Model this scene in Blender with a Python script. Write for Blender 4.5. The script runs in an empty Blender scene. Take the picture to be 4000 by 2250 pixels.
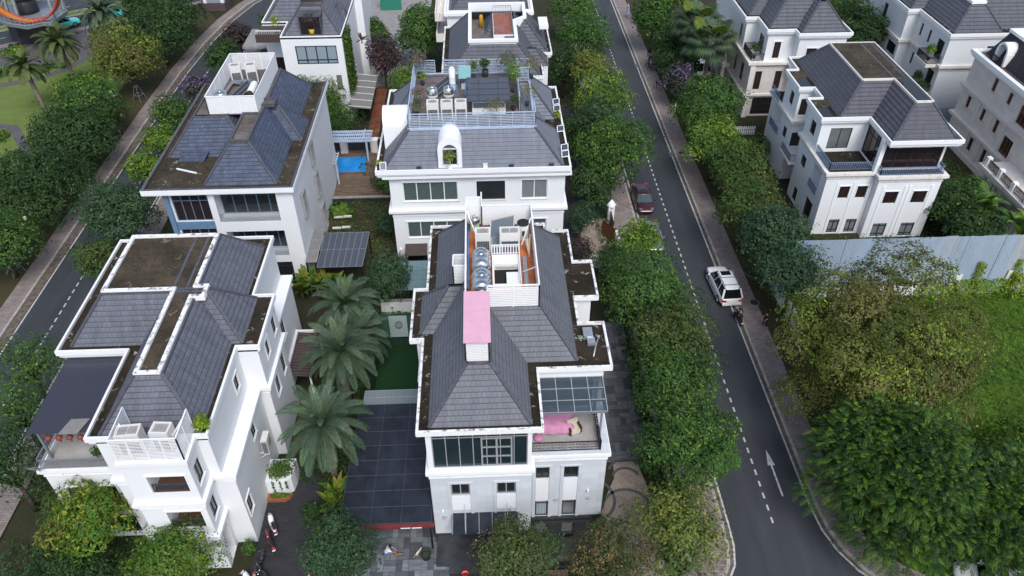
import bpy, bmesh, math, random
import numpy as np
from mathutils import Vector, Matrix, Euler
R = math.radians
PI = math.pi
random.seed(7)
sc = bpy.context.scene
col = sc.collection

# ------------------------------------------------------------------ camera, sky, sun, exposure
cam_d = bpy.data.cameras.new("camera"); cam = bpy.data.objects.new("camera", cam_d); col.objects.link(cam)
sc.camera = cam
cam_d.sensor_width = 36.0; cam_d.lens = 36.0 * 1950.0 / 2576.0
cam_d.clip_start = 0.5; cam_d.clip_end = 2000.0
_p, _r, _y = R(39.776), R(0.233), R(2.222)
_f = Vector((math.sin(_y) * math.cos(_p), math.cos(_y) * math.cos(_p), -math.sin(_p)))
_x = Vector((math.cos(_y), -math.sin(_y), 0.0)); _d = _f.cross(_x)
_x2 = _x * math.cos(_r) + _d * math.sin(_r); _d2 = _d * math.cos(_r) - _x * math.sin(_r)
cam.matrix_world = Matrix(((_x2.x, -_d2.x, -_f.x, 0.0), (_x2.y, -_d2.y, -_f.y, 0.0), (_x2.z, -_d2.z, -_f.z, 45.0), (0, 0, 0, 1)))

SUN_EL, SUN_AZ = R(52), R(165)          # azimuth clockwise from +y
w = bpy.data.worlds.new("World"); sc.world = w; w.use_nodes = True
nt = w.node_tree; bg = nt.nodes["Background"]
sky = nt.nodes.new("ShaderNodeTexSky"); sky.sky_type = 'NISHITA'; sky.sun_disc = False
sky.sun_elevation = SUN_EL; sky.sun_rotation = SUN_AZ
sky.air_density = 1.0; sky.dust_density = 2.0; sky.ozone_density = 2.0
hs = nt.nodes.new("ShaderNodeHueSaturation"); hs.inputs["Saturation"].default_value = 0.75
nt.links.new(sky.outputs[0], hs.inputs["Color"]); nt.links.new(hs.outputs[0], bg.inputs["Color"])
bg.inputs["Strength"].default_value = 0.13
sl = bpy.data.lights.new("sun", 'SUN'); sl.energy = 1.5; sl.angle = R(24); sl.color = (1.0, 0.995, 0.985)
so = bpy.data.objects.new("sun", sl); col.objects.link(so)
_sd = Vector((math.sin(SUN_AZ) * math.cos(SUN_EL), math.cos(SUN_AZ) * math.cos(SUN_EL), math.sin(SUN_EL)))
so.rotation_euler = _sd.to_track_quat('Z', 'Y').to_euler(); so.location = (0, 0, 80)
sc.view_settings.view_transform = 'Standard'; sc.view_settings.look = 'None'
sc.view_settings.exposure = 0.64; sc.view_settings.gamma = 1.0
sc.cycles.max_bounces = 6; sc.cycles.diffuse_bounces = 3; sc.cycles.glossy_bounces = 2
sc.cycles.transmission_bounces = 3; sc.cycles.transparent_max_bounces = 6

# ------------------------------------------------------------------ materials (all procedural)
MATS = {}
class NT:
    def __init__(s, name):
        s.m = bpy.data.materials.new(name); s.m.use_nodes = True; s.t = s.m.node_tree
        s.b = s.t.nodes["Principled BSDF"]; MATS[name] = s.m
    def n(s, typ, **kw):
        nd = s.t.nodes.new(typ)
        for k, v in kw.items():
            if k in nd.inputs: nd.inputs[k].default_value = v
            else: setattr(nd, k, v)
        return nd
    def l(s, a, b): s.t.links.new(a, b)
    def uv(s, sx=1, sy=1):
        a = s.n("ShaderNodeUVMap"); mp = s.n("ShaderNodeMapping"); mp.inputs["Scale"].default_value = (sx, sy, 1)
        s.l(a.outputs[0], mp.inputs[0]); return mp.outputs[0]
    def obj(s, sx=1, sy=None, sz=None):
        a = s.n("ShaderNodeNewGeometry"); mp = s.n("ShaderNodeMapping")
        mp.inputs["Scale"].default_value = (sx, sy or sx, sz or sx); s.l(a.outputs["Position"], mp.inputs[0]); return mp.outputs[0]
    def noise(s, vec, scale, detail=5, rough=0.6, dist=0.0):
        nd = s.n("ShaderNodeTexNoise", Scale=scale, Detail=detail, Roughness=rough, Distortion=dist)
        s.l(vec, nd.inputs["Vector"]); return nd.outputs["Fac"]
    def ramp(s, fac, stops):
        nd = s.n("ShaderNodeValToRGB"); e = nd.color_ramp.elements
        while len(e) < len(stops): e.new(0.5)
        for i, (p, c) in enumerate(stops):
            e[i].position = p; e[i].color = (c[0], c[1], c[2], 1) if not isinstance(c, (int, float)) else (c, c, c, 1)
        s.l(fac, nd.inputs[0]); return nd.outputs[0]
    def mix(s, fac, a, b, mode='MIX'):
        nd = s.n("ShaderNodeMix", data_type='RGBA', blend_type=mode)
        for v, k in ((fac, 0), (a, 6), (b, 7)):
            if isinstance(v, (int, float)): nd.inputs[k].default_value = v
            elif isinstance(v, tuple): nd.inputs[k].default_value = (v[0], v[1], v[2], 1)
            else: s.l(v, nd.inputs[k])
        return nd.outputs[2]
    def bump(s, h, st=0.3, dist=0.02):
        nd = s.n("ShaderNodeBump", Strength=st, Distance=dist); s.l(h, nd.inputs["Height"]); s.l(nd.outputs[0], s.b.inputs["Normal"])
    def out(s, c, rough=0.7, metal=0.0, spec=0.3, **kw):
        if isinstance(c, tuple): s.b.inputs["Base Color"].default_value = (c[0], c[1], c[2], 1)
        else: s.l(c, s.b.inputs["Base Color"])
        if isinstance(rough, (int, float)): s.b.inputs["Roughness"].default_value = rough
        else: s.l(rough, s.b.inputs["Roughness"])
        s.b.inputs["Metallic"].default_value = metal; s.b.inputs["Specular IOR Level"].default_value = spec
        for k, v in kw.items(): s.b.inputs[k].default_value = v
        return s.m

def plain(name, c, rough=0.6, metal=0.0, spec=0.3, var=0.12, scale=3.0):
    t = NT(name); f = t.noise(t.obj(), scale, 4)
    lo = tuple(x * (1 - var) for x in c); hi = tuple(min(1, x * (1 + var)) for x in c)
    return t.out(t.ramp(f, [(0.3, lo), (0.7, hi)]), rough, metal, spec)

def wallmat(name, c, stain=(0.45, 0.43, 0.40), amt=0.35, joint=0.0, jw=1.2, jh=0.6, boards=0.0, top=0.0):
    t = NT(name); o = t.obj()
    a = t.ramp(t.noise(o, 0.35, 4), [(0.35, tuple(x * 0.96 for x in c)), (0.7, c)])
    st = t.ramp(t.noise(t.obj(2.2, 2.2, 0.22), 1.0, 6, 0.7), [(0.52, 0.0), (0.80, 1.0)])
    sm = t.n("ShaderNodeMath", operation='MULTIPLY'); t.l(st, sm.inputs[0]); sm.inputs[1].default_value = amt
    cc = t.mix(sm.outputs[0], a, stain)
    if top:                                                      # blackened weathered tops
        ge = t.n("ShaderNodeNewGeometry"); sz = t.n("ShaderNodeSeparateXYZ"); t.l(ge.outputs["Normal"], sz.inputs[0])
        bl = t.ramp(t.noise(t.obj(), 2.6, 8, 0.75), [(0.50, 0.0), (0.60, 1.0)]); mm = t.n("ShaderNodeMath", operation='MULTIPLY'); t.l(bl, mm.inputs[0]); t.l(sz.outputs[2], mm.inputs[1]); mm.use_clamp = True
        m2 = t.n("ShaderNodeMath", operation='MULTIPLY'); t.l(mm.outputs[0], m2.inputs[0]); m2.inputs[1].default_value = top; cc = t.mix(m2.outputs[0], cc, (0.10, 0.09, 0.075))
    if joint:
        br = t.n("ShaderNodeTexBrick", Scale=1.0); br.offset = 0.5
        for k, v in (("Brick Width", jw), ("Row Height", jh), ("Mortar Size", 0.008), ("Bias", 0.0)): br.inputs[k].default_value = v
        br.inputs["Color1"].default_value = (1, 1, 1, 1); br.inputs["Color2"].default_value = (0.86, 0.87, 0.88, 1); br.inputs["Mortar"].default_value = (0.72, 0.72, 0.72, 1)
        t.l(t.uv(), br.inputs["Vector"]); cc = t.mix(joint, cc, t.mix(1.0, cc, br.outputs["Color"], 'MULTIPLY'))
    if boards:
        wv = t.n("ShaderNodeTexWave", Scale=boards, wave_type='BANDS', bands_direction='Y', wave_profile='SAW'); t.l(t.uv(), wv.inputs["Vector"])
        t.bump(wv.outputs["Fac"], 0.25, 0.01)
    return t.out(cc, 0.75, 0, 0.2)

wallmat('white_wall', (0.79, 0.80, 0.81), amt=0.09, boards=2.2)
wallmat('white_trim', (0.83, 0.835, 0.84), amt=0.12, stain=(0.50, 0.48, 0.44), top=0.12)
wallmat('old_parapet', (0.82, 0.82, 0.81), amt=0.30, stain=(0.30, 0.28, 0.25), top=0.9)
wallmat('marble_wall', (0.60, 0.63, 0.66), amt=0.25, joint=0.9, jw=1.1, jh=0.62, stain=(0.50, 0.54, 0.58))
wallmat('cream_wall', (0.69, 0.635, 0.58), amt=0.25, joint=0.7, jw=1.0, jh=0.45)
wallmat('pale_grey_wall', (0.70, 0.72, 0.73), amt=0.25, stain=(0.40, 0.42, 0.42))
wallmat('beige_stone', (0.70, 0.65, 0.60), amt=0.30, joint=0.8, jw=1.1, jh=0.5)
wallmat('ledge_stone', (0.74, 0.70, 0.65), amt=0.75, stain=(0.33, 0.27, 0.22))
plain('dark_stone', (0.035, 0.037, 0.042), 0.35, 0, 0.5, 0.4, 1.5)
plain('white_paint', (0.82, 0.82, 0.82), 0.45, 0, 0.4, 0.03)
plain('off_white', (0.66, 0.65, 0.62), 0.5, 0, 0.4, 0.05)
plain('frame_dark', (0.028, 0.032, 0.036), 0.4)
plain('frame_grey', (0.30, 0.31, 0.32), 0.4)
plain('frame_white', (0.75, 0.77, 0.76), 0.4)
plain('frame_blue', (0.13, 0.22, 0.34), 0.4)
plain('frame_brown', (0.045, 0.024, 0.018), 0.45)
plain('wood_brown', (0.15, 0.045, 0.022), 0.45)
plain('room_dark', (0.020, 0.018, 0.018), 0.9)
plain('room_grey', (0.26, 0.26, 0.26), 0.8)
plain('steel_grey', (0.24, 0.26, 0.29), 0.45, 0.3)
plain('rail_blue', (0.17, 0.24, 0.36), 0.45, 0.2)
plain('rail_pale', (0.44, 0.52, 0.64), 0.45, 0.1)
plain('black_iron', (0.018, 0.018, 0.02), 0.5, 0.3)
plain('stainless', (0.62, 0.62, 0.61), 0.16, 1.0, 0.5, 0.05, 8)
plain('galvanised', (0.42, 0.45, 0.47), 0.4, 0.6)
plain('rubber', (0.018, 0.018, 0.019), 0.8)
plain('grille_grey', (0.33, 0.31, 0.30), 0.7)
plain('coil_dark', (0.05, 0.055, 0.07), 0.6)
plain('pipe_blue', (0.03, 0.22, 0.55), 0.4)
plain('pipe_green', (0.35, 0.50, 0.36), 0.5)
plain('red_paint', (0.42, 0.03, 0.03), 0.4)
plain('bright_red', (0.62, 0.03, 0.03), 0.4)
plain('pink_sheet', (0.68, 0.38, 0.48), 0.5, 0, 0.3, 0.05, 1.2)
plain('pink_cloth', (0.50, 0.22, 0.35), 0.9, 0, 0.1, 0.12, 2)
plain('maroon_gutter', (0.16, 0.03, 0.03), 0.5)
plain('terrace_tile', (0.36, 0.34, 0.32), 0.6, 0, 0.3, 0.15, 1)
plain('floor_orange', (0.46, 0.15, 0.055), 0.75, 0, 0.2, 0.3, 1.1)
plain('floor_brown', (0.15, 0.125, 0.115), 0.8, 0, 0.2, 0.25, 1.5)
plain('floor_red', (0.28, 0.11, 0.08), 0.8, 0, 0.2, 0.25, 2)
plain('canopy_black', (0.022, 0.026, 0.036), 0.18, 0, 0.3, 0.35, 0.8)
plain('canopy_brown', (0.07, 0.05, 0.045), 0.6)
plain('canopy_grey', (0.20, 0.19, 0.185), 0.6)
plain('canopy_teal', (0.16, 0.24, 0.25), 0.5)
plain('green_wall', (0.03, 0.20, 0.14), 0.6)
plain('net_green', (0.015, 0.055, 0.035), 0.8)
plain('turf_green', (0.008, 0.042, 0.012), 0.9)
plain('soil', (0.055, 0.040, 0.028), 0.95, 0, 0.1, 0.5, 0.8)
plain('terracotta', (0.30, 0.10, 0.05), 0.7)
plain('planter_black', (0.03, 0.032, 0.036), 0.5)
plain('yellow_paint', (0.55, 0.38, 0.03), 0.5)
plain('amber', (0.46, 0.25, 0.015), 0.5)
plain('concrete', (0.26, 0.25, 0.24), 0.85, 0, 0.2, 0.2, 1.5)
plain('curb', (0.34, 0.32, 0.29), 0.85, 0, 0.2, 0.3, 2)
plain('band_grey', (0.085, 0.088, 0.095), 0.6)
plain('bar_dark', (0.055, 0.064, 0.082), 0.5)
plain('lantern_red', (0.22, 0.055, 0.045), 0.6)
plain('stake_grey', (0.16, 0.17, 0.18), 0.6)
plain('gutter_soil', (0.13, 0.105, 0.085), 0.9, 0, 0.1, 0.5, 2.5)
plain('line_white', (0.46, 0.46, 0.45), 0.7, 0, 0.2, 0.35, 5)
plain('bark', (0.07, 0.055, 0.045), 0.9, 0, 0.1, 0.4, 6)
plain('palm_bark', (0.16, 0.135, 0.11), 0.9, 0, 0.1, 0.35, 5)
plain('water_pool', (0.02, 0.25, 0.62), 0.06, 0, 0.5, 0.12, 1)
plain('water_dark', (0.012, 0.014, 0.013), 0.08, 0, 0.5)
plain('skin', (0.42, 0.25, 0.17), 0.6); plain('shirt_white', (0.62, 0.66, 0.74), 0.9); plain('cloth_blue', (0.03, 0.08, 0.30), 0.9)
plain('cloth_dark', (0.022, 0.022, 0.028), 0.9); plain('cloth_denim', (0.10, 0.14, 0.22), 0.9); plain('hair_black', (0.012, 0.010, 0.010), 0.6)
plain('fur_brown', (0.20, 0.11, 0.055), 0.9, 0, 0.1, 0.6, 14)
plain('fabric_cream', (0.55, 0.48, 0.38), 0.9)
plain('straw_brown', (0.10, 0.055, 0.035), 0.9)

def glass(name, c, rough=0.07):
    t = NT(name); f = t.noise(t.obj(0.5), 1.0, 2)
    t.out(t.ramp(f, [(0.35, tuple(x * 0.7 for x in c)), (0.65, c)]), rough, 0, 0.6)
glass('glass_dark', (0.022, 0.027, 0.030)); glass('glass_brown', (0.030, 0.020, 0.022)); glass('glass_teal', (0.014, 0.028, 0.034), 0.1)
glass('glass_grey', (0.15, 0.17, 0.18)); glass('solar_blue', (0.03, 0.045, 0.075)); glass('solar_grey', (0.12, 0.15, 0.18), 0.25); glass('solar_black', (0.035, 0.038, 0.042), 0.3)
glass('car_glass', (0.010, 0.013, 0.014), 0.04); glass('windscreen', (0.03, 0.07, 0.075), 0.04)
def curtain(name, a, b):
    t = NT(name); wv = t.n("ShaderNodeTexWave", Scale=1.6, Distortion=1.5, Detail=2.0); wv.bands_direction = 'X'; t.l(t.uv(2.0, 0.15), wv.inputs["Vector"])
    t.out(t.ramp(wv.outputs["Fac"], [(0.1, a), (0.9, b)]), 0.12, 0, 0.5)  # light and shade of the curtain folds painted as bands on an opaque pane
curtain('curtain_green', (0.028, 0.042, 0.042), (0.13, 0.17, 0.165)); curtain('curtain_grey', (0.10, 0.11, 0.12), (0.27, 0.29, 0.30)); curtain('curtain_blue', (0.16, 0.21, 0.25), (0.36, 0.43, 0.47))
def seethrough(name, c, alpha):
    t = NT(name); t.out(c, 0.25, 0, 0.5); t.b.inputs["Alpha"].default_value = alpha
seethrough('pergola_glass', (0.06, 0.085, 0.105), 0.62); seethrough('canopy_glass', (0.085, 0.098, 0.122), 0.78); seethrough('rail_glass', (0.25, 0.30, 0.31), 0.35)
seethrough('shade_cloth', (0.045, 0.047, 0.066), 0.88); seethrough('mesh_white', (0.78, 0.80, 0.83), 0.55); seethrough('net_pale', (0.20, 0.27, 0.26), 0.6)

def paint(name, c, metal=0.2, rough=0.28):
    t = NT(name); t.out(c, rough, metal, 0.5); t.b.inputs["Coat Weight"].default_value = 0.6; t.b.inputs["Coat Roughness"].default_value = 0.08
paint('car_white', (0.76, 0.77, 0.77), 0); paint('car_maroon', (0.06, 0.010, 0.016)); paint('car_grey', (0.17, 0.18, 0.20)); paint('car_cyan', (0.05, 0.55, 0.52), 0)
paint('bike_white', (0.72, 0.72, 0.72), 0); paint('bike_black', (0.022, 0.022, 0.025)); paint('bike_red', (0.10, 0.010, 0.018)); paint('chrome', (0.6, 0.6, 0.6), 1.0, 0.15)

def rooftile(name, c, var=0.30, tw=0.30, th=0.33, mortar=0.62, row=0.45):
    t = NT(name); br = t.n("ShaderNodeTexBrick", Scale=1.0); br.offset = 0.5
    for k, v in (("Brick Width", tw), ("Row Height", th), ("Mortar Size", 0.016), ("Mortar Smooth", 0.3), ("Bias", 0.0)): br.inputs[k].default_value = v
    br.inputs["Color1"].default_value = tuple(x * (1 - var) for x in c) + (1,); br.inputs["Color2"].default_value = tuple(x * (1 + var) for x in c) + (1,)
    br.inputs["Mortar"].default_value = tuple(x * mortar for x in c) + (1,)
    t.l(t.uv(), br.inputs["Vector"])
    d = t.ramp(t.noise(t.obj(), 0.55, 5, 0.7), [(0.3, (0.90, 0.90, 0.91)), (0.7, (1.07, 1.07, 1.07))])
    st = t.ramp(t.noise(t.uv(2.5, 0.25), 1.0, 4, 0.6), [(0.35, (0.84, 0.84, 0.85)), (0.65, (1.06, 1.06, 1.06))])
    fine = t.ramp(t.noise(t.obj(), 9.0, 3, 0.7), [(0.3, (0.93, 0.93, 0.93)), (0.7, (1.05, 1.05, 1.05))])
    cc = t.mix(1.0, t.mix(1.0, t.mix(1.0, br.outputs["Color"], d, 'MULTIPLY'), st, 'MULTIPLY'), fine, 'MULTIPLY')
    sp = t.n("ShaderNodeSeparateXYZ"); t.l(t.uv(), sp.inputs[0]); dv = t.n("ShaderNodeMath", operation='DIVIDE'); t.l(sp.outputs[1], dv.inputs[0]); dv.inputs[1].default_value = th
    fr = t.n("ShaderNodeMath", operation='FRACT'); t.l(dv.outputs[0], fr.inputs[0]); row_ = t.ramp(fr.outputs[0], [(0.0, (row, row, row * 1.02)), (0.09, (row + .05,) * 3), (0.14, (1.0, 1.0, 1.0)), (1.0, (1.05, 1.05, 1.05))])  # joint dirt and shadow gap under each course, painted as a dark line
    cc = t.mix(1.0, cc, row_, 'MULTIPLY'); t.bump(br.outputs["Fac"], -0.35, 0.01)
    t.out(cc, 0.6, 0, 0.3)
rooftile('tile_charcoal', (0.134, 0.141, 0.161), 0.06); rooftile('tile_grey', (0.166, 0.182, 0.218), 0.06, row=0.26, mortar=0.80); rooftile('tile_slate', (0.068, 0.086, 0.128), 0.20)
rooftile('tile_plum', (0.124, 0.131, 0.158), 0.10); rooftile('tile_warm', (0.084, 0.087, 0.104), 0.08, row=0.26, mortar=0.80); rooftile('tile_ash', (0.096, 0.102, 0.120), 0.08, row=0.26, mortar=0.80); rooftile('tile_black', (0.035, 0.033, 0.038), 0.25)
plain('cap_dark', (0.078, 0.080, 0.095), 0.6, 0, 0.3, 0.25, 3)

def dirt(name, dark, mid, light, s=1.6):
    t = NT(name); o = t.obj()
    a = t.ramp(t.noise(o, s, 8, 0.72, 0.6), [(0.34, dark), (0.50, mid), (0.585, dark), (0.64, light)])
    b = t.ramp(t.noise(o, 0.45, 4), [(0.35, (0.55, 0.55, 0.52)), (0.65, (1.1, 1.08, 1.05))])
    t.bump(t.noise(o, 6, 5), 0.4, 0.03); t.out(t.mix(1.0, a, b, 'MULTIPLY'), 0.9, 0, 0.15)
dirt('roof_dirt', (0.017, 0.014, 0.011), (0.040, 0.032, 0.023), (0.40, 0.36, 0.31)); dirt('eaves_moss', (0.032, 0.027, 0.021), (0.070, 0.056, 0.040), (0.24, 0.215, 0.18), 0.9); dirt('deck_moss', (0.036, 0.032, 0.032), (0.085, 0.066, 0.042), (0.21, 0.155, 0.11), 1.3)
dirt('deck_pale', (0.040, 0.035, 0.028), (0.078, 0.064, 0.046), (0.24, 0.22, 0.19), 0.8); dirt('deck_stone', (0.12, 0.10, 0.095), (0.16, 0.14, 0.13), (0.22, 0.20, 0.19), 1.0)

def asphalt():
    t = NT('asphalt'); o = t.obj()
    a = t.ramp(t.noise(o, 30, 3, 0.8), [(0.3, (0.034, 0.038, 0.043)), (0.7, (0.056, 0.062, 0.069))])
    b = t.ramp(t.noise(t.obj(0.9, 0.12, 1), 1.0, 5, 0.6), [(0.3, (0.82, 0.82, 0.83)), (0.7, (1.12, 1.12, 1.12))])
    s = t.ramp(t.noise(o, 1.1, 6, 0.75), [(0.66, (1, 1, 1)), (0.74, (0.55, 0.55, 0.57))])
    vo = t.n("ShaderNodeTexVoronoi", Scale=0.33, feature='DISTANCE_TO_EDGE'); wp = t.mix(0.35, o, t.n("ShaderNodeTexNoise", Scale=1.4, Detail=4.0).outputs["Color"]); t.l(wp, vo.inputs["Vector"])
    ck = t.ramp(vo.outputs["Distance"], [(0.0, (0.86, 0.86, 0.87)), (0.004, (1, 1, 1))])
    v2 = t.n("ShaderNodeTexVoronoi", Scale=0.10, distance='CHEBYCHEV'); t.l(t.obj(1.4, 0.45, 1), v2.inputs["Vector"]); pt = t.ramp(v2.outputs["Color"], [(0.25, (0.93, 0.93, 0.94)), (0.75, (1.05, 1.05, 1.05))])
    s = t.mix(1.0, t.mix(1.0, s, ck, 'MULTIPLY'), pt, 'MULTIPLY')
    lf = t.ramp(t.noise(o, 7.0, 2, 0.5), [(0.76, 0.0), (0.79, 1.0)])
    t.bump(t.noise(o, 60, 2), 0.3, 0.01)
    t.out(t.mix(lf, t.mix(1.0, t.mix(1.0, a, b, 'MULTIPLY'), s, 'MULTIPLY'), (0.15, 0.10, 0.04)), 0.75, 0, 0.3)
asphalt()
def paving(name, c1, c2, m, bw, bh, ms=0.02, rot=0.0, rough=0.75, offset=0.5):
    t = NT(name); br = t.n("ShaderNodeTexBrick", Scale=1.0); br.offset = offset
    for k, v in (("Brick Width", bw), ("Row Height", bh), ("Mortar Size", ms), ("Bias", 0.0)): br.inputs[k].default_value = v
    br.inputs["Color1"].default_value = c1 + (1,); br.inputs["Color2"].default_value = c2 + (1,); br.inputs["Mortar"].default_value = m + (1,)
    mp = t.n("ShaderNodeMapping"); mp.inputs["Rotation"].default_value = (0, 0, rot); t.l(t.obj(), mp.inputs[0]); t.l(mp.outputs[0], br.inputs["Vector"])
    b = t.ramp(t.noise(t.obj(), 1.2, 6, 0.7), [(0.3, (0.72, 0.72, 0.72)), (0.7, (1.15, 1.15, 1.15))])
    t.out(t.mix(1.0, br.outputs["Color"], b, 'MULTIPLY'), rough, 0, 0.3)
paving('brick_paving', (0.225, 0.180, 0.165), (0.285, 0.235, 0.22), (0.16, 0.135, 0.125), 0.40, 0.20)
paving('tan_paving', (0.31, 0.245, 0.19), (0.37, 0.30, 0.24), (0.22, 0.18, 0.145), 0.5, 0.16, 0.015, 0.6)
paving('dark_drive', (0.034, 0.034, 0.038), (0.046, 0.046, 0.050), (0.022, 0.022, 0.025), 0.4, 0.1, 0.015)
paving('wood_deck', (0.13, 0.085, 0.06), (0.21, 0.15, 0.105), (0.05, 0.03, 0.02), 1.8, 0.14, 0.012)
paving('wood_red', (0.17, 0.052, 0.028), (0.23, 0.08, 0.045), (0.08, 0.025, 0.015), 2.0, 0.3, 0.012)
paving('cobble', (0.11, 0.10, 0.11), (0.17, 0.155, 0.165), (0.06, 0.055, 0.06), 0.35, 0.3, 0.04)
def basket(name, lo, hi):
    # basket-weave stone slabs: alternate squares of two slabs turned a quarter
    t = NT(name); o = t.obj(1.0)
    ck = t.n("ShaderNodeTexChecker", Scale=1.25); t.l(o, ck.inputs["Vector"])
    outs = []
    for rot in (0, PI / 2):
        br = t.n("ShaderNodeTexBrick", Scale=1.0); br.offset = 0.0
        for k, v in (("Brick Width", 0.8), ("Row Height", 0.4), ("Mortar Size", 0.010), ("Bias", 0.0)): br.inputs[k].default_value = v
        br.inputs["Color1"].default_value = lo + (1,); br.inputs["Color2"].default_value = hi + (1,); br.inputs["Mortar"].default_value = tuple(x * 0.6 for x in lo) + (1,)
        mp = t.n("ShaderNodeMapping"); mp.inputs["Rotation"].default_value = (0, 0, rot); t.l(o, mp.inputs[0]); t.l(mp.outputs[0], br.inputs["Vector"])
        sk = t.n("ShaderNodeMapping"); sk.inputs["Rotation"].default_value = (0, 0, rot); sk.inputs["Scale"].default_value = (0.8, 5, 1); t.l(o, sk.inputs[0])
        g = t.ramp(t.noise(sk.outputs[0], 1.2, 5, 0.7), [(0.3, (0.65, 0.66, 0.68)), (0.7, (1.3, 1.3, 1.3))])
        outs.append(t.mix(1.0, br.outputs["Color"], g, 'MULTIPLY'))
    t.out(t.mix(ck.outputs["Fac"], outs[0], outs[1]), 0.45, 0, 0.4)
basket('slab_grey', (0.062, 0.068, 0.078), (0.20, 0.213, 0.232)); basket('slab_dark', (0.058, 0.058, 0.064), (0.165, 0.162, 0.168))
def grassmat(name, a, b, s=0.5):
    t = NT(name); o = t.obj()
    c = t.ramp(t.noise(o, s, 5, 0.65), [(0.3, a), (0.7, b)]); f = t.ramp(t.noise(o, 14, 3, 0.8), [(0.3, (0.6, 0.6, 0.6)), (0.7, (1.3, 1.3, 1.3))])
    t.bump(t.noise(o, 22, 3), 0.6, 0.05); t.out(t.mix(1.0, c, f, 'MULTIPLY'), 0.9, 0, 0.1)
grassmat('lawn', (0.115, 0.160, 0.038), (0.155, 0.205, 0.062)); grassmat('wild_grass', (0.045, 0.100, 0.012), (0.090, 0.150, 0.016), 0.22); grassmat('earth_grass', (0.060, 0.046, 0.030), (0.060, 0.062, 0.026), 0.6)
grassmat('ground_mix', (0.030, 0.034, 0.016), (0.050, 0.045, 0.028), 0.3)
def corrugated(name, c, pitch=0.2, var=True):
    t = NT(name); wv = t.n("ShaderNodeTexWave", Scale=1.0 / pitch / 2 / PI * PI); wv.bands_direction = 'X'; t.l(t.uv(), wv.inputs["Vector"])
    t.bump(wv.outputs["Fac"], 0.6, 0.04); cc = c
    if var:
        sp = t.n("ShaderNodeSeparateXYZ"); t.l(t.uv(), sp.inputs[0])
        m1 = t.n("ShaderNodeMath", operation='MULTIPLY'); t.l(sp.outputs[0], m1.inputs[0]); m1.inputs[1].default_value = 0.95
        fl = t.n("ShaderNodeMath", operation='FLOOR'); t.l(m1.outputs[0], fl.inputs[0])
        wn = t.n("ShaderNodeTexWhiteNoise", noise_dimensions='1D'); t.l(fl.outputs[0], wn.inputs["W"])
        cc = t.ramp(wn.outputs["Value"], [(0.0, c), (0.55, tuple(x * 1.12 for x in c)), (0.8, (c[0] * 0.95, c[1] * 1.05, c[2] * 1.2)), (0.96, (0.50, 0.49, 0.45))])
        g = t.ramp(t.noise(t.uv(1, 0.15), 1.5, 4), [(0.3, (0.88, 0.88, 0.88)), (0.7, (1.08, 1.08, 1.08))]); cc = t.mix(1.0, cc, g, 'MULTIPLY')
    t.out(cc, 0.5, 0.1, 0.4)
corrugated('corrugated_blue', (0.33, 0.40, 0.50)); corrugated('corrugated_grey', (0.20, 0.23, 0.24), 0.3, False); corrugated('corrugated_teal', (0.25, 0.48, 0.46), 0.16, False); corrugated('awning_red', (0.11, 0.075, 0.08), 0.25, False)
def foliage():
    t = NT('foliage'); at = t.n("ShaderNodeAttribute", attribute_name='Col')
    g = t.n("ShaderNodeNewGeometry"); v = t.ramp(g.outputs["Random Per Island"], [(0.0, (0.84, 0.84, 0.84)), (1.0, (1.16, 1.16, 1.16))])
    c = t.mix(1.0, at.outputs["Color"], v, 'MULTIPLY'); t.out(c, 0.6, 0, 0.25)
    tr = t.n("ShaderNodeBsdfTranslucent"); t.l(t.mix(1.0, c, (1.2, 1.35, 0.6), 'MULTIPLY'), tr.inputs["Color"])
    ms = t.n("ShaderNodeMixShader"); ms.inputs[0].default_value = 0.28; t.l(t.b.outputs[0], ms.inputs[1]); t.l(tr.outputs[0], ms.inputs[2])
    t.l(ms.outputs[0], t.t.nodes["Material Output"].inputs["Surface"])
foliage()
plain('letters_white', (0.8, 0.8, 0.8), 0.5)

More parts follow.
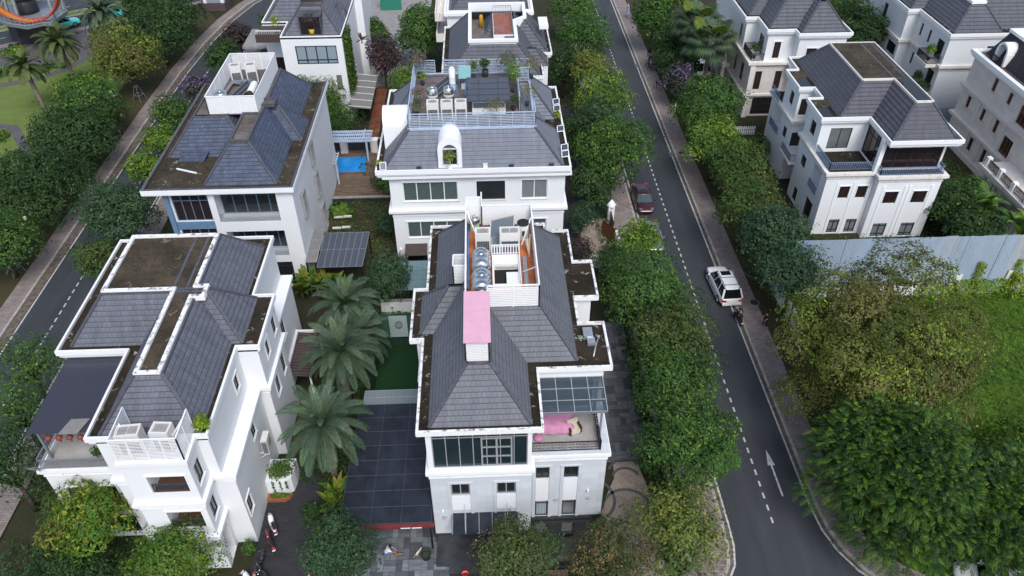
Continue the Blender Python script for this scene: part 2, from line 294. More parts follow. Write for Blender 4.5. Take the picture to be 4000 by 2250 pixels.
# ------------------------------------------------------------------ mesh builder
class MB:
    def __init__(s): s.v = []; s.f = []; s.sm = []; s.vo = {}
    def poly(s, pts, sm=False):
        i = len(s.v); s.v += [tuple(p) for p in pts]; s.f.append(tuple(range(i, i + len(pts)))); s.sm.append(sm); return s
    def hexa(s, p, sm=False):                                   # 8 corners: bottom 4, top 4
        i = len(s.v); s.v += [tuple(q) for q in p]
        for f in ((3, 2, 1, 0), (4, 5, 6, 7), (0, 1, 5, 4), (1, 2, 6, 5), (2, 3, 7, 6), (3, 0, 4, 7)):
            s.f.append(tuple(i + k for k in f)); s.sm.append(sm)
        return s
    def box(s, x0, x1, y0, y1, z0, z1):
        if x0 > x1: x0, x1 = x1, x0
        if y0 > y1: y0, y1 = y1, y0
        return s.hexa([(x0, y0, z0), (x1, y0, z0), (x1, y1, z0), (x0, y1, z0), (x0, y0, z1), (x1, y0, z1), (x1, y1, z1), (x0, y1, z1)])
    def pbox(s, P, a0, a1, d0, d1, z0, z1):
        return s.hexa([P(a0, d0, z0), P(a1, d0, z0), P(a1, d1, z0), P(a0, d1, z0), P(a0, d0, z1), P(a1, d0, z1), P(a1, d1, z1), P(a0, d1, z1)])
    def bar(s, p, q, w, h=None, up=(0, 0, 1)):
        p = Vector(p); q = Vector(q); d = (q - p)
        if d.length < 1e-6: return s
        d.normalize(); u = Vector(up)
        if abs(d.dot(u)) > 0.98: u = Vector((0, 1, 0))
        a = d.cross(u).normalized(); b = a.cross(d).normalized(); h = h or w; a *= w / 2; b *= h / 2
        return s.hexa([p - a - b, q - a - b, q + a - b, p + a - b, p - a + b, q - a + b, q + a + b, p + a + b])
    def tube(s, pts, rad, n=8, cap=True, sm=True):
        pts = [Vector(p) for p in pts]; k = len(pts)
        if isinstance(rad, (int, float)): rad = [rad] * k
        base = len(s.v); prev = None
        for i, p in enumerate(pts):
            d = (pts[min(i + 1, k - 1)] - pts[max(i - 1, 0)]).normalized()
            if prev is None:
                u = Vector((0, 0, 1)) if abs(d.z) < 0.9 else Vector((1, 0, 0)); a = d.cross(u).normalized()
            else: a = (prev - d * prev.dot(d)).normalized()
            prev = a; b = d.cross(a)
            for j in range(n):
                t = 2 * PI * j / n; q = p + (a * math.cos(t) + b * math.sin(t)) * rad[i]; s.v.append(tuple(q))
        for i in range(k - 1):
            for j in range(n):
                s.f.append((base + i * n + j, base + i * n + (j + 1) % n, base + (i + 1) * n + (j + 1) % n, base + (i + 1) * n + j)); s.sm.append(sm)
        if cap:
            s.f.append(tuple(base + j for j in reversed(range(n)))); s.sm.append(False)
            s.f.append(tuple(base + (k - 1) * n + j for j in range(n))); s.sm.append(False)
        return s
    def lathe(s, c, prof, n=20, axis='z', sm=True):
        base = len(s.v); c = Vector(c)
        for r, h in prof:
            for j in range(n):
                t = 2 * PI * j / n; a, b = r * math.cos(t), r * math.sin(t)
                o = (a, b, h) if axis == 'z' else ((h, a, b) if axis == 'x' else (b, h, a)); s.v.append(tuple(c + Vector(o)))
        for i in range(len(prof) - 1):
            for j in range(n):
                s.f.append((base + i * n + j, base + i * n + (j + 1) % n, base + (i + 1) * n + (j + 1) % n, base + (i + 1) * n + j)); s.sm.append(sm)
        s.f.append(tuple(base + j for j in reversed(range(n)))); s.sm.append(False)
        s.f.append(tuple(base + (len(prof) - 1) * n + j for j in range(n))); s.sm.append(False)
        return s
    def prism(s, pts, z0, z1, top=True, bottom=True):
        n = len(pts)
        for i in range(n):
            a, b = pts[i], pts[(i + 1) % n]; s.poly([(a[0], a[1], z0), (b[0], b[1], z0), (b[0], b[1], z1), (a[0], a[1], z1)])
        if top: s.poly([(p[0], p[1], z1) for p in pts])
        if bottom: s.poly([(p[0], p[1], z0) for p in reversed(pts)])
        return s
    def ring(s, pts, o, i, z0, z1):
        A = offs(pts, o); B = offs(pts, i); n = len(pts)
        for k in range(n):
            a, b, c, d = A[k], A[(k + 1) % n], B[(k + 1) % n], B[k]
            s.poly([a + (z0,), b + (z0,), b + (z1,), a + (z1,)]); s.poly([a + (z1,), b + (z1,), c + (z1,), d + (z1,)])
            s.poly([c + (z0,), d + (z0,), d + (z1,), c + (z1,)]); s.poly([d + (z0,), c + (z0,), b + (z0,), a + (z0,)])
        return s
    def build(s, name, mat, parent=None, local=False, loc=None):
        me = bpy.data.meshes.new(name); off = Vector((0, 0, 0))
        if parent is not None and not local:
            q = parent
            while q is not None: off += Vector(q.location); q = q.parent
        V = np.array(s.v, dtype=np.float64).reshape(-1, 3) - np.array(off)
        me.from_pydata(V.tolist(), [], s.f)
        me.polygons.foreach_set("use_smooth", s.sm)
        uvl = me.uv_layers.new(name="UVMap"); me.update()
        nl = len(me.loops); vi = np.empty(nl, np.int32); me.loops.foreach_get("vertex_index", vi)
        nP = len(me.polygons); nr = np.empty(nP * 3); me.polygons.foreach_get("normal", nr); nr = nr.reshape(-1, 3)
        lt = np.empty(nP, np.int32); me.polygons.foreach_get("loop_total", lt); N = np.repeat(nr, lt, axis=0)
        hz = np.hypot(N[:, 0], N[:, 1]); fl = hz < 0.05; hz[fl] = 1
        T = np.stack([-N[:, 1] / hz, N[:, 0] / hz, np.zeros(nl)], 1); T[fl] = (1, 0, 0)
        B = np.cross(N, T); B[fl] = (0, 1, 0)
        W = V[vi] + np.array(off); uv = np.stack([(W * T).sum(1), (W * B).sum(1)], 1)
        if s.vo:
            st = np.cumsum(lt) - lt
            for fi, (c0, k) in s.vo.items(): uv[st[fi]:st[fi] + lt[fi], 1] = (uv[st[fi]:st[fi] + lt[fi], 1] - c0) * k
        uvl.data.foreach_set("uv", uv.astype(np.float32).ravel())
        me.materials.append(MATS[mat]); o = bpy.data.objects.new(name, me); col.objects.link(o)
        if parent is not None: o.parent = parent
        if loc is not None: o.location = loc
        return o

def offs(pts, d):
    """offset a counter-clockwise polygon outward by d"""
    n = len(pts); out = []
    for i in range(n):
        p0, p, p1 = Vector(pts[i - 1]), Vector(pts[i]), Vector(pts[(i + 1) % n])
        e0 = (p - p0).normalized(); e1 = (p1 - p).normalized(); n0 = Vector((e0.y, -e0.x)); n1 = Vector((e1.y, -e1.x))
        m = n0 + n1; q = p + m * (d / max(0.15, 1 + n0.dot(n1))); out.append((q.x, q.y))
    return out
def rect(x0, x1, y0, y1): return [(x0, y0), (x1, y0), (x1, y1), (x0, y1)]

def tag(o, label=None, cat=None, group=None, kind=None):
    if label: o['label'] = label
    if cat: o['category'] = cat
    if group: o['group'] = group
    if kind: o['kind'] = kind
    return o
def thing(name, label, cat, loc=(0, 0, 0), rz=0.0, group=None):
    o = bpy.data.objects.new(name, None); col.objects.link(o); o.empty_display_size = 0.3
    o.location = loc; o.rotation_euler = (0, 0, rz); return tag(o, label, cat, group)
def struct(name, mb, mat): return tag(mb.build(name, mat), kind='structure')
def copy_tree(o, parent=None):
    c = o.copy(); col.objects.link(c)
    if parent is not None: c.parent = parent
    for ch in [k for k in col.objects if k.parent == o]: copy_tree(ch, c)
    return c

# ------------------------------------------------------------------ house builders
def plane(f, c):
    if f == '-y': return lambda a, d, z: (a, c + d, z)
    if f == '+y': return lambda a, d, z: (a, c - d, z)
    if f == '+x': return lambda a, d, z: (c - d, a, z)
    return lambda a, d, z: (c + d, a, z)
def walls(mb, pts, z0, z1, ops=()):
    """wall faces round a rectilinear footprint with real openings cut (reveals and a back wall)"""
    n = len(pts)
    for i in range(n):
        (xa, ya), (xb, yb) = pts[i], pts[(i + 1) % n]
        if abs(yb - ya) < 1e-6: f = '-y' if xb > xa else '+y'; c = ya; a0, a1 = sorted((xa, xb))
        else: f = '+x' if yb > ya else '-x'; c = xa; a0, a1 = sorted((ya, yb))
        P = plane(f, c)
        hs_ = [o for o in ops if o[0] == f and abs(o[1] - c) < 0.05 and o[2] >= a0 - .01 and o[3] <= a1 + .01 and o[4] >= z0 - .01 and o[5] <= z1 + .01]
        A = sorted({a0, a1, *[o[2] for o in hs_], *[o[3] for o in hs_]}); Z = sorted({z0, z1, *[o[4] for o in hs_], *[o[5] for o in hs_]})
        for u0, u1 in zip(A, A[1:]):
            for w0, w1 in zip(Z, Z[1:]):
                m, q = (u0 + u1) / 2, (w0 + w1) / 2
                if not any(o[2] < m < o[3] and o[4] < q < o[5] for o in hs_):
                    mb.poly([P(u0, 0, w0), P(u1, 0, w0), P(u1, 0, w1), P(u0, 0, w1)])
        for o in hs_:
            b0, b1, y0, y1, d = o[2], o[3], o[4], o[5], o[6]
            for q in ([(b0, 0, y0), (b0, d, y0), (b0, d, y1), (b0, 0, y1)], [(b1, 0, y0), (b1, d, y0), (b1, d, y1), (b1, 0, y1)],
                      [(b0, 0, y0), (b1, 0, y0), (b1, d, y0), (b0, d, y0)], [(b0, 0, y1), (b1, 0, y1), (b1, d, y1), (b0, d, y1)], [(b0, d, y0), (b1, d, y0), (b1, d, y1), (b0, d, y1)]):
                mb.poly([P(*k) for k in q])
    return mb
def window(root, op, nx=2, nz=(), fm='frame_dark', gm='glass_dark', t=0.06, name='window', sill=None, sash=None):
    f, c, a0, a1, z0, z1, d = op[:7]; P = plane(f, c); e = d - 0.01
    m = MB(); i0, i1 = e - 0.07, e
    m.pbox(P, a0 + .002, a0 + t, i0, i1, z0 + .002, z1 - .002); m.pbox(P, a1 - t, a1 - .002, i0, i1, z0 + .002, z1 - .002)
    m.pbox(P, a0 + t, a1 - t, i0, i1, z0 + .002, z0 + t); m.pbox(P, a0 + t, a1 - t, i0, i1, z1 - t, z1 - .002)
    for k in range(1, nx): x = a0 + (a1 - a0) * k / nx; m.pbox(P, x - t / 2, x + t / 2, i0 + .004, i1 - .004, z0 + t, z1 - t)
    for h in nz: z = z0 + (z1 - z0) * h; m.pbox(P, a0 + t, a1 - t, i0 + .008, i1 - .008, z - t / 2, z + t / 2)
    if sash:                                                     # an opening sash in the grid: (fraction from, to, low, high)
        s0, s1, b0, b1 = a0 + (a1 - a0) * sash[0], a0 + (a1 - a0) * sash[1], z0 + (z1 - z0) * sash[2], z0 + (z1 - z0) * sash[3]
        for q in ((s0, s0 + .1, b0, b1), (s1 - .1, s1, b0, b1), ((s0 + s1) / 2 - .06, (s0 + s1) / 2 + .06, b0, b1)): m.pbox(P, q[0], q[1], i0 - .03, i1 - .03, q[2], q[3])
        for z in (b0 + .04, b0 + (b1 - b0) * .34, b0 + (b1 - b0) * .67, b1 - .04): m.pbox(P, s0, s1, i0 - .02, i1 - .035, z - .035, z + .035)
    o = m.build(name, fm, root)
    g = MB(); g.pbox(P, a0 + t * .5, a1 - t * .5, e - 0.03, e - 0.012, z0 + t * .5, z1 - t * .5); g.build('pane', gm, o)
    if sill: s = MB(); s.pbox(P, a0 - .08, a1 + .08, -.06, e - .072, z0 - .07, z0 - .002); s.build('sill', sill, o)
    return o
def trim(mb, op, w=0.14, pr=0.05, bottom=True):
    f, c, a0, a1, z0, z1 = op[:6]; P = plane(f, c)
    mb.pbox(P, a0 - w, a0, -pr, -.002, z0, z1); mb.pbox(P, a1, a1 + w, -pr, -.002, z0, z1); mb.pbox(P, a0 - w, a1 + w, -pr - .02, -.002, z1, z1 + w)
    if bottom: mb.pbox(P, a0 - w, a1 + w, -pr, -.002, z0 - w * .7, z0)
def hip(mb, caps, x0, x1, y0, y1, z0, zt, k, course=0.36, e=0.03):
    """hip-roof slopes laid in stepped courses; caps gets the hip and ridge cappings. Returns the top rectangle."""
    h = min((zt - z0) / k, (x1 - x0) / 2 - .01, (y1 - y0) / 2 - .01); zt = z0 + k * h
    A = [(x0, y0, z0), (x1, y0, z0), (x1, y1, z0), (x0, y1, z0)]; T = [(x0 + h, y0 + h, zt), (x1 - h, y0 + h, zt), (x1 - h, y1 - h, zt), (x0 + h, y1 - h, zt)]
    L = h * math.hypot(1, k); nc = max(2, round(L / course))
    for i in range(4):
        a, b, c, d = [Vector(q) for q in (A[i], A[(i + 1) % 4], T[(i + 1) % 4], T[i])]
        n = (b - a).cross(d - a).normalized(); hz = math.hypot(n.x, n.y); bv = n.cross(Vector((-n.y / hz, n.x / hz, 0))); c0 = a.dot(bv)
        for j in range(nc):
            t0, t1 = j / nc, (j + 1) / nc
            l0, l1, u0, u1 = a.lerp(d, t0), b.lerp(c, t0), a.lerp(d, t1), b.lerp(c, t1)
            mb.vo[len(mb.f)] = (c0, .33 * nc / L); mb.poly([l0 + n * e, l1 + n * e, u1, u0]); mb.vo[len(mb.f)] = (c0, .33 * nc / L); mb.poly([l0, l1, l1 + n * e, l0 + n * e])
        caps.bar(a + Vector((0, 0, .03)), d + Vector((0, 0, .03)), 0.2, 0.10)
    for i in range(4):
        a, b = Vector(T[i]), Vector(T[(i + 1) % 4])
        if (a - b).length > .3: caps.bar(a + Vector((0, 0, .02)), b + Vector((0, 0, .02)), 0.18, 0.07)
    return (x0 + h, x1 - h, y0 + h, y1 - h, zt)
def railing(root, pts, z, h, mat, step=0.13, name='balcony_railing', r=0.018, mid=True, post=0):
    m = MB()
    for (xa, ya), (xb, yb) in zip(pts, pts[1:]):
        L = math.hypot(xb - xa, yb - ya)
        m.bar((xa, ya, z + h), (xb, yb, z + h), .05, .05); m.bar((xa, ya, z + .08), (xb, yb, z + .08), .03, .03)
        if mid: m.bar((xa, ya, z + h * .82), (xb, yb, z + h * .82), .025, .025)
        k = max(1, int(L / step))
        for i in range(k + 1):
            t = i / k; x, y = xa + (xb - xa) * t, ya + (yb - ya) * t; m.bar((x, y, z), (x, y, z + h), r * 2, r * 2)
    return m.build(name, mat, root)
def louvre(m, xa, ya, xb, yb, z0, z1, pitch=0.12, hgt=0.085, post=1.3, th=0.03, pw=0.07):
    L = math.hypot(xb - xa, yb - ya); n = int((z1 - z0) / pitch); ux, uy = (xb - xa) / L, (yb - ya) / L
    for i in range(n): z = z0 + (i + .5) * pitch; m.bar((xa, ya, z), (xb, yb, z), th, hgt)
    k = max(1, round(L / post))
    for i in range(k + 1):
        x, y = xa + ux * L * i / k, ya + uy * L * i / k; m.bar((x, y, z0 - .05), (x, y, z1), pw, pw)
    m.bar((xa, ya, z1 + .02), (xb, yb, z1 + .02), pw + .02, .07)
def roofset(root, tile, rects, z0, zt, k, course=0.33):
    m, c = MB(), MB(); tops = [hip(m, c, *r, z0 + 0.004 * i, zt + 0.004 * i, k, course) for i, r in enumerate(rects)]
    ro = m.build('roof', tile, root); c.build('ridge_cap', 'cap_dark', ro); return ro
def ac_unit(x, y, z, w, d, h, fans, label, rz=0.0, group='outdoor air conditioner units', side=True):
    t = thing('air_conditioner', label, 'air conditioner', (x, y, z), rz, group)
    m = MB(); e = .04
    m.box(-w / 2, w / 2, -d / 2, d / 2, .06, h - .05); m.box(-w / 2 - .015, w / 2 + .015, -d / 2 - .015, -d / 2 + .1, .04, h); m.box(-w / 2 - .015, w / 2 + .015, d / 2 - .1, d / 2 + .015, .04, h)
    m.box(-w / 2 - .015, -w / 2 + .07, -d / 2 + .1, d / 2 - .1, h - .2, h); m.box(w / 2 - .07, w / 2 + .015, -d / 2 + .1, d / 2 - .1, h - .2, h)
    m.box(-w / 2 + .05, -w / 2 + .15, -d / 2 + .02, d / 2 - .02, 0, .06); m.box(w / 2 - .15, w / 2 - .05, -d / 2 + .02, d / 2 - .02, 0, .06)
    m.build('casing', 'off_white', t, True)
    for i in range(fans):
        g = MB(); fw = (w - .2) / fans; cx = -w / 2 + .1 + fw * (i + .5); r = min(fw, d - .2) / 2 * .96
        g.box(cx - fw / 2 + .02, cx + fw / 2 - .02, -d / 2 + .11, d / 2 - .11, h - .052, h - .04)
        for q in (.35, .65, .95):
            ring_ = [(cx + r * q * math.cos(2 * PI * j / 16), r * q * math.sin(2 * PI * j / 16), h - .03) for j in range(17)]; g.tube(ring_, .012, 4)
        for j in range(6): a = PI * j / 6; g.bar((cx - r * math.cos(a), -r * math.sin(a), h - .025), (cx + r * math.cos(a), r * math.sin(a), h - .025), .012)
        g.build('fan_grille', 'grille_grey', t, True)
    g = MB(); g.box(-w / 2 + .1, w / 2 - .1, -d / 2 - .017, -d / 2 - .005, .12, h * .62)
    g.build('coil_panel', 'coil_dark', t, True)
    g = MB(); nn = 7
    for j in range(nn + 1): x_ = -w / 2 + .1 + (w - .2) * j / nn; g.box(x_ - .012, x_ + .012, -d / 2 - .03, -d / 2 - .018, .12, h * .62)
    for j in range(6): z_ = .12 + (h * .62 - .12) * j / 5; g.box(-w / 2 + .1, w / 2 - .1, -d / 2 - .034, -d / 2 - .03, z_ - .01, z_ + .01)
    g.build('coil_guard', 'frame_grey', t, True); return t
def pot_plant(x, y, z, label, h=1.0, r=0.4, pal='mid', pot='planter_black', pr=0.2, ph=0.35, seed=1, group=None, n=260, ls=0.16, name='potted_plant'):
    t = thing(name, label, 'plant', (x, y, z), 0, group)
    MB().lathe((0, 0, 0), [(pr * .75, 0), (pr, ph), (pr * .88, ph), (pr * .85, ph - .05)], 12).build('pot', pot, t, True)
    leafmesh('foliage', t, crown_pts(r, (h - ph) / 2, ph + (h - ph) / 2, n, seed, 5), ls, pal, seed); return t

# ------------------------------------------------------------------ foliage
PAL = {  # (clump colours), young-tip colour, tip share
    'dark': ([(0.020, 0.046, 0.014), (0.028, 0.062, 0.016), (0.034, 0.074, 0.022)], (0.070, 0.130, 0.022), 0.05),
    'mid': ([(0.030, 0.072, 0.016), (0.042, 0.096, 0.018), (0.052, 0.108, 0.026)], (0.110, 0.190, 0.026), 0.10),
    'light': ([(0.055, 0.115, 0.018), (0.085, 0.150, 0.020), (0.065, 0.120, 0.025)], (0.190, 0.270, 0.030), 0.16),
    'olive': ([(0.088, 0.104, 0.022), (0.108, 0.100, 0.032), (0.060, 0.094, 0.017), (0.096, 0.104, 0.024)], (0.180, 0.270, 0.022), 0.09),
    'rust': ([(0.042, 0.082, 0.018), (0.064, 0.082, 0.022), (0.036, 0.078, 0.017), (0.048, 0.090, 0.020)], (0.130, 0.150, 0.022), 0.05),
    'mango': ([(0.050, 0.115, 0.014), (0.085, 0.150, 0.016), (0.110, 0.105, 0.020), (0.060, 0.130, 0.014)], (0.240, 0.250, 0.026), 0.13),
    'mangog': ([(0.042, 0.105, 0.014), (0.060, 0.130, 0.018), (0.090, 0.140, 0.020)], (0.150, 0.200, 0.026), 0.12),
    'yellow': ([(0.105, 0.140, 0.030), (0.130, 0.145, 0.034), (0.060, 0.100, 0.024)], (0.230, 0.230, 0.035), 0.12),
    'bluegreen': ([(0.030, 0.065, 0.030), (0.040, 0.082, 0.038), (0.026, 0.056, 0.026)], (0.075, 0.130, 0.045), 0.06),
    'purple': ([(0.035, 0.050, 0.026), (0.045, 0.045, 0.035), (0.026, 0.045, 0.020)], (0.230, 0.130, 0.340), 0.16),
    'plum': ([(0.055, 0.030, 0.034), (0.045, 0.035, 0.028), (0.035, 0.030, 0.030)], (0.110, 0.060, 0.060), 0.10),
    'brown': ([(0.082, 0.072, 0.030), (0.058, 0.076, 0.024), (0.042, 0.078, 0.020)], (0.190, 0.125, 0.055), 0.20),
    'bloom': ([(0.045, 0.085, 0.020), (0.070, 0.095, 0.026), (0.060, 0.080, 0.030)], (0.260, 0.190, 0.130), 0.16),
    'silver': ([(0.150, 0.200, 0.130), (0.110, 0.160, 0.090), (0.080, 0.130, 0.060)], (0.220, 0.260, 0.190), 0.20),
    'lime': ([(0.110, 0.190, 0.014), (0.150, 0.230, 0.016), (0.080, 0.150, 0.014)], (0.280, 0.320, 0.025), 0.22),
    'wild': ([(0.045, 0.100, 0.011), (0.066, 0.128, 0.012), (0.036, 0.082, 0.010), (0.055, 0.110, 0.011)], (0.115, 0.170, 0.016), 0.06),
    'flame': ([(0.026, 0.068, 0.014), (0.044, 0.104, 0.014), (0.018, 0.052, 0.013), (0.032, 0.078, 0.018)], (0.100, 0.190, 0.018), 0.40),
    'vine': ([(0.040, 0.090, 0.014), (0.060, 0.115, 0.016), (0.032, 0.075, 0.014)], (0.110, 0.170, 0.020), 0.10),
    'pale': ([(0.180, 0.165, 0.070), (0.140, 0.150, 0.050), (0.110, 0.120, 0.040)], (0.330, 0.090, 0.220), 0.06),
    'magenta': ([(0.085, 0.105, 0.045), (0.130, 0.110, 0.075), (0.070, 0.095, 0.035)], (0.340, 0.080, 0.240), 0.06),
}
def crown_pts(rx, rz, zc, n, seed, K=14, ry=None, hollow=0.72, droop=0.0):
    g = np.random.default_rng(seed); ry = ry or rx
    i = np.arange(K) + .5; ph = np.arccos(1 - 1.75 * i / K); th = PI * (1 + 5 ** .5) * i + g.uniform(0, 6.28)
    dirs = np.stack([np.cos(th) * np.sin(ph), np.sin(th) * np.sin(ph), np.cos(ph)], 1) + g.normal(0, .14, (K, 3))
    cr = g.uniform(.34, .56, K) * (14 / K) ** .36; C = dirs * (1.0 - cr[:, None] * .85) * g.uniform(.72, 1.04, (K, 1))
    w = cr ** 2; k = g.choice(K, n, p=w / w.sum())
    u = g.normal(0, 1, (n, 3)); u[:, 2] = np.where(u[:, 2] < -.35, -u[:, 2] * .7, u[:, 2]); u /= np.linalg.norm(u, axis=1)[:, None]
    lump = 1 + .22 * np.sin(u[:, 0] * 5 + k * 1.7) * np.cos(u[:, 1] * 4.3 + k * 2.9) + .14 * np.sin(u[:, 2] * 7 + k)
    rr = cr[k] * lump * g.uniform(hollow, 1.04, n) ** .6
    L = C[k] + u * rr[:, None]; core = g.random(n) < .18; L[core] = u[core] * (g.random((core.sum(), 1)) ** .5) * .72; P = L * (rx, ry, rz) + (0, 0, zc)
    if droop: P[:, 2] -= droop * (np.hypot(L[:, 0], L[:, 1]) ** 2)
    N = u + .45 * L; P[:, 2] = np.maximum(P[:, 2], .06)
    if n > 1500:                                                 # ragged: hollows between the boughs, a few shoots standing out
        o = g.uniform(0, 6.28, 6); f = 2 * PI / (.26 * (rx + rz)); cav = np.sin(P[:, 0] * f + o[0]) * np.sin(P[:, 1] * f * 1.1 + o[1]) * np.sin(P[:, 2] * f * .9 + o[2]) + .45 * np.sin(P[:, 0] * f * 2.3 + o[3]) * np.sin(P[:, 1] * f * 2.1 + o[4]) * np.sin(P[:, 2] * f * 2.2 + o[5])
        keep = (cav > -.55) | core; sp = (cav > .45) & (g.random(n) < .5); P[sp] += (P[sp] - (0, 0, zc)) * g.uniform(.03, .15, (sp.sum(), 1)); P, N, k, L = P[keep], N[keep], k[keep], L[keep]; P[:, 2] = np.maximum(P[:, 2], .06)
    return P, N, k, (L[:, 2] + 1) / 2, C * (rx, ry, rz) + (0, 0, zc)
def leafmesh(name, parent, data, size, pal, seed=0, lw=0.55, up=0.30, rnd=0.38, compound=False):
    P, N, k, hf = data[:4]; g = np.random.default_rng(seed + 99); n = len(P)
    N = N / (np.linalg.norm(N, axis=1)[:, None] + 1e-9); nrm = N + np.array([0, 0, up]) + g.normal(0, rnd, (n, 3)); nrm /= np.linalg.norm(nrm, axis=1)[:, None]
    t = N * .8 + g.normal(0, .7, (n, 3)) - np.array([0, 0, .25]); t -= nrm * (t * nrm).sum(1)[:, None]; t /= np.linalg.norm(t, axis=1)[:, None] + 1e-9
    b = np.cross(nrm, t); s = size * g.uniform(.5, 1.4, (n, 1)); wd = s * lw * .5; fold = nrm * s * .07
    q = np.stack([P - t * s * .5, P + b * wd - fold, P + t * s * .5 - fold * 1.6, P - b * wd - fold], 1)
    cs, tip, share = PAL[pal]; cs = np.array(cs); kc = g.integers(0, len(cs), int(k.max()) + 1); br = g.uniform(.72, 1.28, int(k.max()) + 1)
    c = cs[kc[k]] * br[k][:, None]; mixr = g.random((n, 1)); c = c * (1 - .3 * mixr) + cs[g.integers(0, len(cs), n)] * .3 * mixr
    tipk = g.random(int(k.max()) + 1); young = (g.random(n) < share * (.25 + 1.3 * hf) * (1.9 * (tipk[k] > .5) + .12)); c[young] = np.array(tip) * g.uniform(.7, 1.1, (young.sum(), 1))
    c = c * 1.22
    me = bpy.data.meshes.new(name); me.vertices.add(4 * n); me.vertices.foreach_set("co", q.astype(np.float32).ravel())
    me.loops.add(4 * n); me.loops.foreach_set("vertex_index", np.arange(4 * n, dtype=np.int32)); me.polygons.add(n)
    me.polygons.foreach_set("loop_start", np.arange(0, 4 * n, 4, dtype=np.int32)); me.polygons.foreach_set("loop_total", np.full(n, 4, np.int32)); me.update(calc_edges=True)
    ca = me.color_attributes.new("Col", 'FLOAT_COLOR', 'POINT'); cc = np.concatenate([np.repeat(c, 4, 0), np.ones((4 * n, 1))], 1); ca.data.foreach_set("color", cc.astype(np.float32).ravel())
    me.materials.append(MATS['foliage']); o = bpy.data.objects.new(name, me); col.objects.link(o)
    if parent is not None: o.parent = parent
    return o
def tree(label, x, y, zc, rx, rz, pal, n=3000, ls=0.34, seed=1, cat='tree', group=None, name='street_tree', K=14, tr=0.16, dx=0.0, dy=0.0, lw=0.55, ry=None, hollow=0.72, droop=0.0, up=.30, spray=0):
    t = thing(name, label, cat, (x, y, 0), 0, group)
    if not spray: n = int(n * 2.3); ls = ls * .74; rz *= 1.04
    d = crown_pts(rx, rz, zc, n, seed, K, ry, hollow, droop); d[0][:, 0] += dx; d[0][:, 1] += dy
    m = MB(); g = random.Random(seed); fork = max(.5, zc - rz * .55)
    m.tube([(0, 0, 0), (dx * .3 + g.uniform(-.1, .1), dy * .3, fork * .5), (dx * .7, dy * .7, fork)], [tr * 1.25, tr, tr * .8], 8)
    for j in range(0, len(d[4]), max(1, len(d[4]) // 8)):
        c = d[4][j]; a = Vector((dx * .7, dy * .7, fork)); e = Vector((c[0] + dx, c[1] + dy, c[2])); mid = a.lerp(e, .5) + Vector((g.uniform(-.2, .2), g.uniform(-.2, .2), .25))
        m.tube([a, mid, e], [tr * .6, tr * .4, tr * .15], 6)
    m.build('trunk', 'bark', t, True); spraymesh('crown', t, d, spray, 7, ls, pal, seed) if spray else leafmesh('crown', t, d, ls, pal, seed, lw, up); return t
def spraymesh(name, parent, data, L, nl, lw, pal, seed, droop=.55):
    """feathery compound leaves: leaflets in two ranks along a drooping stalk"""
    P, N, k, hf = data[:4]; g = np.random.default_rng(seed + 5); n = len(P)
    d = N / (np.linalg.norm(N, axis=1)[:, None] + 1e-9) + g.normal(0, .35, (n, 3)) + np.array([0, 0, .15]); d /= np.linalg.norm(d, axis=1)[:, None]
    sd = np.cross(d, np.array([0, 0, 1.])); sd /= np.linalg.norm(sd, axis=1)[:, None] + 1e-6; ll = L * g.uniform(.7, 1.25, (n, 1)); Q = []; C = []
    cs, tip, share = PAL[pal]; cs = np.array(cs); kc = g.integers(0, len(cs), int(k.max()) + 1); c = cs[kc[k]] * g.uniform(.85, 1.15, (n, 1)); yg = g.random(n) < share * .7 * (.3 + hf); c[yg] = np.array(tip) * g.uniform(.75, 1.1, (yg.sum(), 1))
    for j in range(nl):
        t = (j + .5) / nl; p = P + d * ll * t - np.array([0, 0, 1.]) * ll * droop * t * t; tg = d - np.array([0, 0, 2.]) * droop * t; tg /= np.linalg.norm(tg, axis=1)[:, None]; s = ll * .30 * (math.sin(PI * (.15 + .8 * t)) ** .7)
        for sg in (-1, 1):
            e = sd * sg * .9 + tg * .5; e /= np.linalg.norm(e, axis=1)[:, None]; q = p + e * s - np.array([0, 0, .25]) * s; m = (p + q) / 2; wv = tg * lw * .5
            Q.append(np.stack([p, m - wv, q, m + wv], 1)); C.append(c * g.uniform(.85, 1.15, (n, 1)))
    q = np.concatenate(Q); c = np.concatenate(C); n4 = len(q)
    me = bpy.data.meshes.new(name); me.vertices.add(4 * n4); me.vertices.foreach_set("co", q.astype(np.float32).ravel()); me.loops.add(4 * n4); me.loops.foreach_set("vertex_index", np.arange(4 * n4, dtype=np.int32)); me.polygons.add(n4)
    me.polygons.foreach_set("loop_start", np.arange(0, 4 * n4, 4, dtype=np.int32)); me.polygons.foreach_set("loop_total", np.full(n4, 4, np.int32)); me.update(calc_edges=True)
    ca = me.color_attributes.new("Col", 'FLOAT_COLOR', 'POINT'); ca.data.foreach_set("color", np.concatenate([np.repeat(c, 4, 0), np.ones((4 * n4, 1))], 1).astype(np.float32).ravel())
    me.materials.append(MATS['foliage']); o = bpy.data.objects.new(name, me); col.objects.link(o); o.parent = parent; return o
def bush(label, x, y, rx, h, pal, n=900, ls=0.2, seed=1, cat='shrub', group=None, name='shrub', ry=None, K=9, z=0.0, lw=.55):
    t = thing(name, label, cat, (x, y, z), 0, group)
    m = MB(); g = random.Random(seed)
    for j in range(5): m.tube([(0, 0, 0), (g.uniform(-.4, .4) * rx, g.uniform(-.4, .4) * rx, h * .55)], [.05, .015], 5)
    m.build('stem', 'bark', t, True); leafmesh('foliage', t, crown_pts(rx, h * .55, h * .5, n, seed, K, ry), ls, pal, seed, lw); return t
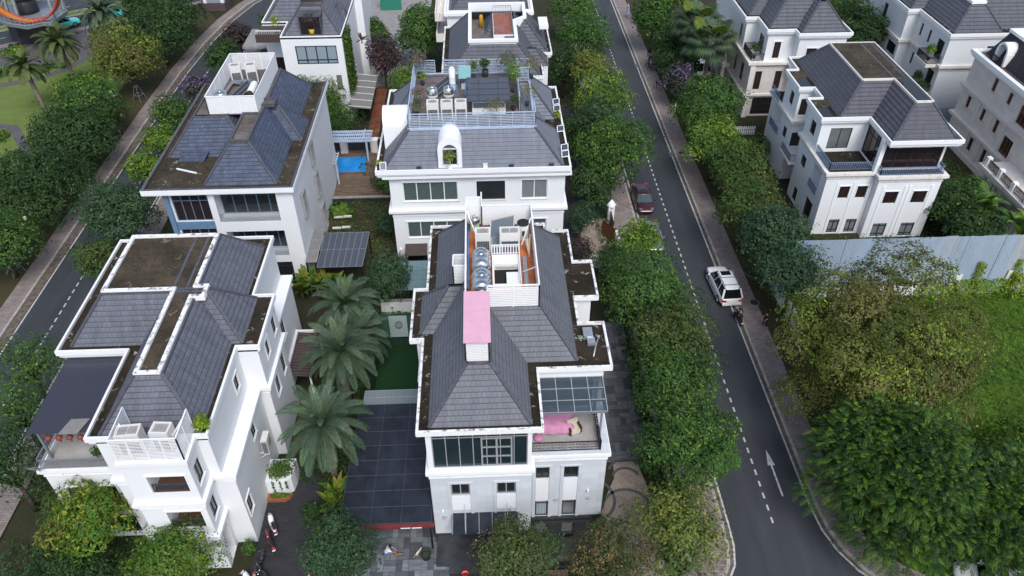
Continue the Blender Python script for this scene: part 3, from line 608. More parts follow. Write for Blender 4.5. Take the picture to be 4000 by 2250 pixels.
def frondmesh(name, parent, base, fronds, cols, seed, leaflets=46, lwid=0.075, flat=False):
    """palm fronds: arching midribs carrying two ranks of leaflets"""
    g = random.Random(seed); V = []; F = []; Cc = []
    def quad(a, b, c, d, cl):
        i = len(V); V.extend([a, b, c, d]); F.append((i, i + 1, i + 2, i + 3)); Cc.extend([cl] * 4)
    for az, el, L, lf in fronds:
        p = Vector(base); d = Vector((math.cos(az) * math.cos(el), math.sin(az) * math.cos(el), math.sin(el))); side = Vector((-math.sin(az), math.cos(az), 0))
        cl0 = g.choice(cols); st = L / leaflets; bend = g.uniform(.85, 1.25) * 1.65 / leaflets; tw = g.uniform(-.25, .25)
        for i in range(leaflets):
            t = i / (leaflets - 1); q = p + d * st; cl = tuple(v * g.uniform(.75, 1.25) for v in cl0)
            upv = side.cross(d).normalized() * -1
            if upv.z < 0: upv = -upv
            wq = .03 * (1 - t * .7); quad(p - side * wq, p + side * wq, q + side * wq, q - side * wq, tuple(v * 1.5 for v in cl0))
            if i > 2:
                ll = lf * (math.sin(PI * min(1, .12 + t * .86)) ** .6) * g.uniform(.9, 1.08)
                for sg in (-1, 1):
                    o = (side * sg + d * (.55 + .5 * t) + upv * (.30 + tw * sg) ).normalized(); e = p + o * ll - Vector((0, 0, ll * .22))
                    wv = d * lwid * .5 * (1.6 if t > .7 else 1.2); m = p.lerp(e, .45)
                    quad(p - wv * .5, m - wv, e, m + wv, cl)
            p = q; d = (d - Vector((0, 0, bend * (.3 + 1.4 * t)))).normalized()
    me = bpy.data.meshes.new(name); me.from_pydata([tuple(v) for v in V], [], F); me.update()
    ca = me.color_attributes.new("Col", 'FLOAT_COLOR', 'POINT'); ca.data.foreach_set("color", np.array([c + (1,) for c in Cc], np.float32).ravel())
    me.materials.append(MATS['foliage']); o = bpy.data.objects.new(name, me); col.objects.link(o); o.parent = parent; return o
def date_palm(label, x, y, h, L, seed, nf=46, cols=((0.085, 0.130, 0.078), (0.060, 0.100, 0.058), (0.110, 0.155, 0.090)), group='date palms', lf=0.55, dx=0.0, dy=0.0, cat='palm', name='date_palm', low=-.55, tr=.24, lwid=.055):
    t = thing(name, label, cat, (x, y, 0), 0, group); g = random.Random(seed)
    m = MB(); pts = [(dx * q, dy * q, h * q) for q in (0, .3, .6, .85, 1)]; m.tube(pts, [tr * 1.2, tr, tr * .9, tr, tr * 1.25], 10)
    for i in range(int(h * 5)): q = i / (h * 5); m.lathe((dx * q, dy * q, h * q), [(tr * .95, 0), (tr * 1.12, .09), (tr * .9, .11)], 8)
    m.build('trunk', 'palm_bark', t, True); fr = []
    for i in range(nf):
        q = (i + .5) / nf; fr.append((i * 2.399 + g.uniform(-.15, .15), low + (1.35 - low) * q ** .9 + g.uniform(-.08, .08), L * g.uniform(.85, 1.08) * (1 - .25 * max(0, q - .75) * 4), lf))
    frondmesh('crown', t, (dx, dy, h), fr, cols, seed, 46, lwid); return t
def fan_palm(label, x, y, h, r, seed, group='fan palms by the cream house'):
    t = thing('fan_palm', label, 'palm', (x, y, 0), 0, group); g = random.Random(seed)
    MB().tube([(0, 0, 0), (.05, 0, h * .5), (0, 0, h)], [.36, .28, .24], 10).build('trunk', 'palm_bark', t, True)
    V = []; F = []; Cc = []; cols = ((0.060, 0.098, 0.052), (0.082, 0.122, 0.064), (0.045, 0.075, 0.038), (0.14, 0.19, 0.03))
    for i in range(24):
        az = i * 2.399; el = -.5 + 1.5 * (i / 24); d = Vector((math.cos(az) * math.cos(el), math.sin(az) * math.cos(el), math.sin(el))); p = Vector((0, 0, h)); c0 = cols[i % 3] if i < 22 else cols[3]
        L = r * .55; q = p + d * L - Vector((0, 0, .1)); s = Vector((-math.sin(az), math.cos(az), 0))
        for a, b in ((p, q),): k = len(V); V += [a - s * .03, a + s * .03, b + s * .03, b - s * .03]; F.append((k, k + 1, k + 2, k + 3)); Cc += [c0] * 4
        n_ = s.cross(d).normalized(); ns = 26
        for j in range(ns):
            a = -2.2 + 4.4 * j / (ns - 1); o = (d * math.cos(a) + s * math.sin(a)).normalized(); ll = r * .52 * (1 - .25 * abs(a) / 2.2) * g.uniform(.92, 1.05)
            e1 = q + o * ll * .6 + n_ * .04 * (j % 2); e2 = q + o * ll - Vector((0, 0, ll * .35)); wv = o.cross(n_).normalized() * .13; c = tuple(v * g.uniform(.8, 1.2) for v in c0)
            k = len(V); V += [q, e1 - wv, e2, e1 + wv]; F.append((k, k + 1, k + 2, k + 3)); Cc += [c] * 4
    me = bpy.data.meshes.new('crown'); me.from_pydata([tuple(v) for v in V], [], F); me.update()
    ca = me.color_attributes.new("Col", 'FLOAT_COLOR', 'POINT'); ca.data.foreach_set("color", np.array([c + (1,) for c in Cc], np.float32).ravel())
    me.materials.append(MATS['foliage']); o = bpy.data.objects.new('crown', me); col.objects.link(o); o.parent = t; return t
def broadleaf(label, x, y, spots, L, wd, cols, seed, cat='plant', name='banana_plant', group=None, nl=8, z=0.0, el0=.35, el1=1.35, hs=(0.3,), lean=1.5):
    """big paddle leaves on arching stalks (banana, ginger)"""
    t = thing(name, label, cat, (x, y, z), 0, group); g = random.Random(seed); V = []; F = []; Cc = []
    for si, (ox, oy) in enumerate(spots):
        h = hs[si % len(hs)]; MB().tube([(ox, oy, 0), (ox, oy, h)], [.10, .07], 6).build('stalk', 'palm_bark', t, True)
        for i in range(nl):
            az = g.uniform(0, 6.28); el = g.uniform(el0, el1); d = Vector((math.cos(az) * math.cos(el), math.sin(az) * math.cos(el), math.sin(el))); s = Vector((-math.sin(az), math.cos(az), 0)); p = Vector((ox, oy, h)); c0 = g.choice(cols); ll = L * g.uniform(.7, 1.1); ns = 8
            prev = None
            for j in range(ns + 1):
                q = j / ns; ww = 0 if q < .12 else wd * .5 * math.sin(PI * min(1, (q - .1) / .9) ** .75) + .01; c = tuple(v * g.uniform(.9, 1.1) for v in c0); u = s.cross(d); u = -u if u.z < 0 else u
                row = (p - s * ww + u * ww * .3, p, p + s * ww + u * ww * .3)
                if prev:
                    for a in (0, 1): k = len(V); V += [prev[a], prev[a + 1], row[a + 1], row[a]]; F.append((k, k + 1, k + 2, k + 3)); Cc += [c] * 4
                prev = row; p = p + d * (ll / ns); d = (d - Vector((0, 0, lean / ns * (.3 + 1.2 * q)))).normalized()
    me = bpy.data.meshes.new('foliage'); me.from_pydata([tuple(v) for v in V], [], F); me.update()
    ca = me.color_attributes.new("Col", 'FLOAT_COLOR', 'POINT'); ca.data.foreach_set("color", np.array([tuple(c) + (1,) for c in Cc], np.float32).ravel())
    me.materials.append(MATS['foliage']); o = bpy.data.objects.new('foliage', me); col.objects.link(o); o.parent = t; return t
def cover(name, label, cat, boxes, pal, dens, ls, seed, kind=None, zf=None):
    """leafy cover over the top and sides of boxes: hedges, creepers, ground cover"""
    g = np.random.default_rng(seed); Ps, Ns, ks = [], [], []
    for bi, (x0, x1, y0, y1, z0, z1) in enumerate(boxes):
        A = [((x1 - x0) * (y1 - y0), 2, z1), ((x1 - x0) * (z1 - z0), 1, y0), ((x1 - x0) * (z1 - z0), 1, y1), ((y1 - y0) * (z1 - z0), 0, x0), ((y1 - y0) * (z1 - z0), 0, x1)]
        for j, (a, ax, v) in enumerate(A):
            n = max(2, int(a * dens)); P = g.uniform((x0, y0, z0), (x1, y1, z1), (n, 3)); P[:, ax] = v + g.normal(0, ls * .35, n); N = np.zeros((n, 3)); N[:, ax] = 1 if j in (0, 2, 4) else -1
            Ps.append(P); Ns.append(N); ks.append((np.floor(P[:, 0] * .9).astype(int) * 7 + np.floor(P[:, 1] * .9).astype(int) * 3) % 23)
    P, N, k = np.concatenate(Ps), np.concatenate(Ns), np.concatenate(ks)
    if zf: P[:, 2] += zf(P[:, 0], P[:, 1])
    o = leafmesh(name, None, (P, N, k, np.full(len(P), .5)), ls, pal, seed); return tag(o, label, cat, None, kind)

# ------------------------------------------------------------------ vehicles and people
def wheel(parent, x, y, r, wd, rim='chrome'):
    o = MB().lathe((x, y, r), [(r * .62, -wd / 2), (r * .95, -wd / 2), (r, -wd * .3), (r, wd * .3), (r * .95, wd / 2), (r * .62, wd / 2)], 18, 'x').build('wheel', 'rubber', parent, True)
    m = MB().lathe((x, y, r), [(r * .6, -wd / 2 - .008), (r * .6, wd / 2 + .008)], 14, 'x')
    for k in range(5): a = 2 * PI * k / 5; s = 1 if x > 0 else -1; m.bar((x + s * (wd / 2 + .02), y, r), (x + s * (wd / 2 + .02), y + r * .55 * math.cos(a), r + r * .55 * math.sin(a)), .05, .03)
    m.build('rim', rim, o, True); return o
def loft(sections, subsurf=2, closed=True):
    """sections: list of loops (same count); returns bmesh-like (verts, faces)"""
    n = len(sections[0]); V = [p for s_ in sections for p in s_]; F = []
    for i in range(len(sections) - 1):
        for j in range(n): F.append((i * n + j, i * n + (j + 1) % n, (i + 1) * n + (j + 1) % n, (i + 1) * n + j))
    if closed: F.append(tuple(range(n - 1, -1, -1))); F.append(tuple((len(sections) - 1) * n + j for j in range(n)))
    return V, F
def smooth_obj(name, V, F, mat, parent, sub=2):
    me = bpy.data.meshes.new(name); me.from_pydata(V, [], F); me.update(); me.polygons.foreach_set("use_smooth", [True] * len(F)); me.uv_layers.new(name="UVMap"); me.materials.append(MATS[mat])
    o = bpy.data.objects.new(name, me); col.objects.link(o); o.parent = parent
    bm = bmesh.new(); bm.from_mesh(me); bmesh.ops.recalc_face_normals(bm, faces=bm.faces); bm.to_mesh(me); bm.free()
    if sub: md = o.modifiers.new("smooth", 'SUBSURF'); md.levels = sub; md.render_levels = sub
    return o
def car(label, x, y, rz, kind, paintm, L=4.8, W=1.85, H=1.7, group=None, glassm='car_glass'):
    """+y is the nose of the car"""
    t = thing('parked_car', label, 'car', (x, y, 0.004), rz, group); hw = W / 2; hl = L / 2; suv = kind == 'suv'
    hood = .95 if suv else .80; belt = 1.05 if suv else .92; deck = 1.05 if suv else .92
    st = [(-hl, .42, deck * .80, .80), (-hl + .10, .30, deck * .98, .93), (-hl + .5, .26, deck, .99), (-hl + 1.3, .24, belt, 1.0), (0, .24, belt, 1.0), (hl - 1.75, .24, belt * .99, 1.0), (hl - 1.4, .25, hood * 1.04, .99), (hl - .6, .26, hood, .96), (hl - .15, .30, hood * .88, .86), (hl, .40, hood * .66, .72)]
    sec = []
    for yy, zl, zb, wf in st:
        w_ = hw * wf; sec.append([(-w_ * .86, yy, zl), (-w_, yy, zl + .16), (-w_ * 1.0, yy, (zl + zb) * .56), (-w_ * .95, yy, zb - .03), (-w_ * .80, yy, zb + .02), (w_ * .80, yy, zb + .02), (w_ * .95, yy, zb - .03), (w_, yy, (zl + zb) * .56), (w_, yy, zl + .16), (w_ * .86, yy, zl)])
    smooth_obj('body', *loft(sec), paintm, t)
    yb0, yb1 = (-hl + .12, -hl + .50) if suv else (-hl + .65, -hl + 1.35); yf0, yf1 = hl - 1.30, hl - 2.05       # base and roof ends of the cabin
    zb = belt - .02; b = hw * .90; tw = hw * .70
    gl = MB(); gl.hexa([(-b, yb0, zb), (b, yb0, zb), (b, yf0, zb - .03), (-b, yf0, zb - .03), (-tw, yb1, H - .07), (tw, yb1, H - .07), (tw, yf1, H - .07), (-tw, yf1, H - .07)]); gl.build('windows', glassm, t, True)
    def lin(a, b_, q): return Vector(a).lerp(Vector(b_), q)
    for sg in (-1, 1):                                            # painted pillars over the glass
        for (ya, yt, wd) in ((yb0, yb1, .16), (yf0, yf1, .09)): MB().bar((sg * b, ya, zb), (sg * tw, yt, H - .07), wd, .05).build('pillar', paintm, t, True)
        for q in ((.36, .70) if suv else (.48,)): MB().bar(lin((sg * b, yb0, zb), (sg * b, yf0, zb), q), lin((sg * tw, yb1, H - .07), (sg * tw, yf1, H - .07), q), .07, .05).build('pillar', paintm, t, True)
    rs = []
    for yy, zz, ww in ((yb1 - .10, H - .10, .92), (yb1 + .1, H - .03, 1.0), ((yb1 + yf1) / 2, H, 1.02), (yf1 - .2, H - .02, 1.0), (yf1 + .06, H - .09, .95)):
        rs.append([(-tw * ww, yy, zz - .06), (-tw * ww, yy, zz - .02), (-tw * .75 * ww, yy, zz + .02), (tw * .75 * ww, yy, zz + .02), (tw * ww, yy, zz - .02), (tw * ww, yy, zz - .06)])
    smooth_obj('roof', *loft(rs), paintm, t, 2)
    MB().box(-tw * .62, tw * .62, yf1 - .75, yf1 - .2, H + .012, H + .03).build('sunroof', 'car_glass', t, True)
    if suv:
        for sg in (-1, 1): MB().tube([(sg * tw * .9, yb1 + .1, H + .02), (sg * tw * .9, yb1 + .25, H + .07), (sg * tw * .9, yf1 - .3, H + .07), (sg * tw * .9, yf1 - .1, H + .02)], .025, 6).build('roof_rail', 'chrome', t, True)
        for q in (.15, .55): yy = yb1 + (yf1 - yb1) * q; MB().bar((-tw * .9, yy, H + .08), (tw * .9, yy, H + .08), .06, .03).build('cross_bar', 'chrome', t, True)
    for sg in (-1, 1):
        MB().hexa([(sg * hw * .55, -hl - .01, .72), (sg * hw * .90, -hl + .05, .72), (sg * hw * .93, -hl + .2, .74), (sg * hw * .55, -hl + .12, .72), (sg * hw * .55, -hl - .005, .92), (sg * hw * .88, -hl + .06, .92), (sg * hw * .92, -hl + .2, .92), (sg * hw * .55, -hl + .12, .92)]).build('tail_light', 'bright_red', t, True)
        MB().hexa([(sg * hw * .45, hl - .12, .58), (sg * hw * .78, hl - .2, .58), (sg * hw * .84, hl - .42, .62), (sg * hw * .45, hl - .35, .6), (sg * hw * .45, hl - .14, .74), (sg * hw * .78, hl - .22, .76), (sg * hw * .84, hl - .45, .80), (sg * hw * .45, hl - .38, .78)]).build('headlight', 'glass_grey', t, True)
        MB().hexa([(sg * (hw - .02), yf0 - .15, belt - .03), (sg * (hw + .20), yf0 - .2, belt - .01), (sg * (hw + .20), yf0 - .32, belt - .01), (sg * (hw - .02), yf0 - .28, belt - .03), (sg * (hw - .02), yf0 - .15, belt + .12), (sg * (hw + .18), yf0 - .2, belt + .13), (sg * (hw + .18), yf0 - .32, belt + .13), (sg * (hw - .02), yf0 - .28, belt + .12)]).build('wing_mirror', paintm, t, True)
        MB().bar((sg * (hw + .03), -hl + 1.2, .36), (sg * (hw + .03), hl - 1.3, .36), .10, .06).build('side_step', 'steel_grey', t, True)
    MB().box(-.26, .26, -hl - .03, -hl + .02, .60, .74).build('number_plate', 'letters_white', t, True)
    MB().box(-hw * .85, hw * .85, -hl - .04, -hl + .15, .36, .54).build('bumper', paintm, t, True)
    r = .38 if suv else .33
    for sg in (-1, 1):
        for yy in (-hl + .95, hl - .95): wheel(t, sg * (hw - .10), yy, r, .24)
    return t
def motorbike(label, x, y, rz, body, group='motorbikes parked along the white wall', lean=0.12):
    t = thing('motorbike', label, 'motorbike', (x, y, 0.01), rz, group); t.rotation_euler = (0, lean, rz)
    def wh(yy):
        ring_ = [(0, yy + .23 * math.cos(2 * PI * j / 18), .27 + .23 * math.sin(2 * PI * j / 18)) for j in range(19)]; o = MB().tube(ring_, .05, 6, False).build('wheel', 'rubber', t, True)
        m = MB().lathe((0, yy, .27), [(.06, -.06), (.06, .06)], 8, 'x')
        for k in range(6): a = PI * k / 3; m.bar((0, yy, .27), (0, yy + .2 * math.cos(a), .27 + .2 * math.sin(a)), .025)
        m.build('rim', 'chrome', o, True)
    wh(-.62); wh(.62)
    def sect(yy, w_, z0, z1): return [(-w_, yy, z0), (-w_ * 1.15, yy, (z0 + z1) / 2), (-w_ * .7, yy, z1), (w_ * .7, yy, z1), (w_ * 1.15, yy, (z0 + z1) / 2), (w_, yy, z0)]
    smooth_obj('body', *loft([sect(-.92, .05, .62, .76), sect(-.7, .13, .50, .78), sect(-.3, .16, .36, .74), sect(-.05, .17, .24, .52), sect(.22, .15, .24, .42), sect(.36, .19, .28, .80), sect(.50, .15, .44, .94), sect(.60, .06, .62, .96)]), body, t, 1)
    smooth_obj('seat', *loft([[(-.10, yy, zz), (-.13, yy, zz + .06), (.13, yy, zz + .06), (.10, yy, zz)] for yy, zz in ((-.82, .78), (-.5, .77), (-.2, .74), (-.02, .70))]), 'bike_black', t, 1)
    m = MB(); m.tube([(-.34, .28, 1.02), (-.15, .38, 1.0), (0, .42, .98), (.15, .38, 1.0), (.34, .28, 1.02)], .018, 6); m.bar((0, .42, .98), (0, .58, .35), .06); m.build('handlebar', 'bike_black', t, True)
    for sg in (-1, 1): m = MB(); m.bar((sg * .25, .38, 1.0), (sg * .30, .42, 1.16), .015); m.lathe((sg * .31, .42, 1.17), [(.05, -.01), (.05, .01)], 8, 'y'); m.build('mirror', 'bike_black', t, True)
    MB().lathe((0, .60, .82), [(.02, .05), (.07, .02), (.08, -.06)], 10, 'y').build('headlight', 'glass_grey', t, True)
    MB().bar((0, .50, .56), (0, .84, .50), .13, .03).build('mudguard', body, t, True)
    MB().box(-.09, .09, -.98, -.965, .48, .62).build('number_plate', 'letters_white', t, True); MB().box(-.08, .08, -.95, -.90, .68, .75).build('tail_light', 'bright_red', t, True)
    MB().tube([(.13, -.1, .25), (.15, -.5, .30), (.15, -.85, .38)], [.03, .05, .05], 8).build('exhaust', 'chrome', t, True)
    return t
def skin_mesh(name, V, E, Rr, mat, parent, root=0, sub=1):
    me = bpy.data.meshes.new(name); me.from_pydata(V, E, []); me.update(); o = bpy.data.objects.new(name, me); col.objects.link(o); o.parent = parent
    md = o.modifiers.new("skin", 'SKIN'); md.use_smooth_shade = True
    lay = me.skin_vertices[0].data if me.skin_vertices else None
    if lay is None:
        bm = bmesh.new(); bm.from_mesh(me); bm.verts.layers.skin.verify(); bm.to_mesh(me); bm.free(); lay = me.skin_vertices[0].data
    for i, r in enumerate(Rr): lay[i].radius = (r, r) if isinstance(r, (int, float)) else r; lay[i].use_root = (i == root)
    if sub: s_ = o.modifiers.new("smooth", 'SUBSURF'); s_.levels = sub; s_.render_levels = sub
    me.materials.append(MATS[mat]); return o
def person(label, x, y, z, rz, J, shirt, trousers, hair='hair_black', helmet=None, hat=None, group=None):
    """J: joints: pelvis, chest, neck, head, and per side (l/r) sh, el, wr, hip, kn, an, toe. +y is where the body faces"""
    t = thing('person', label, 'person', (x, y, z), rz, group); V = []; E = []; Rr = []
    def add(p, r, par=None):
        V.append(tuple(p)); Rr.append(r)
        if par is not None: E.append((par, len(V) - 1))
        return len(V) - 1
    pe = add(J['pelvis'], (.16, .12)); wa = add(Vector(J['pelvis']).lerp(Vector(J['chest']), .5), (.145, .11), pe); chp = add(J['chest'], (.18, .125), wa); ne = add(J['neck'], .06, chp)
    hd = Vector(J['head']); h0 = add(hd - Vector((0, .01, .05)), (.075, .085), ne); h1 = add(hd + Vector((0, 0, .06)), (.078, .092), h0); add(hd + Vector((0, 0, .13)), .05, h1); add(hd + Vector((0, .105, -.005)), .018, h0)
    for s in ('l', 'r'):
        sg = -1 if s == 'l' else 1
        sh = add(J['sh' + s], .062, chp); el = add(J['el' + s], .045, sh); wr = add(J['wr' + s], .030, el)
        d = (Vector(J['wr' + s]) - Vector(J['el' + s])).normalized(); sd = d.cross(Vector((0, 0, 1)));
        sd = sd.normalized() if sd.length > .1 else Vector((1, 0, 0)); pal = add(Vector(J['wr' + s]) + d * .07, (.036, .016), wr)
        for k, (o_, l_) in enumerate(((-.03, .065), (-.01, .08), (.01, .075), (.03, .06))):
            k1 = add(Vector(V[pal]) + d * (l_ * .55) + sd * o_, .0095, pal); add(Vector(V[k1]) + d * (l_ * .4) - Vector((0, 0, .025)), .008, k1)
        k1 = add(Vector(J['wr' + s]) + d * .05 + sd * (-.045 * sg), .011, wr); add(Vector(V[k1]) + d * .03, .009, k1)
        hp = add(J['hip' + s], .095, pe); kn = add(J['kn' + s], .062, hp); an = add(J['an' + s], .040, kn); add(J['toe' + s], .034, an)
    skin_mesh('body', V, E, Rr, 'skin', t)
    m = [Vector(J['pelvis']), Vector(J['pelvis']).lerp(Vector(J['chest']), .5), Vector(J['chest']), Vector(J['neck']) - (Vector(J['neck']) - Vector(J['chest'])) * .35]
    v = [tuple(p) for p in m]; e = [(0, 1), (1, 2), (2, 3)]; r = [(.185, .15), (.17, .135), (.205, .15), .09]
    for s in ('l', 'r'): i = len(v); v += [J['sh' + s], tuple(Vector(J['sh' + s]).lerp(Vector(J['el' + s]), .75))]; e += [(2, i), (i, i + 1)]; r += [.083, .068]
    skin_mesh('shirt', v, e, r, shirt, t)
    v = [J['pelvis']]; e = []; r = [(.175, .14)]
    for s in ('l', 'r'): i = len(v); v += [J['hip' + s], J['kn' + s], tuple(Vector(J['kn' + s]).lerp(Vector(J['an' + s]), .85))]; e += [(0, i), (i, i + 1), (i + 1, i + 2)]; r += [.115, .082, .062]
    skin_mesh('trousers', v, e, r, trousers, t)
    if helmet: MB().lathe(tuple(hd + Vector((0, 0, -.06))), [(.12, 0), (.145, .06), (.145, .13), (.11, .21), (.04, .25)], 14).build('helmet', helmet, t, True)
    elif hat: MB().lathe(tuple(hd + Vector((0, 0, .06))), [(.24, 0), (.12, .08), (.03, .17)], 16).build('hat', hat, t, True)
    else: MB().lathe(tuple(hd + Vector((0, -.025, -.03))), [(.085, 0), (.102, .06), (.102, .12), (.075, .175), (.02, .195)], 14).build('hair', hair, t, True)
    for sg in (-1, 1): MB().lathe(tuple(hd + Vector((sg * .032, .083, .03))), [(.004, -.012), (.013, 0), (.004, .012)], 6).build('eye', 'hair_black', t, True)
    for sg in (-1, 1): MB().lathe(tuple(Vector(J['toe' + ('l' if sg < 0 else 'r')]) + Vector((0, -.05, -.045))), [(.03, 0), (.05, .02), (.045, .06), (.02, .075)], 8).build('shoe', 'cloth_dark', t, True)
    return t
def pose(kind):
    if kind == 'stand':
        J = dict(pelvis=(0, 0, .95), chest=(0, 0, 1.30), neck=(0, 0, 1.47), head=(0, .02, 1.58))
        for s, g in (('l', -1), ('r', 1)): J.update({'sh' + s: (g * .19, 0, 1.40), 'el' + s: (g * .25, .04, 1.13), 'wr' + s: (g * .22, .2, .98), 'hip' + s: (g * .09, 0, .90), 'kn' + s: (g * .11, .04 * g, .50), 'an' + s: (g * .12, .06 * g - .02, .09), 'toe' + s: (g * .13, .06 * g + .13, .045)})
    elif kind == 'squat':
        J = dict(pelvis=(0, -.12, .30), chest=(0, .10, .62), neck=(0, .21, .76), head=(0, .28, .86))
        for s, g in (('l', -1), ('r', 1)): J.update({'sh' + s: (g * .18, .15, .70), 'el' + s: (g * .20, .34, .50), 'wr' + s: (g * .12, .52, .30), 'hip' + s: (g * .10, -.10, .28), 'kn' + s: (g * .20, .24, .46), 'an' + s: (g * .16, -.02, .08), 'toe' + s: (g * .18, .13, .045)})
    elif kind == 'ride':
        J = dict(pelvis=(0, -.32, .86), chest=(0, -.22, 1.20), neck=(0, -.16, 1.36), head=(0, -.12, 1.47))
        for s, g in (('l', -1), ('r', 1)): J.update({'sh' + s: (g * .19, -.18, 1.30), 'el' + s: (g * .29, .02, 1.10), 'wr' + s: (g * .33, .22, 1.03), 'hip' + s: (g * .11, -.28, .84), 'kn' + s: (g * .22, .10, .72), 'an' + s: (g * .20, -.02, .36), 'toe' + s: (g * .20, .12, .32)})
    else:  # stoop
        J = dict(pelvis=(0, -.15, .90), chest=(0, .15, 1.10), neck=(0, .30, 1.15), head=(0, .40, 1.18))
        for s, g in (('l', -1), ('r', 1)): J.update({'sh' + s: (g * .18, .20, 1.10), 'el' + s: (g * .22, .32, .85), 'wr' + s: (g * .16, .45, .65), 'hip' + s: (g * .10, -.13, .86), 'kn' + s: (g * .13, .02, .48), 'an' + s: (g * .13, -.06, .09), 'toe' + s: (g * .14, .08, .045)})
    return J

# ================================================================== THE GROUND
def sheet(name, pts, z, mat, kind='structure'):
    m = MB(); m.poly([(p[0], p[1], z) for p in pts]); o = m.build(name, mat); return tag(o, kind=kind)
def stripe(m, pts, w_, z):
    pts = [Vector((p[0], p[1], 0)) for p in pts]; L, Q = [], []
    for i, p in enumerate(pts):
        d = (pts[min(i + 1, len(pts) - 1)] - pts[max(i - 1, 0)]).normalized(); n = Vector((-d.y, d.x, 0)) * w_ / 2; L.append(p + n); Q.append(p - n)
    for i in range(len(pts) - 1): m.poly([(Q[i].x, Q[i].y, z), (Q[i + 1].x, Q[i + 1].y, z), (L[i + 1].x, L[i + 1].y, z), (L[i].x, L[i].y, z)])
def solidstrip(m, pts, w_, z0, z1):
    pts = [Vector((p[0], p[1], 0)) for p in pts]; L, Q = [], []
    for i, p in enumerate(pts):
        d = (pts[min(i + 1, len(pts) - 1)] - pts[max(i - 1, 0)]).normalized(); n = Vector((-d.y, d.x, 0)) * w_ / 2; L.append(p + n); Q.append(p - n)
    for i in range(len(pts) - 1):
        a, b, c, d = Q[i], Q[i + 1], L[i + 1], L[i]; m.hexa([(a.x, a.y, z0), (b.x, b.y, z0), (c.x, c.y, z0), (d.x, d.y, z0), (a.x, a.y, z1), (b.x, b.y, z1), (c.x, c.y, z1), (d.x, d.y, z1)])
sheet('ground', rect(-300, 300, -60, 600), -0.03, 'ground_mix')
RL = [(11, 23.0), (12.6, 23.6), (14.0, 24.7), (14.75, 25.9), (15.05, 27.3), (15.1, 29), (15.1, 60), (15.1, 100), (15.1, 240)]
RR = [(26, 23.0), (24.4, 23.9), (23.1, 25.2), (22.25, 26.7), (21.8, 28.2), (21.62, 30), (21.6, 60), (21.6, 100), (21.6, 240)]
def ribbon(m, A, B, z):
    for i in range(len(A) - 1): m.poly([A[i] + (z,), B[i] + (z,), B[i + 1] + (z,), A[i + 1] + (z,)])
m = MB(); ribbon(m, RL, RR, 0.0); struct('road', m, 'asphalt')
sheet('front_road', rect(-90, 90, 8, 23.0), 0.0, 'asphalt')
LL = [(-41.3, 23.0), (-41.3, 60), (-41.3, 90), (-41.1, 102), (-40.5, 112), (-39.3, 121), (-37.6, 128), (-33, 138), (-20, 150)]
LR = [(-34.5, 23.0), (-34.5, 60), (-34.5, 90), (-34.3, 102), (-33.6, 112), (-32.4, 119), (-30.6, 125), (-27, 132), (-15, 142)]
m = MB(); ribbon(m, LL, LR, 0.0); struct('left_road', m, 'asphalt')
m = MB()
stripe(m, [(x - .32, y) for x, y in RR], .13, .005); stripe(m, [(x + .32, y) for x, y in RL[1:]], .13, .005)
for i in range(146): y = 28.85 + i * .97; m.poly([(18.34, y, .005), (18.47, y, .005), (18.47, y + .45, .005), (18.34, y + .45, .005)])
for i in range(80): y = 26 + i * .97; m.poly([(-37.66, y, .005), (-37.53, y, .005), (-37.53, y + .52, .005), (-37.66, y + .52, .005)])
stripe(m, [(x + .85, y) for x, y in LL], .13, .005); stripe(m, [(x - .3, y) for x, y in LR], .13, .005)
m.poly([(19.64, 30.9, .005), (19.77, 30.9, .005), (19.77, 33.5, .005), (19.64, 33.5, .005)]); m.poly([(19.45, 33.5, .005), (19.96, 33.5, .005), (19.71, 34.9, .005)])
struct('road_marking', m, 'line_white')
m = MB(); stripe(m, [(x - .12, y) for x, y in RR], .24, .003); stripe(m, [(x + .12, y) for x, y in RL], .24, .003); stripe(m, [(x + .35, y) for x, y in LL], .7, .003); struct('gutter', m, 'gutter_soil')
m = MB(); solidstrip(m, [(x + .1, y) for x, y in RR], .2, -.02, .13); solidstrip(m, [(x - .1, y) for x, y in RL], .2, -.02, .13)
solidstrip(m, [(x - .1, y) for x, y in LL], .22, -.02, .13); solidstrip(m, [(x + .1, y) for x, y in LR], .2, -.02, .13); struct('curb', m, 'curb')
m = MB(); ribbon(m, [(x + .2, y) for x, y in RR], [(30, 23.0), (28, 24.0), (25.6, 25.4), (24.4, 27), (23.8, 28.4), (23.65, 30), (23.6, 60), (23.6, 100), (23.6, 240)], .12)
ribbon(m, [(8, 24.6), (10.5, 24.8), (11.8, 25.4), (12.5, 26.4), (12.75, 27.6), (12.8, 29), (12.8, 60), (12.8, 100), (12.8, 240)], [(x - .2, y) for x, y in RL], .12)
ribbon(m, [(-43.0, y) if y < 100 else (x - 1.7, y) for x, y in LL], [(x - .2, y) for x, y in LL], .12); ribbon(m, [(x + .2, y) for x, y in LR], [(x + 2.1, y) for x, y in LR], .12)
m.poly([(-34.3, 23.05, .118), (8.1, 23.05, .118), (8.1, 24.9, .118), (-34.3, 24.9, .118)]); struct('pavement', m, 'brick_paving')
sheet('planting_strip', [(-47.2, 23), (-43.0, 23), (-43.0, 100), (-42.8, 102), (-42.2, 112), (-41.0, 121), (-44.5, 127), (-50, 118), (-49, 108), (-47.6, 98)], .06, 'earth_grass')
sheet('lawn', [(-160, 20), (-47.2, 20), (-47.6, 98), (-49, 108), (-52, 117), (-62, 115.5), (-72, 108), (-160, 70)], .05, 'lawn')
sheet('planting_bed', rect(23.6, 25.6, 29, 140), .07, 'earth_grass')
sheet('vacant_lot', rect(26.0, 110, 23.5, 51.3), .05, 'wild_grass')
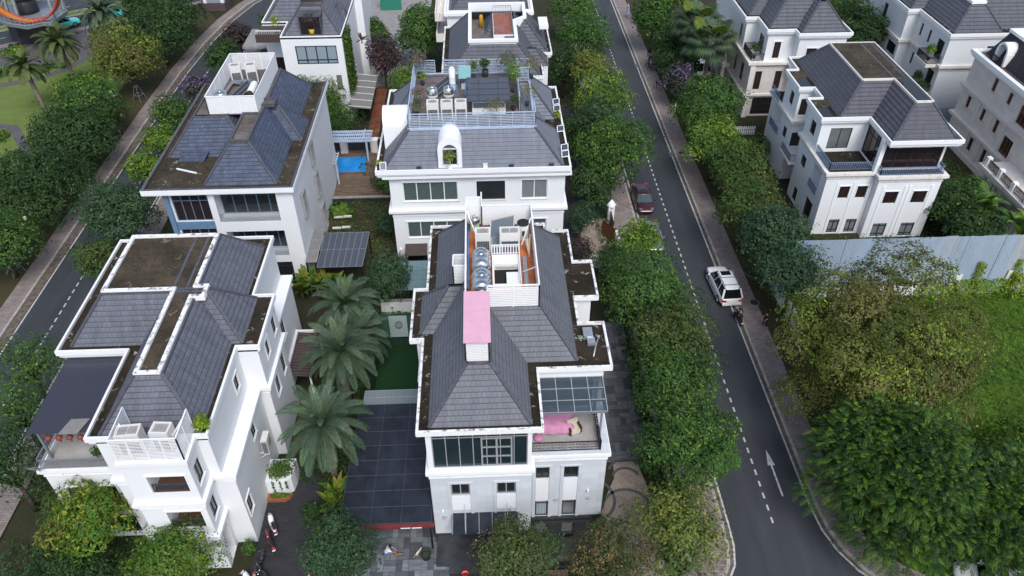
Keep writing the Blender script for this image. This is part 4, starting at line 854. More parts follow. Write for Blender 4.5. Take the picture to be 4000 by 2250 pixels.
sheet('driveway', [(-15.7, 23.2), (-11.6, 23.2), (-11.8, 30), (-12.2, 34.2), (-15.4, 34.2)], .03, 'dark_drive')
sheet('courtyard_paving', rect(-10.2, -3.0, 24.9, 39), .03, 'slab_grey')
sheet('side_paving', [(7.0, 34.2), (8.5, 34.25), (10.2, 34.4), (11.4, 35), (11.4, 49), (6.5, 49)], .03, 'slab_dark')
sheet('garden_path', [(6.2, 24.4), (10.6, 24.4), (10.7, 31.2), (10.3, 33.6), (10.15, 34.3), (8.5, 34.2), (8.35, 32.8), (7.6, 31.4), (6.9, 29.6), (6.3, 28)], .028, 'tan_paving')
m = MB()
for cx, cy, r, a0, a1 in ((9.3, 33.2, 1.25, 20, 160), (9.2, 32.75, .95, 20, 160), (8.9, 30.2, 1.7, 10, 175), (8.6, 27.6, 1.7, 20, 170), (6.4, 31.2, 1.75, -55, 60), (6.1, 28.4, 1.2, -60, 60)):
    stripe(m, [(cx + r * math.cos(R(a)), cy + r * math.sin(R(a))) for a in np.linspace(a0, a1, 16)], .2, .034)
struct('paving_band', m, 'band_grey')
sheet('turf_court', rect(-9.15, -5.4, 38.9, 46.6), .04, 'turf_green')
sheet('pool_deck', [(-16.1, 68.9), (-9.0, 68.9), (-9.0, 80.5), (-20, 80.5), (-20, 74.9), (-16.1, 74.9)], .22, 'wood_deck')
m = MB(); m.poly([(-18.6, 74.5, .24), (-13.25, 74.5, .24), (-13.45, 77.75, .24), (-18.6, 77.75, .24)]); struct('pool_water', m, 'water_pool')
m = MB(); m.box(-15.0, -14.3, 76.2, 77.7, .2, .27); m.box(-14.3, -13.8, 75.9, 77.7, .2, .29); m.box(-13.8, -13.45, 75, 77.7, .2, .31)
tag(m.build('pool_steps', 'water_pool'), 'pale blue steps at the corner of the swimming pool', 'steps')
sheet('garden_soil', rect(-16.0, -8.4, 59.2, 68.8), .03, 'soil')
sheet('garden_terrace', [(9.0, 57.2), (13.0, 57.2), (13.0, 64.5), (10.2, 64.6), (9.2, 62.0)], .06, 'tan_paving')
sheet('red_walkway', rect(-13.9, -12.5, 79.0, 96), .25, 'wood_red')
sheet('garden_pond', rect(-12.4, -9.6, 80, 96), .04, 'water_dark')
sheet('side_drive', rect(7.4, 12.6, 56, 90), .02, 'dark_drive')
sheet('koi_pond', rect(2.4, 6.3, 26.2, 29.6), .05, 'water_dark')
sheet('back_lane', [(-15.5, 96), (-8, 96), (-8, 130), (-18, 130)], .02, 'concrete')
sheet('far_yard', rect(29, 110, 52, 160), .01, 'ground_mix'); sheet('porch_yard', rect(48.2, 60, 54, 67), .03, 'concrete')
# the avenue behind the park
bd, bn = Vector((.82, .572, 0)), Vector((-.572, .82, 0))
def avenue(s0, s1, o0, o1): return [tuple(bd * s + bn * o)[:2] for s, o in ((s0, o0), (s1, o0), (s1, o1), (s0, o1))]
sheet('avenue', avenue(-60, 160, 132.6, 158), .02, 'asphalt'); sheet('avenue_verge', avenue(-60, 160, 131.2, 132.6), .10, 'brick_paving')
sheet('median_grass', avenue(-60, 160, 138.5, 140.2), .14, 'lawn'); sheet('far_verge', avenue(-60, 160, 147.2, 152), .12, 'lawn')
m = MB()
for o in (135.4, 143.2):
    for i in range(40): s = -40 + i * 3.6; a = avenue(s, s + 1.4, o, o + .14); m.poly([p + (.026,) for p in a])
struct('avenue_marking', m, 'line_white')
m = MB(); solidstrip(m, [tuple(bd * s + bn * 138.4)[:2] for s in (-60, 160)], .2, .0, .17); solidstrip(m, [tuple(bd * s + bn * 140.3)[:2] for s in (-60, 160)], .2, .0, .17); struct('median_curb', m, 'curb')
sheet('plaza', [(-80, 107.5), (-67.5, 105.0), (-60.5, 105.2), (-56.4, 108.2), (-56.8, 113.5), (-60.5, 119.2), (-70.2, 112.2), (-80, 110)], .07, 'cobble')
m = MB(); stripe(m, [(-90, 92), (-75, 95.5), (-64.1, 99), (-60, 100.7), (-57.6, 103.4), (-56.0, 107), (-56.6, 112)], 1.3, .075); stripe(m, [(-75, 84), (-62, 88.5), (-57, 87), (-52, 80)], 1.2, .075); struct('park_path', m, 'cobble')

# ================================================================== HOUSES
GAUSS = random.Random(11)
def op(f, c, a0, a1, z0, z1, d=.16): return (f, c, min(a0, a1), max(a0, a1), z0, z1, d)
def cornice(root, poly, z, mat='white_trim', name='parapet', inner=-.15, h=.36, steps=((.0, .36), (-.12, .58)), gutter='roof_dirt', floor=True):
    m = MB(); m.ring(poly, 0, inner, z - h, z)
    if len(steps) > 1: m.ring(poly, -.10, -.55, z - h - .22, z - h); m.ring(poly, -.20, -.55, z - h - .36, z - h - .22)
    o = m.build(name, mat, root)
    if floor: g = MB(); g.poly([(p[0], p[1], z - .19) for p in offs(poly, inner + .01)]); g.build('gutter', gutter, root)
    return o
def ledge(m, poly, z, o=.28, h=.26):
    m.ring(poly, o, -.05, z - h, z); m.ring(poly, o * .55, -.04, z - h - .16, z - h); m.ring(poly, .05, -.03, z - h - .46, z - h - .36)

# ---- house with the pink roof sheets (centre front)
h2 = thing('house', 'white house with pink sheets over its roof terrace, centre of the near row', 'house', (1.5, 38, 0), 0, 'villas of the estate')
P2 = [(-4.37, 28.47), (2.9, 28.47), (2.9, 33.15), (7.47, 33.15), (7.47, 37.3), (5.83, 37.3), (5.83, 39.8), (7.45, 39.8), (7.45, 43.87), (6.12, 43.87), (6.12, 47.7), (4.4, 47.7), (4.4, 48.65), (-4.3, 48.65), (-4.3, 41.2), (-5.17, 41.2), (-5.17, 36.07), (-4.37, 36.07)]
L2 = [(-3.9, 28.75), (2.25, 28.75), (2.25, 29.75), (6.97, 29.75), (6.97, 37.0), (5.5, 37.0), (5.5, 40.1), (6.97, 40.1), (6.97, 43.5), (5.7, 43.5), (5.7, 48.2), (-3.9, 48.2), (-3.9, 40.9), (-4.75, 40.9), (-4.75, 36.4), (-3.9, 36.4)]
U2 = [(-3.9, 28.75), (2.25, 28.75), (2.25, 33.4), (6.97, 33.4), (6.97, 37.0), (5.5, 37.0), (5.5, 40.1), (6.97, 40.1), (6.97, 43.5), (5.7, 43.5), (5.7, 48.2), (-3.9, 48.2), (-3.9, 40.9), (-4.75, 40.9), (-4.75, 36.4), (-3.9, 36.4)]
lo2 = [op('-y', 28.75, -2.68, -1.52, 4.45, 5.68), op('-y', 28.75, .12, 1.3, 4.45, 5.68), op('-y', 29.75, 2.6, 3.44, 4.52, 5.72), op('-y', 29.75, 4.36, 5.26, 4.52, 5.72), op('-y', 29.75, 2.6, 3.44, .45, 2.2), op('-y', 29.75, 4.36, 5.26, .45, 2.2), op('-y', 28.75, -2.3, .9, .15, 1.7, .3)]
up2 = [op('-y', 28.75, -3.58, 2.0, 7.2, 10.42, .16), op('-y', 33.4, 2.9, 6.4, 7.05, 9.6, .2)]
walls(MB(), L2, 0, 6.9, lo2).build('wall', 'marble_wall', h2); walls(MB(), U2, 6.9, 10.52, up2).build('upper_wall', 'white_wall', h2)
m = MB(); ledge(m, L2, 7.0, .2, .24); m.build('ledge', 'white_trim', h2)
m = MB(); m.ring(L2, .05, -.02, 0, .45); m.build('plinth', 'dark_stone', h2)
for o in lo2[:4]: window(h2, o, 2, (), 'frame_grey' if o[1] < 29 else 'frame_dark', 'glass_dark', .07)
for o, g in ((lo2[4], 'curtain_blue'), (lo2[5], 'glass_grey')): window(h2, o, 1, (.78,), 'frame_dark', g, .09)
window(h2, lo2[6], 4, (.7,), 'frame_dark', 'glass_dark'); window(h2, up2[0], 7, (.83,), 'frame_grey', 'glass_teal', .055, 'bay_window', 'white_trim', (.51, .84, .02, .80)); window(h2, up2[1], 3, (), 'frame_dark', 'glass_teal')
for a0, a1, y, z0_, z1_ in ((-2.68, -1.52, 28.75, 3.0, 4.45), (.12, 1.3, 28.75, 3.0, 4.45), (2.6, 3.44, 29.75, 2.2, 4.52), (4.36, 5.26, 29.75, 2.2, 4.52)): MB().pbox(plane('-y', y), a0, a1, -.03, -.002, z0_, z1_).build('spandrel', 'white_wall', h2)
m = MB()
for a0, a1, y, zb, zt in ((-2.68, -1.52, 28.75, 2.6, 5.68), (.12, 1.3, 28.75, 2.6, 5.68), (2.6, 3.44, 29.75, .45, 5.72), (4.36, 5.26, 29.75, .45, 5.72)):
    P = plane('-y', y); m.pbox(P, a0 - .2, a0 - .02, -.06, -.002, zb, zt + .14); m.pbox(P, a1 + .02, a1 + .2, -.06, -.002, zb, zt + .14); m.pbox(P, a0 - .02, a1 + .02, -.06, -.002, zt + .01, zt + .14)
m.build('window_trim', 'marble_wall', h2)
cornice(h2, P2, 10.9, 'old_parapet', h=.34, steps=((0, 0),)); MB().ring(P2, -.02, -.6, 10.50, 10.56).build('soffit', 'white_trim', h2)
roofset(h2, 'tile_charcoal', [(-3.66, 2.22, 28.95, 47.9), (-2.8, 5.38, 33.92, 47.0), (-4.55, 1.2, 36.75, 40.65)], 10.7, 13.5, 1.24)
d = MB(); d.poly([(-1.45, 31.2, 13.48), (-.1, 31.2, 13.48), (-.1, 36.1, 13.48), (3.1, 36.1, 13.48), (3.1, 44.9, 13.48), (-1.45, 45.8, 13.48)]); d.build('roof_deck', 'floor_orange', h2)
m = MB(); T2 = 15.15
louvre(m, -.1, 36.05, 3.05, 36.05, 13.5, T2, .14, .10, 1.6); louvre(m, 3.05, 36.05, 3.05, 44.75, 13.5, T2, .12, .10, 1.5); louvre(m, 3.05, 44.75, -.35, 44.75, 13.5, T2, .1, .09, 1.7); louvre(m, -.35, 44.75, -.35, 45.6, 13.5, T2 + .55, .1, .09, 1.2); louvre(m, -.35, 45.0, -1.42, 45.0, 13.5, T2 + .55, .1, .09, 1.2)
louvre(m, -1.42, 45.0, -1.42, 36.0, 13.5, T2, .12, .10, 1.8); louvre(m, -2.25, 38.95, -1.42, 38.95, 12.7, 14.5, .12, .08, 1); louvre(m, -2.25, 38.95, -2.25, 40.1, 12.6, 14.5, .12, .09, 1.2); louvre(m, -2.25, 40.1, -1.42, 40.1, 12.7, 14.5, .12, .08, 1)
louvre(m, -1.42, 31.4, -.1, 31.4, 13.5, 15.02, .13, .09, 1.4); louvre(m, -1.42, 31.4, -1.42, 35.9, 13.5, 14.98, .13, .09, 1.5); louvre(m, -.1, 31.4, -.1, 35.9, 13.5, 14.98, .13, .09, 1.5)
for p, q in (((-1.38, 44.2, T2), (-.7, 43.3, 13.5)), ((2.98, 43.2, T2), (2.3, 42.2, 13.6)), ((2.98, 38.2, T2 - .3), (2.2, 39.3, 13.6))): m.bar(p, q, .07)
m.build('louvre_screen', 'white_paint', h2)
m = MB(); PY = (31.25, 32.75, 34.2, 35.65)
for ya_, yb_, dz in zip(PY, PY[1:], (0, .012, .024)):
    for xa_, xb_, sg_ in ((-1.52, -1.1, 0), (-1.1, -.62, .012), (-.62, -.15, .004), (-.15, .03, -.006)):
        m.hexa([(xa_, ya_ - .04, 15.09 + dz + sg_), (xb_, ya_ - .04, 15.09 + dz + sg_ * .5), (xb_, yb_, 15.08 + dz), (xa_, yb_, 15.08 + dz), (xa_, ya_ - .04, 15.12 + dz + sg_), (xb_, ya_ - .04, 15.12 + dz + sg_ * .5), (xb_, yb_, 15.11 + dz), (xa_, yb_, 15.11 + dz)])
for j in range(7):
    for y in (31.4, 32.9, 34.4): m.box(-1.42 + j * .22, -1.39 + j * .22, y, y + .03, 15.1, 15.165)
m.build('cover_sheet', 'pink_sheet', h2)
m = MB(); m.ring(rect(.25, 2.05, 37.6, 40.75), 0, -.12, 13.49, 13.95); m.build('stairwell', 'white_wall', h2)
m = MB(); m.box(.40, 1.9, 37.75, 40.6, 13.485, 13.50); m.build('stair_shade_slab', 'room_dark', h2)  # solid near-black slab: the dark of the stairwell painted, no hole cut
m = MB(); m.box(1.15, 1.93, 37.72, 39.0, 13.5, 13.85); m.box(.37, 1.93, 39.7, 40.63, 13.5, 13.97); m.build('stair_wall', 'white_wall', h2)
m = MB(); m.box(.5, 1.75, 39.58, 39.68, 13.75, 13.85); m.build('strip_light', 'fabric_cream', h2)
railing(h2, [(.25, 40.8), (2.05, 40.8)], 13.95, .75, 'white_paint', .17, 'stair_railing', .03); railing(h2, [(2.05, 40.8), (2.05, 37.6)], 13.95, .35, 'white_paint', .8, 'stair_railing', .03)
# terrace at the front corner
m = MB(); m.poly([(2.27, 29.8, 6.96), (6.95, 29.8, 6.96), (6.95, 33.38, 6.96), (2.27, 33.38, 6.96)]); m.build('terrace_floor', 'terrace_tile', h2)
m = MB(); m.box(6.55, 7.1, 29.6, 33.4, 6.9, 7.12); m.box(2.27, 6.55, 29.6, 30.0, 6.9, 7.12); m.build('terrace_kerb', 'marble_wall', h2)
m = MB(); rg = random.Random(3)
for (xa, ya), (xb, yb) in (((2.3, 29.85), (6.5, 29.85)), ((6.5, 29.85), (6.5, 33.2))):
    for z in (7.15, 7.9): m.bar((xa, ya, z), (xb, yb, z), .06, .05)
    L = math.hypot(xb - xa, yb - ya)
    for i in range(int(L / .22)):                                # wrought scrolls
        s_ = (i + .5) * .22 / L; cx, cy = xa + (xb - xa) * s_, ya + (yb - ya) * s_; ux, uy = (xb - xa) / L, (yb - ya) / L; ph = rg.uniform(0, 6)
        for r, zc in ((.14, 7.36), (.12, 7.68)): m.tube([(cx + ux * r * math.cos(a) * (1 - a * .06), cy + uy * r * math.cos(a) * (1 - a * .06), zc + r * math.sin(a) * (1 - a * .06)) for a in np.linspace(ph, ph + 6.5, 12)], .014, 4, False)
for x, y in ((2.32, 29.85), (6.5, 29.85)): m.box(x - .05, x + .05, y - .05, y + .05, 7.1, 8.0)
m.build('terrace_railing', 'black_iron', h2)
pg = MB(); 
for x in (3.0, 3.95, 4.9, 5.85, 6.85): pg.bar((x, 30.7, 9.5), (x, 33.4, 9.75), .06, .08)
for i in range(4): t_ = i / 3; pg.bar((2.95, 30.72 + 2.65 * t_, 9.51 + .24 * t_), (6.9, 30.72 + 2.65 * t_, 9.51 + .24 * t_), .06, .07)
for x, y in ((6.6, 30.9), (6.6, 33.2)): pg.box(x - .06, x + .06, y - .06, y + .06, 7.1, 9.5)
pg.build('pergola_frame', 'steel_grey', h2); pb = MB(); [pb.bar((2.95 + .99 * k, 30.7, 9.61), (2.95 + .99 * k, 33.38, 9.86), .05, .025) for k in range(5)]; [pb.bar((2.95, 30.72 + .88 * k, 9.615 + .082 * k), (6.9, 30.72 + .88 * k, 9.615 + .082 * k), .05, .02) for k in range(4)]; pb.build('glazing_bar', 'frame_grey', h2)
m = MB(); m.hexa([(2.95, 30.7, 9.57), (6.9, 30.7, 9.57), (6.9, 33.38, 9.82), (2.95, 33.38, 9.82), (2.95, 30.7, 9.59), (6.9, 30.7, 9.59), (6.9, 33.38, 9.84), (2.95, 33.38, 9.84)]); m.build('pergola_glass', 'pergola_glass', h2)
# entrance canopy, stone porch, wall lamps
m = MB(); m.hexa([(-2.75, 27.35, 2.35), (1.5, 27.35, 2.35), (1.5, 28.74, 2.6), (-2.75, 28.74, 2.6), (-2.75, 27.35, 2.38), (1.5, 27.35, 2.38), (1.5, 28.74, 2.63), (-2.75, 28.74, 2.63)]); cn = m.build('entrance_canopy', 'canopy_black', h2)
m = MB()
for i in range(6): x = -2.7 + i * .83; m.bar((x, 27.36, 2.41), (x, 28.7, 2.65), .04, .03)
for x in (-1.9, .75): m.bar((x, 27.5, 2.45), (x, 28.74, 3.6), .03)
m.build('canopy_frame', 'frame_grey', cn)
m = MB(); m.box(-3.8, 2.0, 26.6, 28.72, 0, .32); m.box(-3.0, 1.6, 26.0, 26.6, 0, .18); m.build('porch', 'dark_stone', h2)
for x, y, z in ((-3.3, 28.72, 2.9), (5.95, 29.72, 3.1)): MB().box(x - .06, x + .06, y - .13, y, z, z + .2).box(x - .04, x + .04, y - .2, y - .1, z + .12, z + .3).build('spotlight', 'white_paint', h2)
for x, y, z in ((-3.25, 28.72, 2.3), (3.95, 29.72, 2.35), (6.05, 29.72, 2.4)): MB().lathe((x, y - .06, z), [(.05, -.12), (.13, 0), (.13, .06)], 12).build('wall_lamp', 'frame_grey', h2)
m = MB(); m.box(5.95, 6.55, 35.75, 36.6, 10.72, 11.05); m.box(6.15, 6.65, 35.2, 35.75, 10.72, 10.95); m.build('roof_box', 'galvanised', h2)
m = MB(); m.tube([(6.9, 35.8, 10.73), (6.9, 35.8, 11.0)], .09, 10); m.tube([(6.9, 35.75, 10.95), (6.65, 35.1, 10.78), (6.4, 34.2, 10.75)], .05, 8); m.build('vent_pipe', 'galvanised', h2)
for k in range(3): MB().tube([(5.6, 36.1 - .12 * k, 10.76), (6.1, 36.0 - .1 * k, 10.8)], .025, 6).build('pipe', 'pipe_green', h2)

# ---- house with the white cage (near left)
h1 = thing('house', 'white stepped house with slatted cage above its front bay, nearest the left corner', 'house', (-20, 38, 0), 0, 'villas of the estate')
P1 = [(-22.9, 28.85), (-16.02, 28.85), (-16.02, 35.95), (-14.6, 35.95), (-14.6, 41.1), (-16.02, 41.1), (-16.02, 47.9), (-27.36, 47.9), (-27.36, 35.95), (-22.9, 35.95)]
U1 = [(-22.4, 28.95), (-16.15, 28.95), (-16.15, 36.05), (-14.85, 36.05), (-14.85, 41.0), (-16.15, 41.0), (-16.15, 47.6), (-27.0, 47.6), (-27.0, 36.2), (-22.4, 36.2)]
L1 = [(-22.4, 28.95), (-15.5, 28.95), (-15.5, 36.05), (-14.85, 36.05), (-14.85, 41.0), (-15.5, 41.0), (-15.5, 47.6), (-27.0, 47.6), (-27.0, 36.2), (-22.4, 36.2)]
BY = rect(-20.5, -16.8, 27.15, 28.94); TB = rect(-27.0, -22.41, 29.75, 36.19)
u1 = [op('+x', -16.15, 34.2, 35.0, 8.4, 9.7), op('+x', -14.85, 37.4, 38.2, 8.3, 9.7), op('+x', -14.85, 39.6, 40.4, 8.3, 9.7), op('-y', 36.2, -26.4, -23.2, 7.3, 9.6)]
l1 = [op('+x', -15.5, 29.3, 30.1, 2.4, 4.0), op('+x', -15.5, 33.0, 33.8, 5.3, 6.4), op('+x', -14.85, 37.4, 38.3, 4.6, 6.3), op('+x', -14.85, 39.5, 40.3, 4.6, 6.3), op('+x', -15.5, 43.0, 43.9, 4.6, 6.3)]
b1 = [op('-y', 27.15, -19.3, -17.2, 8.05, 9.55, 1.3), op('-y', 27.15, -19.15, -17.15, 4.6, 6.2, 1.3), op('+x', -16.8, 27.6, 28.5, 8.0, 9.6), op('+x', -16.8, 27.6, 28.5, 4.6, 6.1), op('-x', -20.5, 27.6, 28.5, 8.0, 9.6), op('+x', -16.8, 27.5, 28.6, .1, 3.0, 1.6), op('-y', 27.15, -20.1, -17.2, .1, 2.7, 1.2)]
t1 = [op('-y', 29.75, -26.2, -25.2, 3.9, 5.4), op('-y', 29.75, -24.2, -23.2, 3.9, 5.4), op('-y', 29.75, -24.4, -23.0, .4, 2.2)]
m = MB(); walls(m, L1, 0, 7.1, l1); walls(m, U1, 7.1, 10.6, u1); walls(m, BY, 0, 10.78, b1); walls(m, TB, 0, 7.2, t1); m.poly([(p[0], p[1], 10.78) for p in BY]); m.build('wall', 'white_wall', h1)
m = MB(); ledge(m, L1, 7.15, .22); ledge(m, BY, 7.2, .24); ledge(m, BY, 3.8, .24); ledge(m, TB, 7.25, .2); m.ring(BY, .1, -.1, 10.5, 10.8)
for o in (b1[0], b1[1], t1[0], t1[1], u1[0], u1[1], l1[0], l1[2]): trim(m, o, .1, .05, False)
m.build('ledge', 'white_trim', h1)
m = MB(); m.poly([(p[0], p[1], 7.16) for p in offs(L1, -.02)]); m.build('ledge_top', 'white_wall', h1)
for o in u1[:3] + l1 + b1[2:5]: window(h1, o, 2, (), 'frame_dark', 'glass_dark', .06, sill='white_trim')
window(h1, u1[3], 3, (), 'frame_dark', 'glass_dark'); window(h1, t1[0], 2, (), 'frame_dark', 'glass_grey'); window(h1, t1[1], 2, (), 'frame_dark', 'glass_dark'); window(h1, t1[2], 2, (), 'frame_dark', 'glass_dark')
for o in b1[:2]:
    m = MB(); P = plane('-y', 27.15); m.pbox(P, o[2] + .02, o[3] - .02, 1.2, 1.28, o[4] + .02, o[5] - .02); m.build('loggia_door', 'straw_brown', h1)
    m = MB(); m.poly([P(o[2] + .01, .02, o[4] + .004), P(o[3] - .01, .02, o[4] + .004), P(o[3] - .01, 1.29, o[4] + .004), P(o[2] + .01, 1.29, o[4] + .004)]); m.build('loggia_floor', 'straw_brown', h1)
    railing(h1, [(o[2] + .03, 27.25), (o[3] - .03, 27.25)], o[4], .62, 'bar_dark', .14, 'balcony_railing', .022)
cornice(h1, P1, 10.9, 'white_trim')
roofset(h1, 'tile_plum', [(-22.2, -16.5, 29.2, 46.8), (-26.62, -17.2, 36.55, 46.9), (-22.0, -15.78, 36.42, 40.9)], 10.7, 13.36, 1.28)
D1 = [(-24.5, 38.7), (-20.05, 38.7), (-20.05, 31.3), (-18.7, 31.3), (-18.7, 37.9), (-17.95, 37.9), (-17.95, 39.0), (-18.7, 39.0), (-18.7, 44.6), (-24.5, 44.6)]
m = MB(); m.ring(D1, .08, -.16, 13.2, 13.55); m.build('deck_parapet', 'old_parapet', h1); m = MB(); m.poly([(p[0], p[1], 13.40) for p in offs(D1, -.15)]); m.build('roof_deck', 'deck_moss', h1)
m = MB(); louvre(m, -20.45, 27.25, -16.88, 27.25, 10.8, 12.55, .12, .045, .9, .02, .06); louvre(m, -16.88, 27.25, -16.88, 29.3, 10.8, 12.55, .12, .045, 1.0, .02, .06)
m.bar((-16.95, 28.6, 12.5), (-17.6, 28.2, 11.6), .06); m.bar((-20.3, 28.5, 12.5), (-19.8, 27.4, 11.0), .05); m.build('cage_screen', 'white_paint', h1)
m = MB(); m.bar((-20.45, 27.25, 12.58), (-20.45, 29.6, 12.58), .05); m.bar((-20.45, 29.6, 10.8), (-20.45, 29.6, 12.58), .05); o = m.build('cage_side_frame', 'white_paint', h1)
m = MB(); m.box(-20.46, -20.44, 27.3, 29.6, 10.85, 12.55); m.build('mesh_panel', 'mesh_white', o)
# left terrace with its dark shade roof
m = MB(); m.poly([(-26.98, 29.77, 7.27), (-22.42, 29.77, 7.27), (-22.42, 36.18, 7.27), (-26.98, 36.18, 7.27)]); m.build('terrace_floor', 'terrace_tile', h1)
m = MB(); m.box(-27.05, -26.8, 29.8, 36.1, 7.2, 7.5); m.build('terrace_kerb', 'white_trim', h1)
railing(h1, [(-22.5, 29.72), (-26.9, 29.72)], 7.26, .8, 'steel_grey', .10, 'terrace_railing', .012); railing(h1, [(-26.9, 29.72), (-26.9, 36.1)], 7.5, .65, 'steel_grey', .14, 'terrace_railing', .012)
m = MB(); m.hexa([(-27.1, 30.3, 9.75), (-23.0, 30.3, 9.75), (-22.95, 36.15, 10.15), (-26.9, 36.15, 10.15), (-27.1, 30.3, 9.78), (-23.0, 30.3, 9.78), (-22.95, 36.15, 10.18), (-26.9, 36.15, 10.18)]); sh = m.build('shade_roof', 'shade_cloth', h1)
m = MB()
for i in range(4): x = -26.9 + i * 1.3; m.bar((x, 30.35, 9.72), (x, 36.1, 10.12), .05, .06)
for i in range(4): y = 30.4 + i * 1.9; m.bar((-27.0, y, 9.72 + .068 * (y - 30.3)), (-23, y, 9.72 + .068 * (y - 30.3)), .05, .05)
m.bar((-26.6, 30.5, 7.3), (-26.6, 30.5, 9.75), .13); m.build('shade_frame', 'steel_grey', sh)
m = MB(); m.hexa([(-25.2, 30.15, 9.82), (-24.1, 30.15, 9.82), (-23.7, 31.2, 9.92), (-24.8, 31.2, 9.92), (-25.2, 30.15, 9.85), (-24.1, 30.15, 9.85), (-23.7, 31.2, 9.95), (-24.8, 31.2, 9.95)]); m.build('patch_panel', 'canopy_grey', sh)
for k in range(5):
    x = -26.1 + k * .62; t = thing('lantern', ['red paper lantern at the terrace corner post, first from the post', 'red paper lantern under the shade roof, second from the post', 'middle red paper lantern of five under the shade roof edge', 'red paper lantern under the grey patch, second from the eaves', 'red paper lantern nearest the white eaves'][k], 'lantern', (x, 30.45, 9.2), 0, 'lanterns under the shade roof')
    MB().lathe((0, 0, 0), [(.05, -.16), (.15, -.1), (.2, 0), (.15, .1), (.05, .16)], 14).build('shade', 'lantern_red', t, True); MB().bar((0, 0, .18), (0, 0, .52), .02).build('hanger', 'black_iron', t, True); MB().tube([(0, 0, -.2), (0, 0, -.38)], [.03, .05], 6).build('tassel', 'red_paint', t, True)
t = thing('satellite_dish', 'pale grey satellite dish with red logo square beside the left terrace', 'satellite dish', (-26.95, 29.6, 7.25), R(170))
m = MB(); m.lathe((0, 0, 0), [(.45, .10), (.44, .085), (.3, .03), (.12, 0)], 22); dsh = m.build('dish', 'galvanised', t, True); dsh.location = (0, .35, .55); dsh.rotation_euler = (R(-48), 0, R(180))
m = MB(); m.box(-.13, .13, -.02, .24, .112, .122); lg = m.build('logo_panel', 'red_paint', dsh, True); lg.location = (0, .05, 0)
fc = bpy.data.curves.new('lettering', 'FONT'); fc.body = 'K+'; fc.size = .24; fc.extrude = .004; fc.align_x = 'CENTER'; tmp = bpy.data.objects.new('lettering', fc); fm_ = bpy.data.meshes.new_from_object(tmp); bpy.data.objects.remove(tmp); fo = bpy.data.objects.new('lettering', fm_); col.objects.link(fo); fo.parent = dsh; fo.location = (0, .08, .13); fm_.materials.clear(); fm_.materials.append(MATS['letters_white'])
MB().tube([(0, 0, 0), (0, .1, .3), (0, .35, .55)], .03, 6).bar((0, .35, .5), (0, -.15, .75), .02).build('bracket', 'steel_grey', t, True)
# east side: ivy planter wall and red slatted roof
h1b = thing('red_slat_roof', 'red-brown slatted lean-to roof with white beam between the white house and the date palms', 'roof', (-15, 43, 0))
m = MB(); m.hexa([(-15.45, 41.2, 2.75), (-13.6, 41.2, 2.55), (-13.6, 46.0, 2.55), (-15.45, 46.0, 2.75), (-15.45, 41.2, 2.8), (-13.6, 41.2, 2.6), (-13.6, 46.0, 2.6), (-15.45, 46.0, 2.8)]); m.build('roof_sheet', 'awning_red', h1b)
m = MB(); 
for i in range(16): y = 41.35 + i * .3; m.bar((-15.4, y, 2.83), (-13.62, y, 2.63), .06, .05)
m.build('slat', 'canopy_brown', h1b); m = MB(); m.box(-15.48, -15.28, 41.1, 46.1, 2.8, 2.95); m.box(-15.48, -13.5, 45.95, 46.1, 2.7, 2.9); m.box(-13.72, -13.6, 41.2, 41.32, 0, 2.6); m.box(-13.72, -13.6, 45.8, 45.92, 0, 2.6); m.build('beam', 'white_trim', h1b)
t = thing('planter_wall', 'white rounded garden wall hung with creeper beside the dark driveway', 'wall', (-14.6, 33, 0))
m = MB(); m.prism([(-15.48, 32.5), (-14.2, 32.45), (-13.8, 32.8), (-13.7, 33.4), (-13.7, 34.4), (-15.48, 34.4)], 0, 1.5); m.build('wall', 'white_wall', t); m = MB(); m.prism([(-15.45, 31.9), (-14.3, 31.9), (-13.95, 32.15), (-13.85, 32.43), (-15.45, 32.46)], 0, .3); m.build('bed_edging', 'terracotta', t)
leafmesh('creeper', t, (lambda d: (d[0] + (-14.6 + 14.6, 0.4, 0), d[1], d[2], d[3]))(crown_pts(1.0, .5, 1.75, 900, 5, 9, 1.0)), .17, 'vine', 5)
leafmesh('bed_plants', t, (lambda d: (d[0] + (-.1, -.85, 0), d[1], d[2], d[3]))(crown_pts(.75, .25, .42, 350, 6, 8, .24)), .15, 'light', 6)
for k, x in enumerate((-15.0, -14.5, -14.1)): leafmesh('hanging_vine', t, (lambda g: (np.stack([g.normal(x + 14.6, .05, 60), np.full(60, -.55), g.uniform(.4 + .2 * k, 1.55, 60)], 1), np.tile((0, -1., 0), (60, 1)), np.zeros(60, int), np.zeros(60)))(np.random.default_rng(k)), .12, 'vine', k)

# ---- slate-blue roofed house (middle left)
h3 = thing('house', 'white house with slate-blue roof and tall white louvre box on its mossy flat eaves', 'house', (-21, 65, 0), 0, 'villas of the estate')
P3 = rect(-28.2, -15.8, 54.75, 74.8); W3 = [(-26.6, 55.6), (-23.1, 55.6), (-23.1, 55.2), (-16.1, 55.2), (-16.1, 74.3), (-27.6, 74.3), (-27.6, 58), (-26.6, 58)]
w3 = [op('-y', 55.2, -22.6, -17.5, 7.2, 10.0, 1.4), op('-y', 55.2, -22.4, -17.45, 3.5, 6.2, 1.4), op('-y', 55.6, -26.3, -23.3, 7.15, 9.8), op('-y', 55.6, -26.3, -23.3, 3.9, 6.3), op('+x', -16.1, 57.4, 58.3, 6.1, 8.3), op('+x', -16.1, 63.2, 64.1, 7.9, 9.8), op('+x', -16.1, 63.2, 64.1, 4.3, 6.7), op('+x', -16.1, 63.3, 64.6, .3, 3.0), op('-y', 55.2, -22.4, -17.4, .2, 2.8)]
walls(MB(), W3, 0, 10.4, w3).build('wall', 'white_wall', h3)
